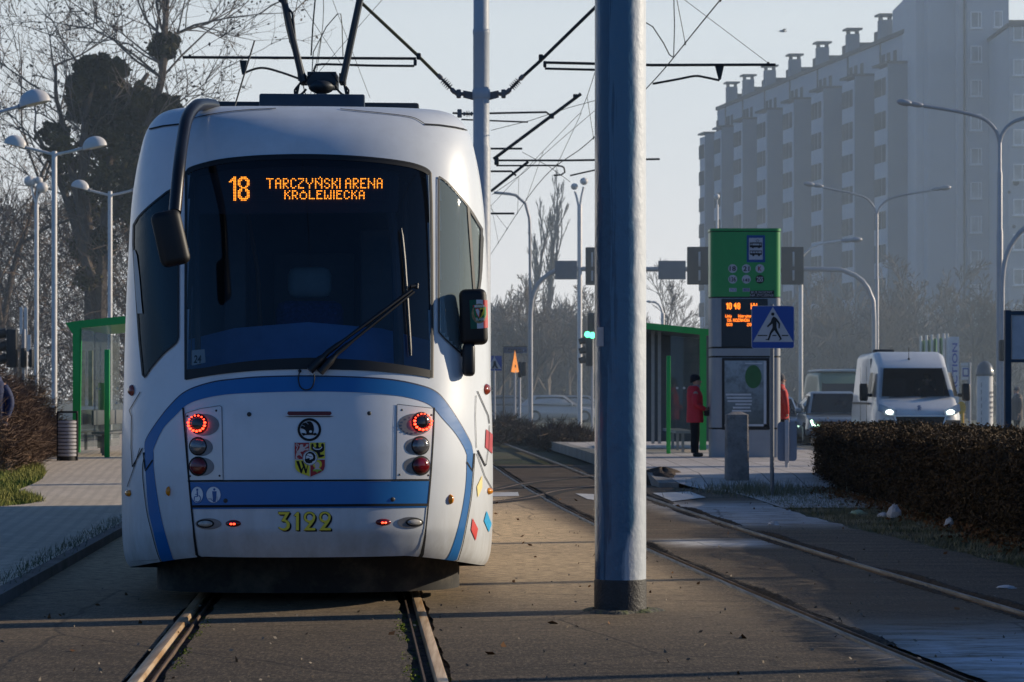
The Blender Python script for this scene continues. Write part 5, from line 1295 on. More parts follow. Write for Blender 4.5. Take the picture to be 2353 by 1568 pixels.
# A-board seen from behind
pa = G(1808, 1075, .17); ab = thing('notice_board', 'rounded blue grey notice board on a foot beside the green pylon', 'board', tuple(pa))
mb = MB(); plate(mb, 1787, 970, 1831, 1060, pa.y, .05, 8); mb.build('panel', mat('board_blue_grey', (.14, .19, .26), .5, 0, .08, 4), ab, 30)
mb = MB(); mb.rbox(W(1808, 1015, pa.y - .03), (.07, .05, .75), .01); mb.tube([W(1808, 1055, pa.y), W(1808, 1075, pa.y)], .03, 8); mb.box(W(1808, 1077, pa.y), (.42, .3, .03)); mb.build('stand', m_lampg, ab, 30)

# ---- green information pylon
YT = 49.0
tt = thing('information_pylon', 'tall stop pylon with green head, departure display and lit poster', 'information pylon', tuple(W(1713, 1055, YT)))
m_green = mat('pylon_green', (.022, .30, .062), .4, 0, .06, 3, coat=.25)
m_pgrey = mat('pylon_grey', (.30, .32, .34), .45, .2, .06, 4)
def tbx(mb, u0, v0, u1, v1, y0, y1, r): a, b = W(u0, v0, YT), W(u1, v1, YT); mb.rbox(((a.x + b.x) / 2, YT + (y0 + y1) / 2, (a.z + b.z) / 2), (abs(b.x - a.x), y1 - y0, abs(b.z - a.z)), r, 4)
def vbox(mb, u0, v0, u1, v1, y0, y1, r):     # upright box with rounded upright edges only
    a, b = W(u0, v0, YT), W(u1, v1, YT); P = []
    for (cx, cy, a0) in ((b.x - r, YT + y0 + r, -90), (b.x - r, YT + y1 - r, 0), (a.x + r, YT + y1 - r, 90), (a.x + r, YT + y0 + r, 180)):
        for k in range(8): t = radians(a0 + 90 * k / 7); P.append((cx + r * cos(t), cy + r * sin(t), b.z))
    mb.prism(P, (0, 0, a.z - b.z))
mb = MB(); vbox(mb, 1633, 533, 1795, 682, 0, .75, .14); hd = mb.build('green_head', m_green, tt, 40)
mb = MB(); vbox(mb, 1632, 525, 1796, 531, -.01, .76, .14); mb.build('head_lid', m_green, hd, 40)
mb = MB(); vbox(mb, 1636, 530, 1792, 1053, .012, .73, .13); mb.build('core', m_black, tt, 40)
mb = MB()
for a in ((1634, 685, 1795, 797), (1634, 801, 1795, 818), (1634, 822, 1795, 983), (1634, 987, 1795, 1055)): vbox(mb, *a, 0, .75, .14)
mb.build('grey_cladding', m_pgrey, tt, 40)
mb = MB(); plate(mb, 1658, 687, 1764, 797, YT - .012, .02); ds_ = mb.build('departure_display', mat('display_dark', (.012, .016, .022), .25, 0, .1, 3), tt, 0)
ledt = emit('led_amber', (1.0, .20, .015), 3.0)
mb = MB()
def tled(s, u, v, pu, pv, bold=1.0):
    for x, y in dots(s):
        cx, cy = u + x * pu, v + y * pv; pf(mb, [(cx - pu * .5 * bold, cy - pv * .5 * bold), (cx + pu * .5 * bold, cy - pv * .5 * bold), (cx + pu * .5 * bold, cy + pv * .5 * bold), (cx - pu * .5 * bold, cy + pv * .5 * bold)], YT - .02 - .0001 * len(mb.f) / 100)
tled('10', 1670, 697.5, 1.75, 2.05, 1.25); tled('48', 1687.5, 697.5, 1.55, 2.05, 1.25); tled('NN', 1726, 698, 1.3, 2.0)
tled('linia', 1667, 723.5, .80, 1.0); tled('kierunek', 1697, 723.5, .98, 1.0)
tled('136', 1671, 733, .85, 1.05); tled('KOZANOW', 1685, 733, .98, 1.05); tled('803', 1670, 743, .95, 1.05); tled('20', 1717, 743, 1.1, 1.05)
mb.build('amber_digits', ledt, ds_, 0, fix=False)
mb = MB(); plate(mb, 1659, 823, 1768, 988, YT - .014, .02, 2); pk = mb.build('poster_case', m_black, tt, 0)
def poster(t, N, L, p):
    g = N.new('ShaderNodeNewGeometry').outputs['Position']; s = N.new('ShaderNodeSeparateXYZ'); L.new(g, s.inputs[0])
    f = mrange(N, L, s.outputs[2], W(0, 980, YT).z, W(0, 830, YT).z)
    col = mixc(N, L, f, (.10, .12, .12), (.30, .36, .40))
    col = mixc(N, L, mrange(N, L, nz(N, L, g, 5, 6, .7), .45, .65, 0, .6), col, (.05, .06, .06))
    L.new(col, p.inputs['Base Color']); p.inputs['Roughness'].default_value = .15
m_post = posmat('poster_print', poster)
mb = MB(); pf(mb, ((1665, 829), (1760, 829), (1760, 980), (1665, 980)), YT - .017); mb.build('poster', m_post, pk, 0)
mb = MB(); pf(mb, ((1755, 830), (1761, 830), (1761, 980), (1755, 980)), YT - .019); pf(mb, ((1665, 975), (1761, 975), (1761, 980), (1665, 980)), YT - .019); pf(mb, ((1712, 834), (1752, 834), (1752, 837), (1712, 837)), YT - .019)
for k, (w0, w1) in enumerate(((1668, 1726), (1670, 1727), (1672, 1728), (1690, 1727), (1684, 1724), (1682, 1726))): pf(mb, ((w0, 905 + k * 7.5), (w1, 905 + k * 7.5), (w1, 909 + k * 7.5), (w0, 909 + k * 7.5)), YT - .019)
mb.build('poster_lettering', mat('poster_white', (.5, .53, .56), .5), pk, 0)
mb = MB(); pf(mb, [(1731 + 19 * cos(2 * pi * k / 24), 866 + 27 * sin(2 * pi * k / 24)) for k in range(24)], YT - .0195); mb.build('poster_tree', mat('poster_green', (.03, .13, .04), .5), pk, 0)
mb = MB(); plate(mb, 1716, 541, 1758, 603, YT - .006, .01); sb = mb.build('stop_sign', mat('stop_blue', (.01, .07, .26), .5), hd, 0)
mb = MB(); pf(mb, ((1721, 547), (1752.5, 547), (1752.5, 597), (1721, 597)), YT - .009); mb.build('stop_sign_field', m_swhite, sb, 0)
mb = MB()
pf(mb, ((1723, 557.5), (1751, 557.5), (1751, 560), (1723, 560)), YT - .012); pf(mb, ((1723, 564), (1751, 564), (1751, 569), (1723, 569)), YT - .012)
for u in (1723, 1727, 1745, 1749.5): pf(mb, ((u, 559), (u + 1.6, 559), (u + 1.6, 566), (u, 566)), YT - .012)
pf(mb, ((1727, 568), (1733, 568), (1732, 570.5), (1728, 570.5)), YT - .012); pf(mb, ((1741, 568), (1747, 568), (1746, 570.5), (1742, 570.5)), YT - .012)
for a, b in (((1740, 557), (1737, 553.5)), ((1737, 553.5), (1741, 551)), ((1741, 551), (1744.5, 553.5)), ((1744.5, 553.5), (1741, 557))): pbar(mb, a, b, .9, YT - .012)
pf(mb, ((1723, 576), (1751, 576), (1751, 578), (1723, 578)), YT - .012); pf(mb, ((1723, 582), (1751, 582), (1751, 586), (1723, 586)), YT - .012)
for u in (1723, 1729, 1735, 1741, 1749.5): pf(mb, ((u, 577), (u + 1.3, 577), (u + 1.3, 583), (u, 583)), YT - .012)
for u in (1731, 1744): pf(mb, [(u + 2.8 * cos(2 * pi * k / 12), 586.5 + 2.8 * sin(2 * pi * k / 12)) for k in range(12)], YT - .0125)
mb.build('vehicle_symbols', m_black, sb, 0)
def tp(x, y): return SG(x, y)
for (x, y, s, dark, c) in ((362, 572, '18', 0, None), (540, 572, '21', 0, None), (717, 572, 'K', 0, 'r'), (362, 711, '136', 0, None), (540, 711, '143', 0, None), (717, 711, '255', 1, None)):
    u, v = SG(x, y); mb = MB(); pf(mb, [(u + 10.2 * cos(2 * pi * k / 24), v + 10 * sin(2 * pi * k / 24)) for k in range(24)], YT - .006); rb = mb.build('route_badge', m_swhite if not dark else m_black, hd, 0)
    mb = MB(); wd_ = 7.2 if len(s) > 1 else 4.4; hh = 5.6 if s != '143' else 3.6; off = 0 if s != '143' else 2.0
    put_text(mb, s, lambda a, b: W(a, b, YT - .010), u - wd_, v + off + hh, u + wd_, v + off - hh, .02)
    mb.build('route_number', (mat('route_red', (.30, .04, .03), .6) if c else m_black) if not dark else m_swhite, rb, 0)
for (x, s) in ((364, '743'), (539, '903')):
    u, v = SG(x, 850); mb = MB(); pf(mb, ((u - 8.5, v - 4.2), (u + 8.5, v - 4.2), (u + 8.5, v + 4.2), (u - 8.5, v + 4.2)), YT - .006); rb = mb.build('route_badge', m_swhite if x < 400 else m_pgrey, hd, 0)
    mb = MB(); put_text(mb, s, lambda a, b: W(a, b, YT - .010), u - 6.5, v + 3, u + 6.5, v - 3); mb.build('route_number', m_sblue, rb, 0)
mb = MB(); pf(mb, [SG(*q) for q in ((588, 862), (905, 858), (902, 938), (586, 940))], YT - .007); nb = mb.build('night_bus_strip', m_black, hd, 0)
mb = MB(); a, b = SG(603, 896), SG(880, 866); put_text(mb, 'BUS NOCNY', lambda x, y: W(x, y, YT - .011), a[0], a[1], b[0], b[1]); a, b = SG(590, 936), SG(898, 906); put_text(mb, 'NA ZYCZENIE', lambda x, y: W(x, y, YT - .011), a[0], a[1], b[0], b[1]); pf(mb, [SG(*q) for q in ((692, 899), (700, 899), (700, 903), (692, 903))], YT - .011)
mb.build('lettering', m_swhite, nb, 0)

# ---- shelters
m_shg = mat('shelter_green', (.012, .42, .075), .45, 0, .06, 3, coat=.2)
g_sh = glass('shelter_glass', (.72, .78, .78), .9, .03, .10, (.45, .52, .52))
m_sgrey = mat('shelter_grey', (.12, .135, .145), .6, 0, .1, 4)
YL = 47.0
zl = pz(YL)
sh1 = thing('tram_shelter', 'glass shelter with green frame on the left platform behind a bin', 'shelter', tuple(W(176, 1040, YL)))
def pl(u, v, y=0): return W(u, v, YL + y)
mb = MB(); mb.prism([pl(150, 742), pl(186, 737), pl(330, 722), pl(330, 740), pl(187, 754), pl(183, 1040), pl(167, 1040), pl(167, 768)], (0, .08, 0)); mb.build('end_frame', m_shg, sh1, 30)
mb = MB(); mb.prism([pl(151, 743, .09), pl(330, 723, .09), pl(330, 738, .09), pl(166, 752, .09)], (-.5, 6.0, 0)); mb.build('roof', m_shg, sh1, 30)
for (u, v0, v1, y) in ((258, 805, 1045, 1.2), (287, 812, 1040, 4.2)):
    mb = MB(); a = pl(u, v1, 0); mb.rbox(((pl(u, 0)).x, YL - 1.2 + y * .5, (pl(u, v0).z + zl) / 2), (.10, .06, pl(u, v0).z - zl), .01); mb.build('screen_post', m_shg, sh1, 30)
mb = MB(); mb.quad(pl(183, 756), pl(255, 748), pl(255, 1025), pl(183, 1028)); mb.build('glass_pane', g_sh, sh1, 0)
for k in range(3):
    mb = MB(); a = pl(183, 756); x = a.x - .1 * k; y0 = YL + .15 + 1.95 * k; mb.quad((a.x - .06 * k, y0, a.z), (a.x - .06 * (k + 1), y0 + 1.85, a.z), (a.x - .06 * (k + 1), y0 + 1.85, .35), (a.x - .06 * k, y0, .35)); mb.build('glass_pane', g_sh, sh1, 0)
mb = MB(); mb.rbox((pl(222, 0).x, YL + 2.5, zl + .45), (.35, 4.2, .05), .02); mb.rbox((pl(205, 0).x, YL + 2.5, zl + .75), (.05, 4.2, .3), .02)
for y in (.8, 4.): mb.box((pl(222, 0).x, YL + y, zl + .22), (.06, .06, .44))
mb.build('bench', m_sgrey, sh1, 30)
mb = MB(); plate(mb, 203, 806, 213, 934, YL + .9, .03); mb.build('notice_strip', mat('strip_white_yellow', (.62, .60, .40), .6, 0, .4, 9), sh1, 0)
mb = MB()
for (u, v) in ((222, 893), (229, 894), (270, 893), (268, 926)): pf(mb, [(u + 2.6 * cos(2 * pi * k / 10), v + 2.6 * sin(2 * pi * k / 10)) for k in range(10)], YL + .42)
mb.build('glass_marks', m_swhite, sh1, 0)
for (u0, u1, v0, v1, y, lb) in ((232, 246, 880, 1002, 3.0, 'light green and white ticket machine seen through the left shelter'), (291, 300, 880, 990, 2.0, 'light green and white machine beside the tram flank')):
    t = thing('ticket_machine', lb, 'ticket machine', tuple(pl((u0 + u1) / 2, v1, y)))
    mb = MB(); mb.b2(pl(u0, v0, y), pl(u1, 948, y + .35)); mb.build('green_case', mat('machine_green', (.12, .42, .10), .5), t, 0)
    mb = MB(); mb.b2(pl(u0, 948, y + .003), pl(u1, v1, y + .347)); mb.build('white_case', m_lampw, t, 0)
    mb = MB(); mb.box((pl((u0 + u1) / 2, 0, y + .17).x, YL + y + .17, (pl(0, v1, y).z + zl) / 2), (.12, .2, abs(pl(0, v1, y).z - zl))); mb.build('foot', m_sgrey, t, 0)
# litter bin
YB = 44.0; zb_ = pz(YB); bn = W(155, 1045, YB); bn = Vector((bn.x, YB, zb_))
bin_ = thing('litter_bin', 'round litter bin with pale horizontal slats at the left shelter', 'litter bin', tuple(bn))
mb = MB(); mb.lathe([(.15, 0), (.155, .07), (.155, .74), (.14, .74), (.14, .1), (.0001, .1)], bn, 24); mb.build('liner', m_black, bin_, 40)
mb = MB(); 
for k in range(10): mb.lathe([(.160, .08 + .066 * k), (.172, .085 + .066 * k), (.172, .128 + .066 * k), (.160, .133 + .066 * k)], bn, 24)
mb.build('slats', mat('slat_grey', (.34, .34, .36), .5, 0, .1, 6), bin_, 40)
mb = MB()
for s_ in (-1, 1): mb.box(bn + Vector((s_ * .175, 0, .45)), (.03, .05, .9))
mb.box(bn + Vector((0, 0, .885)), (.37, .12, .035)); mb.build('bin_frame', m_black, bin_, 30)

YR = 53.0
def pr(u, v, y=0): return W(u, v, YR + y)
zr = .18
sh2 = thing('tram_shelter', 'glass shelter with green fascia on the right platform behind the red coated woman', 'shelter', (pr(1615, 0).x, YR, zr))
mb = MB(); mb.prism([pr(1400, 733), pr(1632, 757), pr(1632, 771), pr(1624, 771), pr(1400, 748)], (0, .08, 0)); mb.prism([pr(1608, 768, .002), pr(1623, 768, .002), pr(1623, 1035, .002), pr(1608, 1035, .002)], (0, .08, 0)); mb.build('end_frame', m_shg, sh2, 30)
mb = MB(); mb.prism([pr(1400, 737, .09), pr(1630, 759, .09), pr(1630, 768, .09), pr(1400, 746, .09)], (.35, 5.5, 0)); mb.build('roof', m_sgrey, sh2, 30)
mb = MB(); x = pr(1536, 0, -1.).x; mb.rbox((x, YR - 1., (pr(0, 818, -1.).z + zr) / 2), (.09, .06, pr(0, 818, -1.).z - zr), .01); mb.build('screen_post', m_shg, sh2, 30)
mb = MB(); mb.quad(pr(1541, 770, .1), pr(1606, 776, .1), pr(1606, 1030, .1), pr(1541, 1030, .1)); mb.build('glass_pane', g_sh, sh2, 0)
mb = MB(); x = pr(1620, 0).x; mb.quad((x, YR + .1, 2.6), (x + .1, YR + 5.4, 2.6), (x + .1, YR + 5.4, .3), (x, YR + .1, .3)); mb.build('glass_pane', g_sh, sh2, 0)
mb = MB(); mb.quad(pr(1400, 755, 5.4), pr(1640, 770, 5.4), pr(1640, 1015, 5.4), pr(1400, 1015, 5.4)); mb.build('rear_screen', m_sgrey, sh2, 0)
mb = MB(); mb.box((pr(1575, 0).x, YR + 2.5, zr + .45), (.4, 4.5, .06)); 
for y in (.8, 2.5, 4.2): mb.box((pr(1575, 0).x, YR + y, zr + .22), (.06, .06, .44))
mb.build('bench', m_galv, sh2, 30)
for u in (1497, 1512):
    mb = MB(); mb.prism([pr(u, 760, 2), pr(u + 7, 760, 2), pr(u + 7, 1020, 2), pr(u, 1020, 2)], (0, .05, 0)); mb.build('screen_upright', m_galv, sh2, 30)
mb = MB()
for (u, v) in ((1556, 892), (1572, 892)): pf(mb, [(u + 3 * cos(2 * pi * k / 10), v + 3 * sin(2 * pi * k / 10)) for k in range(10)], YR + .09)
mb.build('glass_marks', m_swhite, sh2, 0)

# ---- signals and signs in the middle distance
def signal(label, Y, u, v0, heads, lit=(), r=.045, grp=None):
    b = W(u, v0, Y); t = thing('traffic_light', label, 'traffic light', (b.x, Y, 0), 0, grp)
    mb = MB(); mb.tube([(b.x, Y, 0), (b.x, Y, W(0, heads[0][1], Y).z)], r, 10); mb.build('post', m_lampg, t, 40)
    for (u0, va, u1, vb, hood) in heads:
        mb = MB(); a, c = W(u0, va, Y), W(u1, vb, Y); mb.rbox(((a.x + c.x) / 2, Y - .1, (a.z + c.z) / 2), (abs(c.x - a.x), .28, abs(c.z - a.z)), .04, 2); h = mb.build('signal_head', m_sig, t, 40)
        if hood:
            mb = MB()
            for k in range(3):
                z = a.z + (c.z - a.z) * (k + .42) / 3; x = a.x if hood < 0 else c.x
                mb.tube([(x, Y - .1, z + .05), (x + hood * .24, Y - .1, z - .01)], [.13, .10], 12); 
            mb.build('hoods', m_sig, h, 40)
    for (u, v, c) in lit:
        mb = MB(); p_ = W(u, v, Y - .26); mb.ell(p_, (.11, .03, .11), 14, 8); mb.build('lit_lens', c, t, 40)
    return t
green_l = emit('green_light', (.10, 1.0, .45), 3.5)
signal('black traffic light with three hoods at the left picture edge', 60, 55, 900, [(18, 757, 42, 845, -1), (51, 800, 62, 845, 0), (70, 803, 79, 845, 0)])
signal('black traffic lights showing green just left of the round mast', 85, 1361, 985, [(1350, 720, 1366, 762, 0), (1346, 776, 1362, 842, -1)], [(1350, 769, green_l), (1361, 771, green_l)])
signal('small dark traffic light behind the orange sign', 82, 1194, 975, [(1190, 832, 1199, 868, 0), (1199, 832, 1209, 865, 0)])
t = thing('road_sign', 'three pale narrow sign boards seen edge on above the left traffic light', 'road sign', tuple(W(56, 900, 62)))
mb = MB(); mb.tube([W(60, 950, 62), W(60, 705, 62)], .04, 8); mb.build('post', m_lampg, t, 40)
for a in ((45, 706, 52, 768), (55, 708, 63, 770), (62, 770, 71, 808), (50, 770, 57, 812)):
    mb = MB(); plate(mb, *a, 61.9, .02); mb.build('sign_plate', m_lampw, t, 0)
t = thing('warning_sign', 'orange warning sign turned almost edge on, on a thin post', 'road sign', tuple(W(1183, 985, 80)))
mb = MB(); mb.tube([W(1183, 990, 80), W(1183, 850, 80)], .04, 8); mb.build('post', m_galv, t, 40)
mb = MB(); mb.prism([W(1183.5, 805, 79.9), W(1192.5, 855, 80.4), W(1184, 857, 79.95), W(1174.5, 855, 79.4)], (-.02, .01, 0)); pp_ = mb.build('sign_plate', mat('sign_orange', (.85, .28, .01), .5, 0, .1, 3), t, 0)
mb = MB(); pf(mb, [(1183 + 3 * cos(2 * pi * k / 10), 842 + 4 * sin(2 * pi * k / 10)) for k in range(10)], 79.88); mb.build('sign_symbol', m_pgrey, pp_, 0)
t = thing('street_name_sign', 'small dark blue street name plate beyond the tram', 'street sign', tuple(W(1219, 985, 92)))
mb = MB(); plate(mb, 1157, 798, 1211, 812, 92, .03); pp_ = mb.build('name_plate', mat('plate_navy', (.02, .045, .13), .5), t, 0)
mb = MB(); pf(mb, ((1155, 795.8), (1212, 796), (1212, 798), (1155, 798)), 91.98); mb.tube([W(1157, 800, 92.03), W(1157, 990, 92.03)], .03, 8); mb.build('post', m_sig, t, 0)
mb = MB(); put_text(mb, 'ul.', lambda x, y: W(x, y, 91.97), 1162, 808.5, 1168, 801)
for k, w in enumerate((3.4, 2.6, 3.0, 2.4, 3.2, 2.8, 2.4, 3.0)): pf(mb, ((1171 + 4.3 * k, 803.5 - (k in (0, 4))), (1171 + 4.3 * k + w, 803.5), (1171 + 4.3 * k + w, 807.5), (1171 + 4.3 * k, 807.5)), 91.97); mb.build('lettering', mat('plate_letter', (.22, .30, .45), .6), pp_, 0)
t = thing('crossing_sign', 'far blue pedestrian crossing sign half hidden by the slimmer mast', 'road sign', tuple(W(1136, 985, 76)))
mb = MB(); mb.tube([W(1136, 990, 76.03), W(1136, 818, 76.03)], .035, 8); mb.build('post', m_galv, t, 40)
mb = MB(); plate(mb, 1119, 818, 1153, 852, 76, .02); pp_ = mb.build('sign_plate', m_sblue, t, 0)
mb = MB(); pf(mb, ((1136, 820), (1152, 848), (1120, 848)), 75.98); mb.build('white_triangle', m_swhite, pp_, 0)
mb = MB(); pf(mb, ((1134, 830), (1139, 830), (1141, 840), (1145, 847), (1141, 847), (1137, 841), (1134, 847), (1130, 847), (1134, 838)), 75.96); mb.build('walking_figure', m_black, pp_, 0)
# ================================================================= apartment block
m_wallb = mat('block_render', (.42, .47, .53), .9, 0, .05, .3, dirt=(.33, .38, .43), ds=.12, da=.6)  # bluish low-contrast wall tones carry part of the distance haze
m_walld = mat('block_render_shaded', (.20, .25, .30), .9, 0, .05, .3, dirt=(.15, .19, .235), ds=.12, da=.6)  # darker tone: shade of the faces towards us put into the colour
m_walll = mat('block_render_light', (.54, .58, .63), .9, 0, .05, .3)  # paler tone: skylight on the street side put into the colour
m_winf = mat('window_white', (.85, .86, .87), .5)
m_wing = mat('window_glass', (.50, .50, .49), .5, 0, .5, .25, dirt=(.16, .18, .20), ds=.18, da=1.0)
m_wind = mat('window_dim', (.05, .06, .07), .95, 0, .3, .3)
m_roofd = mat('roof_dark', (.07, .07, .075), .9)
FLH = 2.75
blk_ = thing('apartment_building', 'long hazy grey apartment block with stepped roofline and roof ventilators', 'building', (32, 200, 0))
BVX = (39 - CU) / FOC                                            # the block runs towards this vanishing direction
DV = Vector((BVX, 1, 0)).normalized(); NVx = Vector((-DV.y, DV.x, 0))   # along the block (away), across (towards the street)
def ground_line(Yq): return 31.4 + (Yq - 206) * BVX                # x of the main facade at distance Yq
def yat(u, off=0.0):                                                # distance where facade shifted by off meets column u
    return (31.4 - 206 * BVX + off) / ((u - CU) / FOC - BVX)
NWIN = [0]
def bldbox(mb, x0, x1, y0, y1, z0, z1):
    """box in plan following the block direction: x across, y along"""
    def q(x, y): return Vector((x + (y - 206) * BVX, y, 0))
    P = [q(x0, y0), q(x1, y0), q(x1, y1), q(x0, y1)]
    mb.add([p + Vector((0, 0, z0)) for p in P] + [p + Vector((0, 0, z1)) for p in P], [(3, 2, 1, 0), (4, 5, 6, 7), (0, 1, 5, 4), (1, 2, 6, 5), (2, 3, 7, 6), (3, 0, 4, 7)])
# bays as seen: (u of the near corner, u of the far corner, projection of the blank wall towards us, roof top v at the near corner)
TOPH = 31.6
us = [(2132, 2052), (2052, 1976), (1976, 1904), (1904, 1838), (1838, 1778), (1778, 1724), (1724, 1680), (1680, 1648)]
winbank = []
for k, (u1, u0) in enumerate(us):
    ya, yb = yat(u1), yat(u0); ln_ = yb - ya; h = TOPH
    mb = MB(); bldbox(mb, 31.4, 44, ya, yb - .02, 0, h); mb.build('wall', m_wallb, blk_, 0)
    # bay standing out from the facade: blank gable slab in painted shade towards us, windowed side towards the street
    yc, yd, ht = ya + ln_ * .40, ya + ln_ * .80, h - 3.0
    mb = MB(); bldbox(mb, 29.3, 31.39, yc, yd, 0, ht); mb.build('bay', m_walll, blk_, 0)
    mb = MB(); bldbox(mb, 29.27, 31.392, yc - .12, yc - .004, 0, ht + .25); mb.build('shaded_gable', m_walld, blk_, 0)  # thin slab laid on the bay to carry its painted shade
    mb = MB(); bldbox(mb, 29.1, 31.394, yc - .2, yd + .1, ht + .27, ht + .45); mb.build('bay_roof', m_roofd, blk_, 0)
    mb = MB(); bldbox(mb, 31.2, 44.2, ya + .05, yb - .07, h + .004, h + .35); bldbox(mb, 32.2, 36.0, ya + ln_ * .55, ya + ln_ * .85, h + .36, h + 1.5); rf = mb.build('roof', m_roofd, blk_, 0)
    yv = ya + ln_ * .5
    mb = MB(); bldbox(mb, 31.8, 32.8, yv, yv + .8, h + .355, h + 2.2); mb.build('ventilator', m_walld, rf, 0)
    mb = MB(); bldbox(mb, 31.6, 33.0, yv - .2, yv + 1.0, h + 2.55, h + 2.72)
    for (dx, dy) in ((31.85, .05), (32.62, .05), (31.85, .6), (32.62, .6)): bldbox(mb, dx, dx + .14, yv + dy, yv + dy + .14, h + 2.204, h + 2.546)
    mb.build('ventilator_cap', m_roofd, rf, 0)
    mb = MB(); bldbox(mb, 31.30, 31.385, ya + ln_ * .35, ya + ln_ * .35 + .15, 0, h); mb.build('downpipe', m_roofd, blk_, 0)
    for (fy, x) in ((.07, 31.4), (.22, 31.4), (.46, 29.3), (.58, 29.3), (.69, 29.3), (.88, 31.4)):
        for fl in range(11 if x > 31 else 10): winbank.append((x, ya + ln_ * fy, fl))
winbank.sort(key=lambda w: w[1])
def facwin(mb, w):
    x, y, fl = w; z = 1.6 + FLH * fl
    def q(x, y): return Vector((x + (y - 206) * BVX, y, 0))
    a, b = q(x - .03, y), q(x - .03, y + .85); mb.add([a + Vector((0, 0, z)), b + Vector((0, 0, z)), b + Vector((0, 0, z + 1.45)), a + Vector((0, 0, z + 1.45))], [(0, 1, 2, 3)])
for w in winbank[:62]:
    mb = MB(); facwin(mb, w); mb.build('window', m_wind, blk_, 0)
mb = MB()
for w in winbank[62:]: facwin(mb, w)
mb.build('window', m_wind, blk_, 0, kind='stuff')
# the near end turned towards us: blank panel, then bays with windows
def q2(u, Yq): return ((u - CU) / FOC) * Yq
YE = 190.0
ends = [(2105, 2132, YE + 4, m_walll), (2132, 2200, YE + 2, m_wallb), (2200, 2222, YE + 1.2, m_walll), (2222, 2318, YE + .6, m_wallb), (2318, 2600, YE - 7, m_wallb)]
for i, (u0, u1, Yq, m) in enumerate(ends):
    mb = MB(); top = 34.4 if i < 3 else (33.6 if i == 3 else EYE + (HV - 62) / FOC * Yq)
    mb.b2((q2(u0, Yq), Yq, 0), (q2(u1, Yq) + .0 if i < 4 else q2(u1, Yq), Yq + 12, top)); mb.build('wall', m, blk_, 0)
    if i >= 3:
        mb = MB(); mb.b2((q2(u0, Yq) - .15, Yq - .2, top + .004), (q2(u1, Yq) + .1, Yq + 12, top + .25)); mb.build('roof', m_roofd, blk_, 0)
mb = MB(); mb.tube([(q2(2219, YE), YE + .5, 0), (q2(2219, YE), YE + .5, 33)], .09, 8); mb.build('downpipe', m_roofd, blk_, 40)
def endwin(u0, u1, v, Yq, h=38):
    a, b = W(u0, v, Yq - .06), W(u1, v + h, Yq - .06)
    mb = MB(); mb.b2((a.x, Yq - .10, b.z), (b.x, Yq + .03, a.z)); w = mb.build('window', m_winf, blk_, 0)
    mb = MB(); wd = b.x - a.x
    mb.quad((a.x + .08, Yq - .104, b.z + .08), (a.x + wd * .66, Yq - .104, b.z + .08), (a.x + wd * .66, Yq - .104, a.z - .08), (a.x + .08, Yq - .104, a.z - .08)); mb.quad((a.x + wd * .72, Yq - .104, b.z + .08), (b.x - .08, Yq - .104, b.z + .08), (b.x - .08, Yq - .104, a.z - .08), (a.x + wd * .72, Yq - .104, a.z - .08)); mb.build('pane', m_wing, w, 0)
    mb = MB(); mb.b2((a.x - .08, Yq - .2, b.z - .1), (b.x + .08, Yq - .0, b.z - .003)); mb.build('sill', m_winf, w, 0)
for fl in range(11):
    v = 27 + 78.3 * fl
    endwin(2230, 2256, v, YE + .6); endwin(2284, 2304, v - 2, YE + .6)
    if fl < 10: endwin(2328, 2358, 56 + 80.3 * fl, YE - 7, 37)
for (u, v, r) in ((2335, 420, 7), (2319, 442, 3.5), (2330, 521, 4)):
    mb = MB(); p_ = W(u, v, YE - 7.12); mb.lathe([(r * .0337, -.03), (r * .0337, .03)], p_, 16, Matrix.Rotation(pi / 2, 3, 'X')); mb.build('satellite_dish', m_roofd, blk_, 0)

# ================================================================= plants
def limbs(seed, h, r0, levels=5, nch=(5, 5, 4, 4), spread=.75, up=.25, gn=(.62, .6, .6, .6), wob_=.12, start=.28, min_r=.008, lean=0.0, trunk_frac=1.0, first=None):
    """bare branching: list of (points, radii, level)"""
    r = random.Random(seed); out = []
    def grow(p, d, L_, rad, lv):
        n = max(2, int(3 + 3 * (levels - lv) / levels)); pts = [p.copy()]; rr = [rad]; dd = d.copy()
        for i in range(n):
            dd = (dd + Vector((r.gauss(0, wob_), r.gauss(0, wob_), r.gauss(0, wob_) + up * .12))).normalized()
            p = p + dd * L_ / n; pts.append(p.copy()); rr.append(max(min_r * .6, rad * (1 - .72 * (i + 1) / n)))
        out.append((pts, rr, lv))
        if lv + 1 >= levels: return
        m_ = nch[min(lv, len(nch) - 1)]
        if lv == 0 and first: m_ = first
        for c in range(m_):
            f = (start if lv == 0 else .25) + (1 - (start if lv == 0 else .25)) * (c + r.random()) / m_
            i = min(int(f * n), n - 1); q = pts[i].lerp(pts[i + 1], f * n - i)
            base = (pts[i + 1] - pts[i]).normalized()
            a = r.uniform(0, 2 * pi); s_ = spread * r.uniform(.6, 1.3)
            x = base.orthogonal().normalized(); y = base.cross(x)
            nd = (base * cos(s_) + (x * cos(a) + y * sin(a)) * sin(s_) + Vector((0, 0, up))).normalized()
            grow(q, nd, L_ * gn[min(lv, len(gn) - 1)] * (1.15 - .55 * f) * r.uniform(.75, 1.2), max(min_r, rr[i] * .62), lv + 1)
    grow(Vector((0, 0, 0)), Vector((lean, 0, 1)).normalized(), h * trunk_frac, r0, 0)
    return out
def limb_mesh(lb, lo, hi):
    V = []; F = []
    for pts, rr, lv in lb:
        if not lo <= lv <= hi: continue
        n = 8 if lv == 0 else (5 if lv < 2 else 3)
        mb_ = MB(); mb_.tube(pts, rr, n, cap=False); o = len(V); V += mb_.v; F += [tuple(i + o for i in f) for f in mb_.f]
    return V, F
m_bark = mat('bark', (.11, .088, .070), .95, 0, .35, 3)
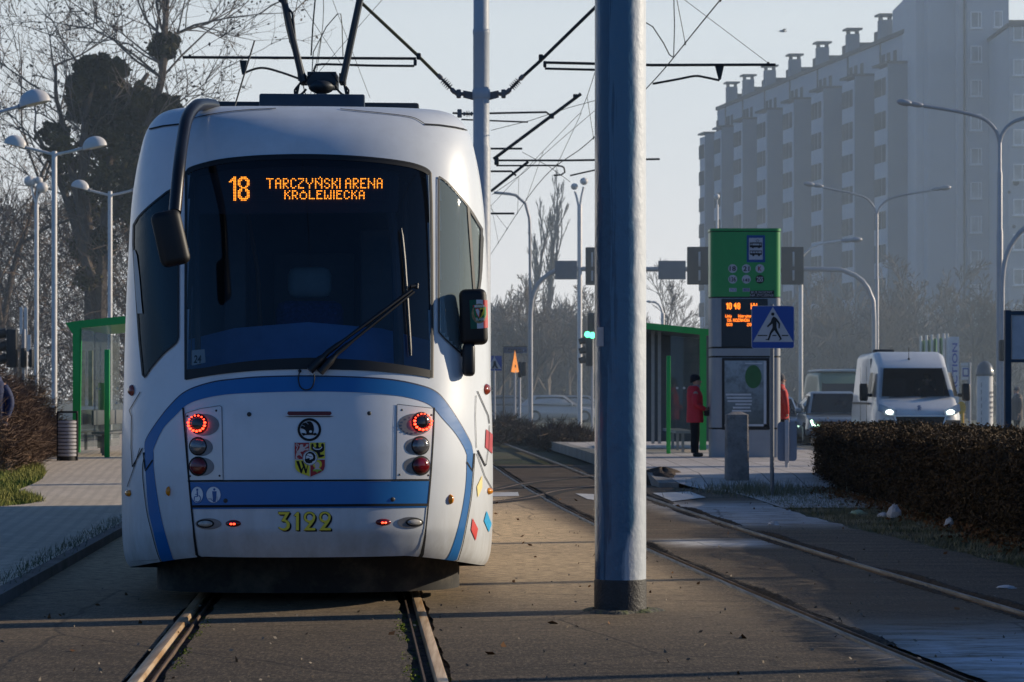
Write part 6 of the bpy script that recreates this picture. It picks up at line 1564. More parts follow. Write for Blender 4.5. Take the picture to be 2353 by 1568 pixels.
m_twig = mat('twig_brown', (.20, .150, .110), .95, 0, .35, 2)
m_twigg = mat('twig_grey', (.17, .150, .130), .95, 0, .3, 2)
def bare_tree(name, label, loc, lb, bark=None, twig=None, grp=None, s=1.0, rz=0.0, leaves=None):
    t = thing(name, label, 'tree', tuple(loc), rz, grp)
    for nm, lo, hi, m in (('trunk', 0, 1, bark or m_bark), ('crown', 2, 9, twig or m_twig)):
        V, F = limb_mesh(lb, lo, hi)
        if not V: continue
        A = np.array(V) * s; c, q = cos(rz), sin(rz); A = A @ np.array([[c, q, 0], [-q, c, 0], [0, 0, 1]]) + np.array(loc)
        o = npmesh(nm, A, np.array(F), m, t, smooth=True)
        if nm == 'crown' and leaves:
            tips = [p for pts, rr, lv in lb if lv >= 3 for p in pts[1:]]
            R2 = random.Random(3); tips = [R2.choice(tips) for _ in range(leaves[0])]
            P = (np.array([tuple(p) for p in tips]) * s) @ np.array([[c, q, 0], [-q, c, 0], [0, 0, 1]]) + np.array(loc) + NP.normal(0, .08, (len(tips), 3))
            leafcloud('dry_leaves', P, leaves[1], leaves[2], o)
    return t
def leafcloud(name, P, size, m, parent=None, **kw):
    """many small leaf faces, one per point, random tilt"""
    n = len(P); a = NP.normal(size=(n, 3)); a /= np.linalg.norm(a, axis=1)[:, None]; b = np.cross(a, NP.normal(size=(n, 3))); b /= np.linalg.norm(b, axis=1)[:, None] + 1e-9
    s = (size * NP.uniform(.6, 1.4, n))[:, None]
    V = np.stack([P - a * s, P + b * s * .55, P + a * s, P - b * s * .55], 1).reshape(-1, 3)
    return npmesh(name, V, np.arange(4 * n).reshape(n, 4), m, parent, **kw)
def blob_points(c, r, n, shell=.55):
    d = NP.normal(size=(n, 3)); d /= np.linalg.norm(d, axis=1)[:, None]
    rad = NP.uniform(shell, 1.0, n) ** .7
    w = 1 + .22 * np.sin(d[:, 0] * 5 + c[0]) * np.cos(d[:, 2] * 4 + c[2]) + .12 * np.sin(d[:, 1] * 9 + d[:, 2] * 7)
    return np.array(c) + d * (rad * w)[:, None] * np.array(r)
def leafmat(name, c1, c2, sc=1.2):
    def f(t, N, L, p):
        g = N.new('ShaderNodeNewGeometry').outputs['Position']
        col = mixc(N, L, mrange(N, L, nz(N, L, g, sc, 4, .6), .36, .66), c1, c2)
        L.new(col, p.inputs['Base Color']); p.inputs['Roughness'].default_value = .75; p.inputs['Specular IOR Level'].default_value = .2
    return posmat(name, f)
m_ivy = leafmat('ivy_leaves', (.009, .016, .006), (.115, .098, .032), .55)
m_dry = leafmat('dry_leaves', (.10, .045, .018), (.20, .10, .04), 2)

# ivy-clad tree behind the left shelter
YI = 86.0
def PI(u, v, d=0): return W(u, v, YI + d)
bi = PI(215, 1000); bi = Vector((bi.x, YI, .2))
iv = thing('ivy_tree', 'tall tree thickly hung with dark ivy, a round clump high in its crown', 'tree', tuple(bi))
stems = [([(215, 1000), (210, 760), (205, 560), (190, 400), (200, 250), (230, 130)], .24), ([(225, 1000), (232, 700), (240, 500), (258, 330), (300, 230), (340, 170)], .22), ([(210, 640), (160, 480), (120, 380), (80, 300)], .15), ([(345, 800), (330, 560), (335, 380), (352, 250), (372, 180), (378, 80), (386, -40)], .22), ([(240, 520), (290, 420), (320, 330), (350, 250)], .14), ([(205, 560), (170, 420), (150, 300), (130, 230), (128, 150)], .13)]
mb = MB(); allp = []
for k, (pts, r) in enumerate(stems):
    c = smooth_curve([PI(u, v, R.uniform(-.6, .6)) for u, v in pts], .4); mb.tube(c, [max(.04, 1.35 * r * (1 - .75 * i / len(c))) for i in range(len(c))], 7); allp += [c]
mb.build('trunk', m_bark, iv, 40)
V = []; F = []
RR = random.Random(5)
def sprig(p, d, L_, r, lv, mx):
    pts = [p]; rr = [r]; q = p.copy()
    for i in range(4):
        d = (d + Vector((RR.gauss(0, .16), RR.gauss(0, .16), RR.gauss(0, .12) + .03))).normalized(); q = q + d * L_ / 4; pts.append(q.copy()); rr.append(max(.006, r * (1 - .2 * (i + 1))))
    mb_ = MB(); mb_.tube(pts, rr, 3, cap=False); o = len(V); V.extend(mb_.v); F.extend([tuple(i + o for i in f) for f in mb_.f])
    if lv < mx:
        for c in range(5):
            i = RR.randrange(1, 5); a = RR.uniform(0, 2 * pi); x = d.orthogonal().normalized(); y = d.cross(x); s_ = RR.uniform(.35, 1.0)
            sprig(pts[i], (d * cos(s_) + (x * cos(a) + y * sin(a)) * sin(s_) + Vector((0, 0, .18))).normalized(), L_ * RR.uniform(.45, .7), r * .55, lv + 1, mx)
for c in allp:
    for k in range(5):
        i = RR.randrange(len(c) // 2, len(c)); a = RR.uniform(-1.2, 1.2)
        sprig(c[i], Vector((sin(a) * 1.2, RR.uniform(-.5, .5), cos(a) * .9 + .1)).normalized(), RR.uniform(2.2, 4.2), .045, 0, 2)
for (u, v) in ((378, 90), (386, -20), (372, 180)):
    for k in range(7):
        a = RR.uniform(-1.3, 1.3); sprig(PI(u, v), Vector((sin(a), RR.uniform(-.4, .4), cos(a))).normalized(), RR.uniform(2.8, 5.0), .055, 0, 3)
cr = npmesh('crown', V, F, m_twigg, iv, smooth=True)
tipv = np.array(V)[NP.integers(0, len(V), 5200)] + NP.normal(0, .14, (5200, 3))
leafcloud('seed_clusters', tipv[(tipv[:, 2] > 8.0)][:3600], .07, mat('dry_grey_leaf', (.095, .080, .062), .9, 0, .3, 2), cr)
clumps = [(200, 160, 34, 30), (235, 165, 36, 38), (272, 160, 26, 24), (176, 205, 26, 38), (215, 225, 60, 50), (270, 225, 36, 48), (180, 255, 26, 28), (240, 285, 48, 40), (290, 270, 26, 40), (378, 107, 33, 29), (380, 108, 28, 32), (325, 222, 24, 30), (352, 245, 44, 34), (390, 245, 30, 26), (330, 285, 42, 34), (300, 320, 60, 34), (240, 340, 66, 46), (125, 305, 42, 28), (140, 345, 34, 40), (255, 420, 62, 50), (170, 400, 44, 40), (320, 380, 50, 60), (195, 480, 44, 50), (290, 470, 46, 50), (340, 470, 40, 60), (230, 560, 40, 44), (180, 570, 24, 30), (200, 640, 30, 30)]
P = []
for i, (u, v, ru, rv) in enumerate(clumps):
    c = PI(u, v, R.uniform(-.8, .8)); s = YI / FOC; n_ = int(ru * rv * (2.0 if v < 300 else .42)); P.append(blob_points(tuple(c), (ru * s, ru * s * .8, rv * s), n_, .35))
leafcloud('ivy', np.concatenate(P), .105, m_ivy, iv)

# bare trees at the left
for k, (u, Y, h, lb, seed) in enumerate(((-20, 88, 19.0, 'bare brown tree spreading its twigs over the upper left corner', 31), (60, 92, 13.0, 'bare tree between the globe lamp and the pale double lamp', 12), (300, 94, 15, 'bare tree behind the shelter roof beside the tram flank', 47), (430, 98, 15.0, 'taller bare tree whose twigs show just above the tram roof', 64))):
    lbm = limbs(seed, h * .62, .17, 6, (7, 5, 4, 3, 3), .70, .16, (.72, .62, .6, .58, .56), .10, .16, .009)
    b = W(u, 900, Y); bare_tree('bare_tree', lb, (b.x, Y, .1), lbm, leaves=(900 if k < 2 else 300, .045, m_dry))
# brushwood thicket behind them
def twigs(n, fn, L_, r, m, name, parent=None, up=.6, **kw):
    """n thin crooked sticks; fn(n) gives their feet"""
    A = fn(n); d = NP.normal(size=(n, 3)) * np.array([1, 1, .5]); d[:, 2] += up; d /= np.linalg.norm(d, axis=1)[:, None]
    l = (L_ * NP.uniform(.5, 1.5, n))[:, None]; B = A + d * l * .5; C = B + (d + NP.normal(size=(n, 3)) * .35) * l * .5
    s = np.cross(d, np.array([0, 1., 0.])); s /= np.linalg.norm(s, axis=1)[:, None] + 1e-9; rr = (r * NP.uniform(.6, 1.5, n))[:, None]
    V = np.stack([A - s * rr, A + s * rr, B + s * rr * .8, B - s * rr * .8, C + s * rr * .3, C - s * rr * .3], 1).reshape(-1, 3)
    k = np.arange(n)[:, None] * 6; F = np.concatenate([k + np.array([[0, 1, 2, 3]]), k + np.array([[3, 2, 4, 5]])])
    return npmesh(name, V, F, m, parent, **kw)
m_brush = leafmat('brush_brown', (.045, .030, .022), (.115, .080, .058), .7); m_brush2 = leafmat('brush_pale', (.10, .075, .058), (.21, .160, .125), .7)
def thick(n):
    u = NP.uniform(-60, 330, n); v = NP.uniform(480, 930, n) ; Y = NP.uniform(84, 104, n)
    return np.stack([(u - CU) / FOC * Y, Y, np.maximum(.1, EYE - (v - HV) / FOC * Y)], 1)
twigs(9000, thick, .9, .011, m_brush2, 'undergrowth', None, .9, kind='stuff', label='tangle of bare brown undergrowth behind the left bushes', cat='undergrowth')
# bush hedge of brown twigs at the left
def bushpts(n):
    Y = NP.uniform(37, 49, n); t = NP.uniform(0, 1, n)
    xe = np.interp(Y, [37, 40, 44, 49], [-7.75, -7.9, -8.65, -9.05])
    x = xe - 2.8 * t ** 1.4; z = .15 + NP.uniform(0, 1, n) ** .8 * np.minimum(1.35 + .25 * np.sin(x * 1.9) + .2 * np.cos(Y * 1.3), .35 + 1.9 * (xe - x + .15))
    return np.stack([x, Y, z], 1)
bh = thing('bare_bush', 'broad brown bare twigged bush beside the litter bin', 'bush', (-9.0, 43, 0))
twigs(46000, bushpts, .22, .0042, leafmat('bush_twigs', (.10, .062, .040), (.24, .165, .115), 2.2), 'twigs', bh, .5)
leafcloud('dry_leaves', bushpts(900), .035, m_dry, bh)

# clipped hedge at the right
m_hedge = leafmat('hedge_leaves', (.032, .023, .013), (.135, .088, .045), 5)
hx0, hx1 = 4.88, 6.15
hedge = thing('clipped_hedge', 'long low clipped hedge of brownish green leaves at the right edge', 'hedge', (5.6, 20, 0))
def hz(Y): return .985 - .0052 * (Y - 23) + .03 * np.sin(Y * .9) + .02 * np.sin(Y * 2.3)
mb = MB()
for Y in np.linspace(10.6, 38.6, 60): mb.v += [(hx0 + .12, Y, 0), (hx0 + .10, Y, hz(Y) - .09), (hx1 - .1, Y, hz(Y) - .09), (hx1 - .1, Y, 0)]
for i in range(59):
    for k in range(3): mb.f.append((i * 4 + k, i * 4 + k + 1, (i + 1) * 4 + k + 1, (i + 1) * 4 + k))
mb.f += [(0, 1, 2, 3), (236 + 3, 236 + 2, 236 + 1, 236)]
mb.build('dense_core', mat('hedge_core', (.008, .007, .005), .95), hedge, 0)
n = 58000; Y = NP.uniform(10.5, 39.1, n); z = NP.uniform(.03, 1, n); f = hz(Y) * z
x = hx0 + NP.normal(0, .05, n) + .05 * np.sin(Y * 3.1) * np.sin(f * 5) + np.abs(NP.normal(0, .05, n))
S1 = np.stack([x, Y, f], 1)
n = 38000; Y = NP.uniform(10.5, 39.1, n); xx = NP.uniform(hx0 - .03, hx1, n); S2 = np.stack([xx, Y, hz(Y) + NP.normal(0, .03, n) + .03 * np.sin(xx * 4 + Y * 2)], 1)
n = 7000; xx = NP.uniform(hx0, hx1, n); f = NP.uniform(.03, 1, n) * 1.0; S3 = np.stack([xx, 38.9 + NP.normal(0, .06, n), f], 1)
leafcloud('foliage', np.concatenate([S1, S2, S3]), .019, m_hedge, hedge)
def hp(n):
    Y = NP.uniform(10.5, 39, n); side = NP.uniform(0, 1, n) < .6; x = np.where(side, hx0 + NP.normal(0, .04, n), NP.uniform(hx0, hx1, n)); z = np.where(side, NP.uniform(.03, 1.0, n), hz(Y) - .03)
    return np.stack([x, Y, z], 1)
twigs(9000, hp, .09, .0025, m_brush, 'twigs', hedge, .3)

# grass and leaf litter
m_grass = leafmat('grass_blades', (.10, .15, .028), (.30, .28, .08), 1.6)
m_frostg = leafmat('frosty_grass', (.09, .10, .045), (.30, .29, .22), 1.5)
def blades(fn, n, h, w, m, name, **kw):
    A = fn(n); d = NP.normal(size=(n, 3)) * .45; d[:, 2] = 1; d /= np.linalg.norm(d, axis=1)[:, None]; s = NP.normal(size=(n, 3)) * np.array([1, 1, 0]); s /= np.linalg.norm(s, axis=1)[:, None]
    l = (h * NP.uniform(.4, 1.4, n))[:, None]; V = np.stack([A - s * w, A + s * w, A + d * l], 1).reshape(-1, 3)
    return npmesh(name, V, np.arange(3 * n).reshape(n, 3), m, None, **kw)
def strip_r(n):
    Y = NP.uniform(13, 38, n); e = np.array([edge_r(y) for y in Y]); t = NP.uniform(0, 1, n) ** .9; return np.stack([e + .05 + (4.95 - e) * t, Y, np.full(n, -.01)], 1)
blades(strip_r, 26000, .045, .006, m_frostg, 'grass', kind='stuff', label='short frosted grass strip below the clipped hedge', cat='grass')
def strip_l(n):
    Y = NP.uniform(30.5, 44, n); e = np.array([lw_(y) for y in Y]); x = e - np.abs(NP.normal(0, 1.0, n)) * 1.2; return np.stack([x, Y, np.array([pz(y) for y in Y]) - .02], 1)
def strip_l2(n):
    Y = NP.uniform(20, 30.5, n); e = np.array([lw_(y) for y in Y]); x = e + .05 - np.abs(NP.normal(0, 1.0, n)); return np.stack([x, Y, np.array([pz(y) for y in Y]) - .02], 1)
blades(strip_l, 24000, .10, .012, m_grass, 'grass', kind='stuff', label='sunlit green grass below the bare bush at the left', cat='grass')
blades(strip_l2, 12000, .07, .010, m_grass, 'grass', kind='stuff', label='tongue of short grass beside the left paved walk', cat='grass')
def kerbweeds(n):
    Y = NP.uniform(16, 29, n); return np.stack([np.array([curbx(y) for y in Y]) - .18 + NP.normal(0, .06, n), Y, np.array([pz(y) for y in Y])], 1)
blades(kerbweeds, 900, .06, .004, m_frostg, 'weeds', kind='stuff', label='thin dry weeds along the left kerb', cat='weeds')
def postweeds(n):
    Y = NP.normal(35.5, 1.0, n); return np.stack([NP.normal(3.6, .45, n), Y, np.full(n, .0)], 1)
blades(postweeds, 1500, .16, .006, m_frostg, 'weeds', kind='stuff', label='dry weed tufts around the crossing sign foot', cat='weeds')
def lit_r(n):
    Y = NP.uniform(15, 38, n); return np.stack([4.86 - np.abs(NP.normal(0, .22, n)), Y, NP.uniform(0, .03, n)], 1)
leafcloud('fallen_leaves', lit_r(2600), .032, m_dry, None, kind='stuff', label='brown fallen leaves along the hedge foot', cat='leaves')
# moss tufts hugging the left track
def mossy(n):
    Y = NP.uniform(11, 15.6, n); s_ = NP.integers(0, 2, n)
    ln = np.where(s_ == 0, lx(Y) - G2 / 2 + .125, lx(Y) + G2 / 2 - .125) + NP.normal(0, .016, n)
    keep = np.sin(Y * 3.1 + s_) + np.sin(Y * 7.7 + 2 * s_) + NP.normal(0, .5, n) > .1
    return np.stack([ln, Y, np.full(n, -.012) + NP.uniform(0, .012, n)], 1)[keep]
leafcloud('moss', mossy(2600), .010, leafmat('moss_green', (.06, .085, .01), (.20, .24, .02), 6), None, kind='stuff', label='bright moss in the joints beside the near rails', cat='moss')
def crumbs(n):
    t = NP.uniform(0, 1, n); Y = 11 + 22 * t ** 1.6; x = NP.uniform(-3, 4.2, n); return np.stack([x, Y, np.full(n, .006)], 1)
leafcloud('crumbs', crumbs(700), .012, mat('grit_pale', (.24, .2, .15), .9, 0, .5, 3), None, kind='stuff', label='pale grit and scraps scattered on the asphalt', cat='grit')
leafcloud('leaf_scraps', crumbs(110), .028, m_dry, None, kind='stuff', label='few brown leaves scattered on the asphalt', cat='leaves')
# dirt heaped beside the right hand rails
def ridge(name, fx, lo, hi, w, h, seed):
    ys = np.arange(lo, hi, .05); mb = MB(); m_ = 7
    for Y in ys:
        a = .55 + .45 * sin(Y * 1.7 + seed) * sin(Y * .61 + seed); a = max(.1, a)
        for k in range(m_): t = -1 + 2 * k / (m_ - 1); mb.v.append((fx(Y) + t * w + R.uniform(-.01, .01), Y, -.02 + (h * a * (1 - t * t) + R.uniform(0, .012)) * (abs(t) < .99)))
    for i in range(len(ys) - 1):
        for k in range(m_ - 1): mb.f.append((i * m_ + k, i * m_ + k + 1, (i + 1) * m_ + k + 1, (i + 1) * m_ + k))
    return mb.build(name, mat('dirt_dark', (.030, .022, .015), .98, 0, .4, 9, bump=1, bs=50, dirt=(.07, .05, .03), ds=6, da=.8), None, 60, kind='structure', fix=False)
ridge('dirt', lambda Y: R2a(Y) + .10, 13.5, 36, .055, .045, 1); ridge('dirt', lambda Y: R2b(Y) + .10, 13.5, 36, .05, .05, 2); ridge('dirt', lambda Y: R2b(Y) - .12, 15, 34, .05, .035, 3)
# spoil lump at the platform end and the crossover rails
mb = MB(); c = G(1520, 1112, .0); nu = 26; nv = 12
for j in range(nv + 1):
    a = pi / 2 * j / nv
    for k in range(nu):
        t = 2 * pi * k / nu; q = 1 + .18 * sin(3 * t) + .1 * sin(7 * t + j)
        mb.v.append((c.x + cos(a) * cos(t) * .36 * q + .02, c.y + cos(a) * sin(t) * .9 * q, .27 * sin(a) * (1 + .1 * sin(5 * t)) - .02))
for j in range(nv):
    for k in range(nu): mb.f.append((j * nu + k, j * nu + (k + 1) % nu, (j + 1) * nu + (k + 1) % nu, (j + 1) * nu + k))
mb.build('soil_heap', mat('soil', (.06, .042, .028), .98, 0, .4, 6, bump=1, bs=25), None, 60, label='lump of brown soil at the near end of the right platform', cat='soil heap')
xt = thing('tram_track', 'rusty crossover rails cutting across between the two tracks', 'tram track', (.5, 39, 0))
xo = [(-2.6, 31.5), (-1.2, 34.0), (-.27, 36.3), (.16, 38.7), (.62, 40.4), (1.35, 42.6), (2.0, 45.5)]
for k, off in enumerate((0, -3.2)):
    c = smooth_curve([(x + (0 if k == 0 else .45), y + off, .0) for x, y in xo], .3); A = []; B = []
    mb = MB(); mb.ribbon([(p.x - .03, p.y + .012, .008) for p in c], [(p.x + .03, p.y - .012, .008) for p in c]); r_ = mb.build('rail', mat('rail_rust', (.26, .155, .075), .55, .5, .3, 3), xt, 40)
    mb = MB(); mb.ribbon([(p.x - .16, p.y + .05, .003) for p in c], [(p.x + .20, p.y - .05, .003) for p in c]); mb.build('groove', m_groove, r_, 0)

# hazy trees in the distance
def far_tree(seed, h, r0=.22, spread=.62, lv=5, ch=(9, 6, 5, 4), poplar=False, minr=.022):
    if poplar: return limbs(seed, h * .95, r0, lv, (26, 6, 4, 3), .30, .42, (.26, .55, .55, .5), .05, .10, minr)
    return limbs(seed, h * .66, r0, lv, ch, spread, .16, (.66, .6, .58, .55), .10, .2, minr)
def place(u, v, Y): return ((u - CU) / FOC * Y, Y, 0)
mid = 'hazy bare trees beyond the junction'
bare_tree('poplar_tree', 'tall slim hazy poplar with its top split from its neighbour', place(1202, 0, 165), far_tree(3, 13.2, poplar=True), m_twigg, m_twigg)
bare_tree('poplar_tree', 'tallest hazy poplar right behind the curved lamp', place(1252, 0, 165), far_tree(4, 14.8, poplar=True), m_twigg, m_twigg)
A_ = far_tree(21, 8.5); B_ = far_tree(22, 8.0, ch=(10, 7, 5, 4))
fi = [(1165, 150, 1.0, A_, 0), (1215, 140, 1.05, B_, 1), (1268, 146, .95, A_, 2), (1310, 152, 1.0, B_, 3), (1352, 140, .95, A_, 4), (1400, 150, .9, B_, 5), (1140, 140, .8, B_, 2)]
for k, (u, Y, s, lb, rz) in enumerate(fi):
    bare_tree('bare_tree', 'hazy bare tree in the dense row beyond the junction', place(u, 0, Y), lb, m_twigg, m_twigg, mid, s, rz)
bare_tree('bare_tree', 'pale bare tree standing alone above the right shelter roof', place(1527, 0, 120), limbs(9, 5.6, .12, 5, (9, 6, 5, 4), .62, .2, (.6, .6, .58, .55), .10, .2, .014), m_twigg, m_twigg)
bare_tree('bare_tree', 'lower bare tree beside the round mast above the shelter', place(1475, 0, 130), far_tree(10, 6.4, minr=.016), m_twigg, m_twigg)
rgp = 'hazy bare trees in front of the apartment block'
m_pale = mat('twig_pale', (.13, .125, .12), .95, 0, .2, 1)
for k, (u, Y, s, lb, rz) in enumerate(((1830, 160, .95, A_, 0), (1890, 155, .9, B_, 1), (1945, 165, 1.05, A_, 2), (2000, 150, .85, B_, 3), (2060, 160, 1.1, A_, 4), (2115, 155, 1.0, B_, 5), (2175, 165, 1.1, A_, 6), (2240, 150, .95, B_, 2), (2305, 150, .8, A_, 3), (2350, 160, .9, B_, 4), (1770, 165, .8, B_, 2))):
    bare_tree('bare_tree', 'hazy bare tree in the row before the apartment block', place(u, 0, Y), lb, m_pale, m_pale, rgp, s * 1.18, rz)
def lowpts(u0, u1, Y0, Y1, h):
    def f(n):
        u = NP.uniform(u0, u1, n); Y = NP.uniform(Y0, Y1, n); top = h * (1 + .25 * np.sin(u * .05) + .1 * np.sin(u * .13))
        return np.stack([(u - CU) / FOC * Y, Y, NP.uniform(0, 1, n) * top], 1)
    return f
for (a, lb) in (((1120, 1225, 74, 79, .55), 'low brown bush beyond the tram on the verge'), ((1228, 1362, 66, 72, .42), 'low dark brown bush left of the round mast')):
    t = thing('low_bush', lb, 'bush', ((a[0] + a[1]) / 2 / FOC * 0 + ((a[0] + a[1]) / 2 - CU) / FOC * a[2], a[2], 0)); twigs(5000, lowpts(*a), .28, .010, m_brush, 'twigs', t, .5)
def wood(n):
    u = NP.uniform(1740, 2360, n); Y = NP.uniform(150, 172, n); z = NP.uniform(0, 1, n) ** 1.3 * 6.0
    return np.stack([(u - CU) / FOC * Y, Y, z], 1)
twigs(9000, wood, 1.5, .03, m_pale, 'undergrowth', None, 1.0, kind='stuff', label='hazy mass of bare shrubs at the foot of the apartment block', cat='undergrowth')
def wood2(n):
    u = NP.uniform(1120, 1400, n); Y = NP.uniform(155, 175, n); z = NP.uniform(0, 1, n) ** 1.1 * (5.5 + 1.5 * np.sin(u * .04))
    return np.stack([(u - CU) / FOC * Y, Y, z], 1)
twigs(10000, wood2, 1.3, .04, m_twigg, 'undergrowth', None, 1.0, kind='stuff', label='hazy dark wood edge beyond the parked cars', cat='undergrowth')

# ================================================================= vehicles
m_tyre = mat('tyre', (.015, .015, .016), .9); m_rim = mat('wheel_rim', (.35, .36, .38), .35, .8)
m_carglass = mat('car_glass', (.010, .016, .022), .2, 0, .4, 2, spec=.25)
m_vanglass = mat('van_glass', (.006, .010, .018), .25, 0, .5, 1.5, spec=.12)
lamp_on = emit('headlight_lit', (.85, 1.0, .95), 6.0); lamp_drl = emit('drl_lit', (.60, 1.0, .72), 6.0)
m_chrome = mat('chrome', (.5, .51, .53), .2, .9)
def loft(mb, sections, skip=()):
    """sections: lists of equal length rings"""
    n = len(sections[0]); o = len(mb.v)
    for s in sections: mb.v += [tuple(p) for p in s]
    for i in range(len(sections) - 1):
        for k in range(n):
            if (i, k) not in skip: mb.f.append((o + i * n + k, o + i * n + (k + 1) % n, o + (i + 1) * n + (k + 1) % n, o + (i + 1) * n + k))
    mb.f.append(tuple(o + k for k in reversed(range(n)))); mb.f.append(tuple(o + (len(sections) - 1) * n + k for k in range(n)))
def vring(y, w, z0, z1, wt, r=.12, n=6):
    """rounded section of a body at y: half width w at the waist, wt at the top"""
    P = []
    for (x, z, a0, rr) in ((wt - r, z1 - r, 0, r), (-(wt - r), z1 - r, 90, r)):
        for k in range(n): a = radians(a0 + 90 * k / (n - 1)); P.append((x + rr * cos(a), y, z + rr * sin(a)))
    mid_ = z0 + (z1 - z0) * .52
    P = P[:n] + P[n:] + [(-w, y, mid_), (-w, y, z0 + .1), (-w + .1, y, z0), (w - .1, y, z0), (w, y, z0 + .1), (w, y, mid_)]
    return P
def car(label, loc, rz, paint, suv=1.0, L_=4.4, w=.9, h=1.5, lit=None, drl=None):
    t = thing('parked_car' if lit is None and drl is None else 'car', label, 'car', loc, rz)
    c, s = cos(rz), sin(rz)
    def q(p): return (loc[0] + p[0] * c - p[1] * s, loc[1] + p[0] * s + p[1] * c, loc[2] + p[2])
    def put(mb, nm, m, par, sm=40): mb.v = [q(p) for p in mb.v]; return mb.build(nm, m, par, sm)
    mb = MB(); hb = h * .58
    loft(mb, [vring(y, w * f, .22, z, w * f * .94, .09) for y, f, z in ((0, .80, hb * .72), (.08, .90, hb * .82), (.45, .98, hb * .90), (1.15, 1.0, hb), (2.2, 1.0, hb * 1.02), (3.6, 1.0, hb * 1.05), (L_ - .1, .93, hb * 1.02), (L_, .86, hb * .9))]); b = put(mb, 'body', paint, t, 50)
    mb = MB(); loft(mb, [vring(y, w * f, hb * .9, z, w * ft, .10) for y, f, ft, z in ((1.05, .90, .80, hb * 1.0), (1.9, .93, .70, h * .97), (2.3, .93, .70, h), (3.6, .92, .68, h * .98), (L_ - .15, .88, .76, hb * 1.1))]); cb = put(mb, 'cabin', paint, t, 50)
    mb = MB(); mb.add([(-w * .76, 1.13, hb * 1.03), (w * .76, 1.13, hb * 1.03), (w * .61, 1.86, h * .945), (-w * .61, 1.86, h * .945)], [(0, 1, 2, 3)]); mb.v = [(p[0], p[1] - .05, p[2] + .015) for p in mb.v]; put(mb, 'windscreen', m_carglass, cb, 0)
    for sd in (-1, 1):
        mb = MB(); mb.add([(sd * w * .935, 1.35, hb * 1.04), (sd * w * .955, 3.7, hb * 1.08), (sd * w * .74, 3.45, h * .93), (sd * w * .755, 2.0, h * .925)], [(0, 1, 2, 3)]); put(mb, 'side_window', m_carglass, cb, 0)
        mb = MB(); mb.rbox((sd * (w + .10), 1.55, hb * 1.10), (.20, .12, .14), .04, 2); put(mb, 'wing_mirror', paint, cb)
        mb = MB(); hl = [(sd * w * .42, -.02, hb * .74), (sd * w * .86, .07, hb * .80), (sd * w * .88, .1, hb * .68), (sd * w * .5, -.02, hb * .64)]; mb.flat(hl); hd_ = put(mb, 'headlight', lit or m_chrome, t, 0)
        if drl:
            mb = MB(); mb.tube([(sd * w * .84, .04, hb * .80), (sd * w * .80, .0, hb * .66), (sd * w * .48, -.06, hb * .62)], .032, 6); put(mb, 'running_light', drl, hd_)
        for y in (.85, L_ - .85):
            mb = MB(); mb.lathe([(.0001, -.1), (.33, -.1), (.335, .1), (.0001, .1)], (sd * (w - .08), y, .335), 20, Matrix.Rotation(pi / 2, 3, 'Y')); wh = put(mb, 'wheel', m_tyre, t)
            mb = MB(); mb.lathe([(.0001, -.108), (.21, -.108), (.21, .108), (.0001, .108)], (sd * (w - .08), y, .335), 16, Matrix.Rotation(pi / 2, 3, 'Y')); put(mb, 'rim', m_rim, wh)
    mb = MB(); mb.rbox((0, -.01, hb * .58), (w * .9, .04, .12), .02); mb.rbox((0, .02, .36), (w * 1.3, .06, .14), .02); put(mb, 'grille', m_black, t)
    mb = MB(); mb.box((0, -.035, hb * .66), (w * .95, .02, .025)); put(mb, 'chrome_bar', m_chrome, t)
    mb = MB(); mb.box((0, -.04, .46), (.52, .015, .11)); put(mb, 'number_plate', m_swhite, t)
    return t
YC = 70.0
car('dark grey car with one green white running light left of the white van', ((1928 - CU) / FOC * YC, YC, .0), radians(-2), mat('car_grey', (.20, .235, .27), .3, .4, .05, 3, coat=.6), L_=4.5, w=.95, h=1.58, drl=lamp_drl)
car('silver blue car mostly hidden behind the green pylon with lit headlight', ((1788 - CU) / FOC * 74, 74, .0), radians(-2), mat('car_blue', (.14, .20, .30), .3, .4, .05, 3, coat=.6), h=1.42, drl=lamp_drl)
for k, (u, Y, rz, col, lb) in enumerate(((1185, 138, 100, (.10, .13, .18), 'far dark blue parked car seen beyond the orange sign'), (1290, 132, 95, (.50, .52, .55), 'far white parked car left of the globe lamp'), (1352, 140, 85, (.35, .38, .42), 'far pale car nearest the round mast in the car park'), (1150, 150, 92, (.62, .64, .66), 'far white parked car at the edge of the tram'))):
    car(lb, ((u - CU) / FOC * Y + 2.0, Y, .05), radians(rz), mat('car_far_%d' % k, col, .35, .2, .05, 3, coat=.4))
# rear van / minibus behind the grey car
YM = 93.0
t = thing('minibus', 'green and white minibus roof showing above the grey car', 'minibus', ((1945 - CU) / FOC * YM, YM, 0))
xm = (1945 - CU) / FOC * YM
mb = MB(); loft(mb, [vring(YM + y, 1.05 * f, .4, z, 1.05 * f * .9, .2) for y, f, z in ((0, .95, 1.3), (.5, 1.0, 1.6), (1.0, 1.0, 2.2), (1.3, 1.0, 2.38), (5, 1.0, 2.42), (5.6, .97, 2.3))]); mb.v = [(x + xm, y, z) for x, y, z in mb.v]; b = mb.build('body', mat('minibus_green', (.12, .20, .13), .4, 0, .1, 3, coat=.3), t, 50)
mb = MB(); mb.add([(xm - .92, YM + .40, 1.52), (xm + .92, YM + .40, 1.52), (xm + .80, YM + 1.02, 2.08), (xm - .80, YM + 1.02, 2.08)], [(0, 1, 2, 3)]); mb.v = [(x, y - .06, z + .02) for x, y, z in mb.v]; mb.build('windscreen', m_carglass, b, 0)
mb = MB(); mb.rbox((xm, YM + 3.2, 2.46), (1.7, 4.0, .10), .04); mb.build('white_roof', m_lampw, b, 30)
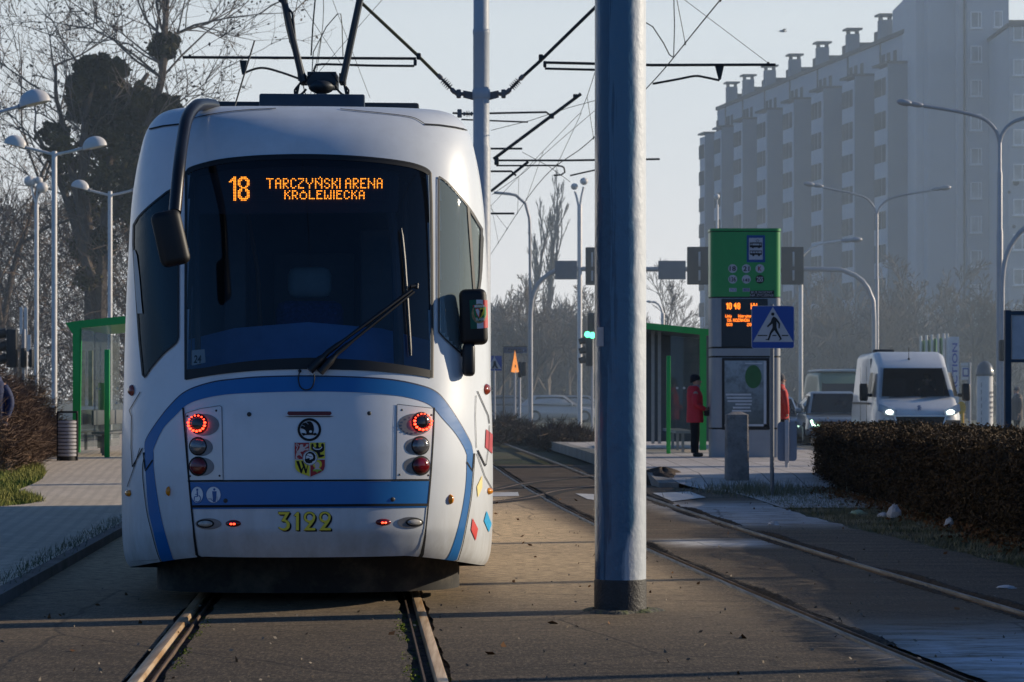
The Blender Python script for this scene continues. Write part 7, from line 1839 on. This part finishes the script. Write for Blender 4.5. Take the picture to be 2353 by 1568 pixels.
for sd in (-1, 1):
    for y in (.9, 4.6):
        mb = MB(); mb.lathe([(.0001, -.1), (.36, -.1), (.36, .1), (.0001, .1)], (xm + sd * .95, YM + y, .36), 18, Matrix.Rotation(pi / 2, 3, 'Y')); mb.build('wheel', m_tyre, t, 40)

# white van
YV = 57.0; xv = (2114 - CU) / FOC * YV
va = radians(-2.3)
van = thing('white_van', 'white high roofed delivery van with lit headlights behind the hedge', 'van', (xv, YV, 0), va)
cv, sv = cos(va), sin(va)
def vq(p): return (xv + p[0] * cv - p[1] * sv, YV + p[0] * sv + p[1] * cv, p[2])
def vput(mb, nm, m, par, sm=40, **k): mb.v = [vq(p) for p in mb.v]; return mb.build(nm, m, par, sm, **k)
m_van = mat('van_white', (.66, .69, .71), .35, 0, .04, 2, coat=.4, dirt=(.45, .46, .46), ds=1.5, da=.4)
mb = MB()
def vr(y, w, z0, z1, wt, r=.14):
    P = []
    for (x, a0) in ((wt - r, 0), (-(wt - r), 90)):
        for k in range(6): a = radians(a0 + 18 * k); P.append((x + r * cos(a), y, z1 - r + r * sin(a)))
    return P + [(-w, y, max(z0 + .15, min(1.05, z1 - .35))), (-w, y, z0 + .12), (-w + .12, y, z0), (w - .12, y, z0), (w, y, z0 + .12), (w, y, max(z0 + .15, min(1.05, z1 - .35)))]
loft(mb, [vr(0, .72, .35, .86, .66), vr(.06, .86, .32, 1.02, .80), vr(.25, .97, .30, 1.16, .92), vr(.62, 1.02, .30, 1.32, .96), vr(.80, 1.025, .30, 1.42, .95), vr(1.35, 1.025, .30, 2.10, .84), vr(1.55, 1.025, .30, 2.24, .83), vr(2.1, 1.025, .30, 2.48, .86, .18), vr(2.6, 1.025, .30, 2.52, .88, .18), vr(5.8, 1.025, .32, 2.52, .88, .18), vr(5.98, 1.0, .40, 2.46, .86, .16)], ((4, 5),))
vb = vput(mb, 'body', m_van, van, 42)
mb = MB(); fr_ = [(-.90, .72, 1.37), (.90, .72, 1.37), (.79, 1.37, 2.09), (-.79, 1.37, 2.09)]
mb.flat([(x * 1.0, y - .055, z + .028) for x, y, z in fr_]); wsn = vput(mb, 'windscreen', glass('van_glass_clear', (.70, .76, .80), .6, .02), vb, 0)
mb = MB(); mb.rbox((0, 1.15, 1.22), (1.9, .7, .28), .05); mb.rbox((.42, 2.2, 1.35), (.5, .15, 1.0), .06); mb.rbox((-.45, 2.2, 1.35), (.8, .15, 1.0), .06); mb.box((0, 2.45, 1.4), (1.8, .03, 1.9)); vput(mb, 'cab_seats', mat('van_interior', (.03, .034, .04), .8), van)
mb = MB(); mb.lathe([(.17, -.012), (.19, 0), (.17, .012), (.155, 0), (.17, -.012)], (.42, 1.50, 1.42), 20, Matrix.Rotation(radians(60), 3, 'X')); vput(mb, 'steering_wheel', m_black, van)
mb = MB(); mb.tube([(.1, .68, 1.40), (.55, .74, 1.46)], .012, 6); mb.tube([(-.65, .68, 1.40), (-.15, .72, 1.43)], .012, 6); vput(mb, 'wiper', m_black, wsn)
for sd in (-1, 1):
    mb = MB(); mb.flat([(sd * 1.032, .98, 1.42), (sd * 1.032, 2.05, 1.42), (sd * .945, 2.05, 2.0), (sd * .945, 1.46, 2.0)]); vput(mb, 'side_window', m_carglass, vb, 0)
    mb = MB(); mb.rbox((sd * 1.22, .98, 1.52), (.20, .14, .42), .05, 3); mb.tube([(sd * 1.03, 1.0, 1.45), (sd * 1.15, .98, 1.45)], .04, 8); vput(mb, 'wing_mirror', m_black if sd < 0 else blackp, van)
    mb = MB(); mb.flat([(sd * .95, .17, 1.25), (sd * .54, -.03, 1.09), (sd * .56, -.05, .98), (sd * .82, .0, .98), (sd * .97, .14, 1.08)]); hl = vput(mb, 'headlight', mat('headlamp_glass', (.30, .33, .36), .15, .5, .2, 8), van, 0)
    mb = MB(); mb.ell((sd * .72, -.03, 1.05), (.09, .03, .05), 12, 8); vput(mb, 'lit_bulb', lamp_on, hl)
    mb = MB(); mb.flat([(sd * .97, .10, .86), (sd * .60, -.05, .86), (sd * .62, -.06, .46), (sd * .93, .05, .46)]); vput(mb, 'bumper_corner', mat('bumper_grey', (.03, .035, .04), .6), van, 0)
    for y in (.95, 4.9):
        mb = MB(); mb.lathe([(.0001, -.11), (.34, -.11), (.345, .11), (.0001, .11)], (sd * .93, y, .345), 20, Matrix.Rotation(pi / 2, 3, 'Y')); wh = vput(mb, 'wheel', m_tyre, van)
        mb = MB(); mb.lathe([(.0001, -.118), (.22, -.118), (.22, .118), (.0001, .118)], (sd * .93, y, .345), 16, Matrix.Rotation(pi / 2, 3, 'Y')); vput(mb, 'rim', m_rim, wh)
mb = MB(); g_ = [(-.58, -.03, .94), (.58, -.03, .94), (.48, -.045, .62), (-.48, -.045, .62)]; mb.flat([(x * 1.08, y - .018, z + (.03 if z > .7 else -.03)) for x, y, z in g_]); gr = vput(mb, 'grille_frame', m_chrome, van, 0)
mb = MB(); mb.flat([(x, y - .025, z) for x, y, z in g_]); vput(mb, 'grille', m_black, gr, 0)
mb = MB(); mb.box((0, -.06, .43), (1.5, .05, .18)); mb.box((0, -.09, .50), (.52, .02, .11)); vput(mb, 'bumper', m_pgrey, van)
mb = MB(); lion = [(-.05, 0), (-.03, .05), (-.05, .08), (-.02, .12), (.02, .13), (.05, .11), (.02, .09), (.05, .06), (.06, .02), (.03, .04), (.03, -.04), (.0, 0), (-.03, -.05)]
mb.flat([(x, .16 + (z - .03) * .9 - .04, 1.115 + z * .75) for x, z in lion]); vput(mb, 'lion_badge', mat('badge_blue', (.12, .18, .30), .4), van, 0)
mb = MB(); mb.tube([(-.05, 1.75, 2.30), (-.05, 1.70, 2.62)], .008, 6); mb.ell((-.05, 1.72, 2.33), (.03, .04, .03), 8, 6); mb.rbox((-.5, 3.2, 2.55), (.5, .4, .08), .03); vput(mb, 'aerial', m_black, vb)
mb = MB()
for y in (2.15, 3.6): mb.box((-1.028, y, 1.3), (.006, .02, 1.7))
mb.box((-1.03, 3.6, 1.25), (.01, 4.0, .05)); vput(mb, 'door_seam', m_black, vb, 0)

# ================================================================= flags, column, boards
m_flagw = mat('flag_white', (.72, .73, .75), .8); m_flagg = mat('flag_pale_green', (.28, .46, .26), .8); m_flagg2 = mat('flag_green_pale', (.20, .42, .22), .8)
YF = 95.0
for k, u in enumerate((2116, 2129, 2142, 2156, 2169)):
    t = thing('flag', 'pale green and white feather flag on a pole in the row behind the van', 'flag', ((u - CU) / FOC * YF, YF + k * .0, 0), 0, 'green flags in a row')
    mb = MB(); mb.tube([W(u, 985, YF - .5 * k), W(u, 772 - 1.4 * k, YF - .5 * k)], .05, 8); mb.build('pole', m_lampw, t, 40)
    mb = MB(); mb.ribbon([W(u + 2 + 10 * j / 6, 783 - 2 * k, YF - .5 * k + .12 * sin(j)) for j in range(7)], [W(u + 2 + 10 * j / 6, 930, YF - .5 * k + .12 * sin(j + 1)) for j in range(7)]); mb.build('cloth', m_flagg if k < 2 else (m_flagg2 if k < 4 else m_flagw), t, 60)
t = thing('flag', 'tall white banner flag with blue upright word ACTION beside the van', 'flag', tuple(W(2178, 985, 92)))
mb = MB(); mb.tube([W(2177, 985, 92), W(2177, 767, 92)], .05, 8); mb.build('pole', m_lampw, t, 40)
mb = MB(); mb.quad(W(2179, 774, 92), W(2204, 774, 92), W(2203, 940, 92), W(2180, 940, 92)); fc = mb.build('cloth', m_flagw, t, 0)
mb = MB(); put_text(mb, 'ACTION', lambda x, y: W(x, y, 91.96), 0, 0, 1, 1, .02) if False else None
V_, F_, d_ = text_mesh('ACTION', .015)
mb.add([W(2200 - (1 - v[1] / d_[1]) * 0 - (1 - (1 - v[1] / d_[1])) * 0 - 12 + (-(v[1] / d_[1]) + 1) * 12, 905 - v[0] / d_[0] * 116, 91.95) for v in V_], F_); mb.build('lettering', mat('banner_blue', (.05, .09, .42), .6), fc, 0)
t = thing('stop_sign_post', 'white bus stop flag sign with blue square beside the advertising column', 'stop sign', tuple(W(2228, 990, 88)))
mb = MB(); mb.tube([W(2228, 992, 88), W(2228, 833, 88)], .05, 8); mb.build('post', m_galv, t, 40)
mb = MB(); plate(mb, 2208, 834, 2233, 841, 88, .04); plate(mb, 2209, 843, 2231, 873, 88, .04); sp_ = mb.build('sign_plate', m_lampw, t, 0)
mb = MB(); plate(mb, 2212, 846, 2226, 866, 87.98, .01); mb.build('blue_square', m_sblue, sp_, 0)
mb = MB(); plate(mb, 2214.5, 849, 2223.5, 862, 87.96, .01); plate(mb, 2216, 854, 2222, 857, 87.94, .01); mb.build('white_field', m_lampw, sp_, 0)
mb = MB(); plate(mb, 2221, 872, 2233, 960, 88.05, .04); mb.build('timetable_board', m_pgrey, t, 0)
YAd = 85.0; ca_ = W(2263, 985, YAd)
t = thing('advertising_column', 'round white advertising column with grey domed cap', 'advertising column', (ca_.x, YAd, 0))
s = YAd / FOC
mb = MB(); mb.lathe([(18.5 * s, 0), (18.5 * s, W(0, 858, YAd).z)], (ca_.x, YAd, 0), 32); cl_ = mb.build('column', m_lampw, t, 60)
mb = MB(); zb = W(0, 860, YAd).z; mb.lathe([(20.5 * s, zb - .06), (21.5 * s, zb), (20 * s, zb + .12), (16 * s, zb + .30), (9 * s, zb + .42), (.001, zb + .46)], (ca_.x, YAd, 0), 32); mb.build('dome', mat('dome_grey', (.11, .13, .15), .35, .2, .1, 4, coat=.3), t, 60)
mb = MB()
def onc(a, v, d=.02): return Vector((ca_.x + (18.5 * s + d) * sin(a), YAd - (18.5 * s + d) * cos(a), W(0, v, YAd).z))
for (a0, v0, h_, w2) in ((.42, 900, 5, .22), (.40, 910, 4, .26), (.45, 922, 5, .18), (.40, 934, 5, .25), (.42, 946, 4, .2), (.47, 956, 3, .12)):
    for j in range(3): mb.ribbon([onc(a0 + w2 * (j + i / 3 * .8), v0) for i in range(4)], [onc(a0 + w2 * (j + i / 3 * .8), v0 + h_) for i in range(4)])
for j in range(6): mb.ribbon([onc(-.62 + .02 * i, 880 + 16 * j) for i in range(4)], [onc(-.62 + .02 * i, 890 + 16 * j) for i in range(4)])
mb.build('poster_print', mat('print_grey', (.12, .13, .17), .7), cl_, 0)
t = thing('yellow_sign', 'round topped yellow sign on a yellow post beside the van mirror', 'sign', tuple(W(2212, 990, 80)))
mb = MB(); mb.prism([W(2209 + 10.5 * cos(2 * pi * k / 20), 938 + 15 * sin(2 * pi * k / 20), 80) for k in range(20)], (0, .06, 0)); mb.build('disc', mat('sign_yellow', (.72, .40, .01), .5), t, 0)
mb = MB(); mb.tube([W(2212, 990, 80.03), W(2212, 945, 80.03)], .05, 8); mb.build('post', mat('sign_yellow', (.72, .40, .01), .5), t, 40)
# billboard at the right edge
YBB = 44.0
t = thing('billboard', 'dark blue framed billboard cut by the right picture edge', 'billboard', tuple(W(2317, 1000, YBB)))
m_navy = mat('billboard_navy', (.02, .045, .075), .5, .2, .2, 4)
mb = MB(); a, b = W(2310, 713, YBB), W(2324, 1020, YBB); mb.b2((a.x, YBB, 0), (b.x, YBB + .12, a.z)); mb.build('post', m_navy, t, 0); mb = MB(); mb.b2((a.x + 2.1, YBB, 0), (b.x + 2.1, YBB + .12, a.z)); mb.build('post', m_navy, t, 0)
mb = MB(); a, b = W(2324.5, 715, YBB), W(2560, 724, YBB); mb.b2((a.x, YBB + .004, b.z), (a.x + 1.98, YBB + .11, a.z)); a, b = W(2324.5, 826, YBB), W(2560, 833, YBB); mb.b2((a.x, YBB + .004, b.z), (a.x + 1.98, YBB + .11, a.z)); mb.build('frame', m_navy, t, 0)
mb = MB(); a, b = W(2325, 724.4, YBB), W(2560, 825.6, YBB); mb.b2((a.x + .01, YBB + .03, b.z), (a.x + 1.97, YBB + .08, a.z)); mb.build('panel', mat('billboard_white', (.45, .48, .52), .5), t, 0)

# gull
g_ = W(1798, 72, 120)
t = thing('gull', 'small white gull gliding in the sky left of the apartment block', 'bird', tuple(g_))
mb = MB(); Mg = Matrix.Rotation(radians(8), 3, 'Y')
mb.ell(g_, (.17, .07, .06), 12, 8)
mb.add([g_ + Vector(p) for p in ((-.05, 0, .03), (.09, 0, .03), (.20, -.35, .07), (.10, -.62, .02), (.02, -.36, .07))], [(0, 1, 2, 3, 4)]); mb.add([g_ + Vector(p) for p in ((-.05, 0, .03), (.09, 0, .03), (.22, .35, .09), (.30, .60, .04), (.04, .36, .09))], [(0, 1, 2, 3, 4)]); mb.add([g_ + Vector(p) for p in ((-.12, -.02, 0), (-.30, -.06, .01), (-.30, .06, .01), (-.12, .02, 0))], [(0, 1, 2, 3)])
mb.build('body', m_lampw, t, 60)

# litter by the hedge
m_bag = mat('litter_white', (.55, .55, .56), .7, 0, .2, 20)
def scrap(label, u, v, w, h, seed, m=None):
    p = G(u, v); r = random.Random(seed); mb = MB(); n, k_ = 12, 6
    for j in range(k_ + 1):
        a = pi / 2 * j / k_
        for k in range(n):
            t = 2 * pi * k / n; q = 1 + r.uniform(-.25, .25); mb.v.append((p.x + cos(a) * cos(t) * w / 2 * q, p.y + cos(a) * sin(t) * w * .4 * q, h * sin(a) * (1 + r.uniform(-.2, .15)) + .002))
    for j in range(k_):
        for k in range(n): mb.f.append((j * n + k, j * n + (k + 1) % n, (j + 1) * n + (k + 1) % n, (j + 1) * n + k))
    mb.build('litter', m or m_bag, None, 25, label=label, cat='litter')
scrap('upright crumpled white bag at the hedge foot, the rightmost of the litter', 2181, 1212, .10, .10, 1); scrap('largest crumpled white bag at the hedge foot beside green scrap', 2055, 1190, .16, .15, 2); scrap('flat pale wrapper at the left of the hedge foot litter', 2030, 1188, .14, .05, 3)
scrap('pale green crumpled wrapper, leftmost at the hedge foot', 1972, 1182, .20, .05, 4, mat('litter_green', (.35, .45, .30), .6)); scrap('small white scrap lying on the asphalt left of the hedge litter', 1777, 1207, .12, .04, 5); scrap('flat grey rag on the asphalt near the right picture edge', 2312, 1352, .14, .02, 6)

# ================================================================= people
def skin_body(name, joints, edges, m, parent, sub=2):
    """joints: list of (point, radius or (rx, ry)); grows one continuous skin over the skeleton"""
    me = bpy.data.meshes.new(name); me.from_pydata([tuple(j[0]) for j in joints], edges, [])
    o = bpy.data.objects.new(name, me); COL.objects.link(o)
    md = o.modifiers.new('skin', 'SKIN'); md.use_smooth_shade = True
    lay = me.skin_vertices[0].data if len(me.skin_vertices) else None
    if lay is None:
        bm = bmesh.new(); bm.from_mesh(me); bm.verts.layers.skin.verify(); bm.to_mesh(me); bm.free(); lay = me.skin_vertices[0].data
    for k, j in enumerate(joints):
        r = j[1]; lay[k].radius = (r, r) if isinstance(r, (int, float)) else r
        lay[k].use_root = (k == 0)
    s = o.modifiers.new('sub', 'SUBSURF'); s.levels = s.render_levels = sub
    dg = bpy.context.evaluated_depsgraph_get(); dg.update()
    ev = o.evaluated_get(dg); m2 = bpy.data.meshes.new_from_object(ev)
    V = [tuple(v.co) for v in m2.vertices]; F = [tuple(p.vertices) for p in m2.polygons]
    bpy.data.objects.remove(o); bpy.data.meshes.remove(me); bpy.data.meshes.remove(m2)
    mb = MB(); mb.add(V, F); return mb.build(name, m, parent, 60)
m_skin = mat('skin_tone', (.50, .31, .23), .6, 0, .05, 8)
m_red = mat('coat_red', (.62, .030, .045), .75, 0, .12, 5, bump=.35, bs=22)
m_trs = mat('trousers_black', (.010, .011, .013), .85, 0, .2, 6)
m_hat = mat('hat_dark', (.008, .011, .018), .9, 0, .2, 30)
m_shoe = mat('shoes_black', (.010, .009, .009), .5)
def person(label, loc, face, h=1.66, coat=None, hat=None, hair=None, coat_len=.82, hold=False, elbow=0.0, trousers=None, collar=True):
    """standing person looking along +x turned by the angle face"""
    t = thing('person', label, 'person', loc, face); k = h / 1.66
    c, s = cos(face), sin(face)
    def q(x, y, z): return Vector((loc[0] + (x * c - y * s) * k, loc[1] + (x * s + y * c) * k, loc[2] + z * k))
    # x forward, y to the person's left
    if hold: armL = [(.0, .19, 1.32), (-.02, .23, 1.08), (.20, .13, .98), (.27, .09, .985)]; armR = [(.0, -.19, 1.32), (-.03, -.24, 1.08), (.19, -.15, .985), (.26, -.08, .99)]
    else: armL = [(.0, .19, 1.32), (-.01, .23 + elbow, 1.06), (.05, .22, .84), (.07, .21, .77)]; armR = [(.0, -.19, 1.32), (-.01, -.23 - elbow, 1.06), (.05, -.22, .84), (.07, -.21, .77)]
    J = [((0, 0, .88), (.14, .11)), ((0, 0, 1.05), (.13, .10)), ((-.01, 0, 1.28), (.15, .11)), ((.0, 0, 1.40), (.06, .06)), ((.02, 0, 1.47), (.052, .052)), ((.03, 0, 1.55), (.078, .085)), ((.025, 0, 1.61), (.075, .085))]
    Ed = [(0, 1), (1, 2), (2, 3), (3, 4), (4, 5), (5, 6)]
    for arm in (armL, armR):
        b0 = len(J); J += [(arm[0], .055), (arm[1], .045), (arm[2], .036), (arm[3], .030)]; Ed += [(2, b0), (b0, b0 + 1), (b0 + 1, b0 + 2), (b0 + 2, b0 + 3)]
    for sy, fx in ((1, .02), (-1, -.03)):
        b0 = len(J); J += [((fx * .3, sy * .085, .80), .085), ((fx + .015, sy * .09, .47), .060), ((fx, sy * .09, .10), .042), ((fx + .02, sy * .09, .04), .040), ((fx + .14, sy * .10, .03), .032)]; Ed += [(0, b0), (b0, b0 + 1), (b0 + 1, b0 + 2), (b0 + 2, b0 + 3), (b0 + 3, b0 + 4)]
    sc_ = lambda r: tuple(x * k for x in r) if isinstance(r, tuple) else r * k
    body = skin_body('body', [(q(*j[0]), sc_(j[1])) for j in J], Ed, m_skin, t)
    # face: nose, eyes, mouth, ear
    mb = MB(); mb.ell(q(.118, 0, 1.555), (.022 * k, .016 * k, .026 * k), 10, 8); mb.ell(q(.03, .088, 1.555), (.025, .012, .033), 8, 6); mb.ell(q(.03, -.088, 1.555), (.025, .012, .033), 8, 6); mb.ell(q(.075, 0, 1.495), (.04, .045, .035), 10, 8); mb.build('face', m_skin, body, 60)
    mb = MB()
    for sy in (-1, 1): mb.ell(q(.103, sy * .034, 1.578), (.012, .014, .008), 8, 6)
    mb.ell(q(.108, 0, 1.518), (.01, .024, .006), 8, 6); mb.build('eyes_and_mouth', mat('eye_dark', (.05, .025, .02), .5), body, 60)
    # hands with five fingers
    for arm, sy in ((armL, 1), (armR, -1)):
        w_ = Vector(arm[3]); d = (Vector(arm[3]) - Vector(arm[2])).normalized(); n_ = Vector((0, 0, 1)).cross(d); n_ = n_.normalized() if n_.length > .1 else Vector((1, 0, 0))
        JJ = [(w_, .026), (w_ + d * .06, .030)]; EE = [(0, 1)]
        for f_ in range(4):
            o_ = n_ * (.011 * (f_ - 1.5) * 1.6); b0 = len(JJ); cu = Vector((0, 0, -.012 if not hold else .0)) - n_ * .0
            JJ += [(w_ + d * .075 + o_, .010), (w_ + d * (.105 + .006 * (f_ in (1, 2))) + o_ + cu, .009), (w_ + d * (.122 + .008 * (f_ in (1, 2))) + o_ + cu * 2.5, .007)]; EE += [(1, b0), (b0, b0 + 1), (b0 + 1, b0 + 2)]
        b0 = len(JJ); JJ += [(w_ + d * .035 - n_ * sy * .03, .011), (w_ + d * .065 - n_ * sy * .042, .009)]; EE += [(0, b0), (b0, b0 + 1)]
        skin_body('hand', [(q(*p), r * k) for p, r in JJ], EE, m_skin, body, 1)
    # coat: lofted skirt and chest, sleeves
    def ringc(z, rx, ry, cx=0, n=20): return [q(cx + rx * cos(2 * pi * i / n), ry * sin(2 * pi * i / n), z) for i in range(n)]
    z0 = coat_len
    mb = MB(); loft(mb, [ringc(z0, .175, .225), ringc(z0 + .05, .18, .228), ringc(1.0, .168, .20, .0), ringc(1.12, .165, .20, .0), ringc(1.25, .168, .215, -.005), ringc(1.34, .15, .20, -.015), ringc(1.40, .10, .13, -.012), ringc(1.43, .085, .10, -.005)]); ct = mb.build('coat', coat, t, 60)
    for arm in (armL, armR):
        a = [Vector(p) for p in arm]
        skin_body('sleeve', [(q(*(a[0] + Vector((0, -.04 * (1 if a[0].y > 0 else -1), .015)))), .075 * k), (q(*a[0].lerp(a[1], .5)), .078 * k), (q(*a[1]), .070 * k), (q(*a[1].lerp(a[2], .55)), .062 * k), (q(*a[2].lerp(a[3], .25)), .052 * k)], [(0, 1), (1, 2), (2, 3), (3, 4)], coat, ct, 2)
    if collar:
        mb = MB(); loft(mb, [ringc(1.34, .13, .15, -.03), ringc(1.39, .135, .145, -.03), ringc(1.45, .115, .125, -.025), ringc(1.475, .09, .10, -.02)]); mb.build('hood', coat, ct, 60)
        mb = MB(); loft(mb, [ringc(1.40, .075, .085, .025), ringc(1.46, .08, .085, .025), ringc(1.49, .07, .075, .02)]); mb.build('scarf', mat('scarf_grey', (.30, .29, .32), .9), ct, 60)
    # trousers and shoes
    for sy, fx in ((1, .02), (-1, -.03)):
        mb = MB(); n = 16
        loft(mb, [[q(cx + rx * cos(2 * pi * i / n), sy * .088 + ry * sin(2 * pi * i / n), z) for i in range(n)] for z, rx, ry, cx in ((.08, .060, .055, fx), (.28, .068, .062, fx), (.46, .076, .070, fx + .012), (.65, .092, .085, fx * .6), (.90, .125, .10, 0))]); mb.build('trouser_leg', trousers or m_trs, t, 60)
        skin_body('shoe', [(q(fx - .03, sy * .09, .05), .055 * k), (q(fx + .06, sy * .095, .042), .048 * k), (q(fx + .16, sy * .10, .036), .036 * k)], [(0, 1), (1, 2)], m_shoe, t, 2)
    if hat:
        mb = MB(); prof = [(.098, 1.572), (.104, 1.585), (.106, 1.62), (.098, 1.665), (.07, 1.70), (.03, 1.715), (.001, 1.718)]
        n = 20; o = 0
        for (r, z) in prof:
            for i in range(n): a = 2 * pi * i / n; mb.v.append(tuple(q(.012 + r * 1.04 * cos(a) - (z - 1.57) * .12, r * sin(a) * .95, z + .035 * max(0, cos(a)) * (z < 1.6) - .045 * max(0, -cos(a)) * (z < 1.6))))
        for j in range(len(prof) - 1):
            for i in range(n): mb.f.append((j * n + i, j * n + (i + 1) % n, (j + 1) * n + (i + 1) % n, (j + 1) * n + i))
        mb.build('knit_hat', hat, t, 60)
    if hair:
        mb = MB(); mb.ell(q(.0, 0, 1.615), (.105 * k, .10 * k, .098 * k), 18, 12); mb.build('hair', hair, t, 60)
    return t
zp = prz(49) + .006
wp_ = W(1597, 1053, 49.6)
person('woman in red padded coat, dark knitted hat and black trousers waiting at the stop', (wp_.x, 49.6, zp), 0.0, 1.64, m_red, m_hat, None, .71, True)
# bag and paper she holds
t = thing('handbag', 'small black handbag held by the red coated woman', 'bag', (wp_.x + .28, 49.55, zp + .86))
mb = MB(); mb.rbox((wp_.x + .255, 49.52, zp + .90), (.16, .09, .13), .03, 3); mb.build('bag_body', m_black, t, 50)
mb = MB(); mb.tube(smooth_curve([(wp_.x + .20, 49.52, zp + .95), (wp_.x + .23, 49.52, zp + 1.01), (wp_.x + .28, 49.52, zp + 1.01), (wp_.x + .31, 49.52, zp + .95)], .02), .007, 6); mb.build('bag_handle', m_black, t, 50)
t = thing('paper_leaflet', 'folded white paper held in front of the red coated woman', 'paper', (wp_.x + .36, 49.5, zp + .95))
mb = MB(); mb.prism([(wp_.x + .30, 49.46, zp + 1.0), (wp_.x + .35, 49.46, zp + 1.03), (wp_.x + .42, 49.47, zp + .94), (wp_.x + .34, 49.47, zp + .86), (wp_.x + .33, 49.47, zp + .93)], (0, .012, 0)); mb.build('sheet', m_lampw, t, 0)
wq = W(1793, 1040, 53.5)
person('person in red jacket half hidden behind the green pylon', (wq.x, 53.5, zp), radians(20), 1.70, mat('jacket_bright_red', (.55, .025, .02), .7, 0, .1, 6, bump=.3, bs=20), None, mat('hair_grey', (.12, .12, .13), .9), .72, False, .06)
dp_ = vq((.42, 1.98, .30)); person('driver in dark clothes seen through the windscreen of the white van', dp_, radians(-92), 1.62, mat('jacket_dark', (.05, .02, .02), .8), None, mat('hair_dark', (.02, .015, .012), .9), .80, True, 0, None, False)
wl = W(-17, 1000, 38.0)
person('person in dark blue jacket at the left picture edge, only an elbow showing', (wl.x, 38.0, pz(38)), radians(-90), 1.72, mat('jacket_navy', (.008, .022, .085), .7, 0, .15, 6, bump=.3, bs=20), m_hat, None, .70, False, .05)
wf_ = W(2337, 1000, 82)
person('distant person in grey coat walking beyond the billboard', (wf_.x, 82, 0), radians(200), 1.72, mat('coat_grey_brown', (.11, .10, .095), .8), None, mat('hair_grey', (.12, .12, .13), .9), .60)

# ================================================================= haze over the distance
hm = bpy.data.materials.new('haze_air'); hm.use_nodes = True
N = hm.node_tree.nodes; L = hm.node_tree.links; N.remove(N['Principled BSDF'])
vs_ = N.new('ShaderNodeVolumeScatter'); vs_.inputs['Color'].default_value = (.66, .84, 1.0, 1); vs_.inputs['Density'].default_value = .0024; vs_.inputs['Anisotropy'].default_value = .2
L.new(vs_.outputs[0], N['Material Output'].inputs['Volume'])
mb = MB(); mb.b2((-130, 47.5, -.5), (130, 196, 60)); hz_ = mb.build('haze', hm, None, 0, kind='stuff', label='thin blue winter haze over the distant street', cat='haze')
# pale haze band along the horizon in the sky
tc = nt.nodes.new('ShaderNodeTexCoord'); sp_w = nt.nodes.new('ShaderNodeSeparateXYZ'); nt.links.new(tc.outputs['Generated'], sp_w.inputs[0])
SKYS = .10
bg.inputs[1].default_value = SKYS
def skyramp(a, b):
    m = nt.nodes.new('ShaderNodeMapRange'); m.interpolation_type = 'SMOOTHSTEP'
    m.inputs['From Min'].default_value = a; m.inputs['From Max'].default_value = b; m.inputs['To Min'].default_value = 1; m.inputs['To Max'].default_value = 0
    nt.links.new(sp_w.outputs[2], m.inputs['Value']); return m.outputs[0]
low = nt.nodes.new('ShaderNodeMix'); low.data_type = 'RGBA'
low.inputs['A'].default_value = (.71 / SKYS, .82 / SKYS, .91 / SKYS, 1)      # upper part of the band, bluer
low.inputs['B'].default_value = (.86 / SKYS, .90 / SKYS, .94 / SKYS, 1)     # milky just above the roofs
nt.links.new(skyramp(.0, .16), low.inputs['Factor'])
cr_w = nt.nodes.new('ShaderNodeMix'); cr_w.data_type = 'RGBA'
dt = nt.nodes.new('ShaderNodeVectorMath'); dt.operation = 'DOT_PRODUCT'; dt.inputs[1].default_value = (.45, .89, 0)      # the haze glows towards the sun and is dull blue away from it
nt.links.new(tc.outputs['Generated'], dt.inputs[0])
ms = nt.nodes.new('ShaderNodeMapRange'); ms.interpolation_type = 'SMOOTHSTEP'; ms.inputs['From Min'].default_value = -.25; ms.inputs['From Max'].default_value = .55
nt.links.new(dt.outputs['Value'], ms.inputs['Value'])
anti = nt.nodes.new('ShaderNodeMix'); anti.data_type = 'RGBA'; anti.inputs['A'].default_value = (.15 / SKYS, .29 / SKYS, .52 / SKYS, 1)
nt.links.new(ms.outputs[0], anti.inputs['Factor']); nt.links.new(low.outputs['Result'], anti.inputs['B'])
nt.links.new(sky.outputs[0], cr_w.inputs['A']); nt.links.new(skyramp(.15, .235), cr_w.inputs['Factor']); nt.links.new(anti.outputs['Result'], cr_w.inputs['B'])
nt.links.new(cr_w.outputs['Result'], bg.inputs[0])
sl.energy = 5.0
sky.air_density, sky.dust_density, sky.ozone_density = 1.0, 0.0, 8.0
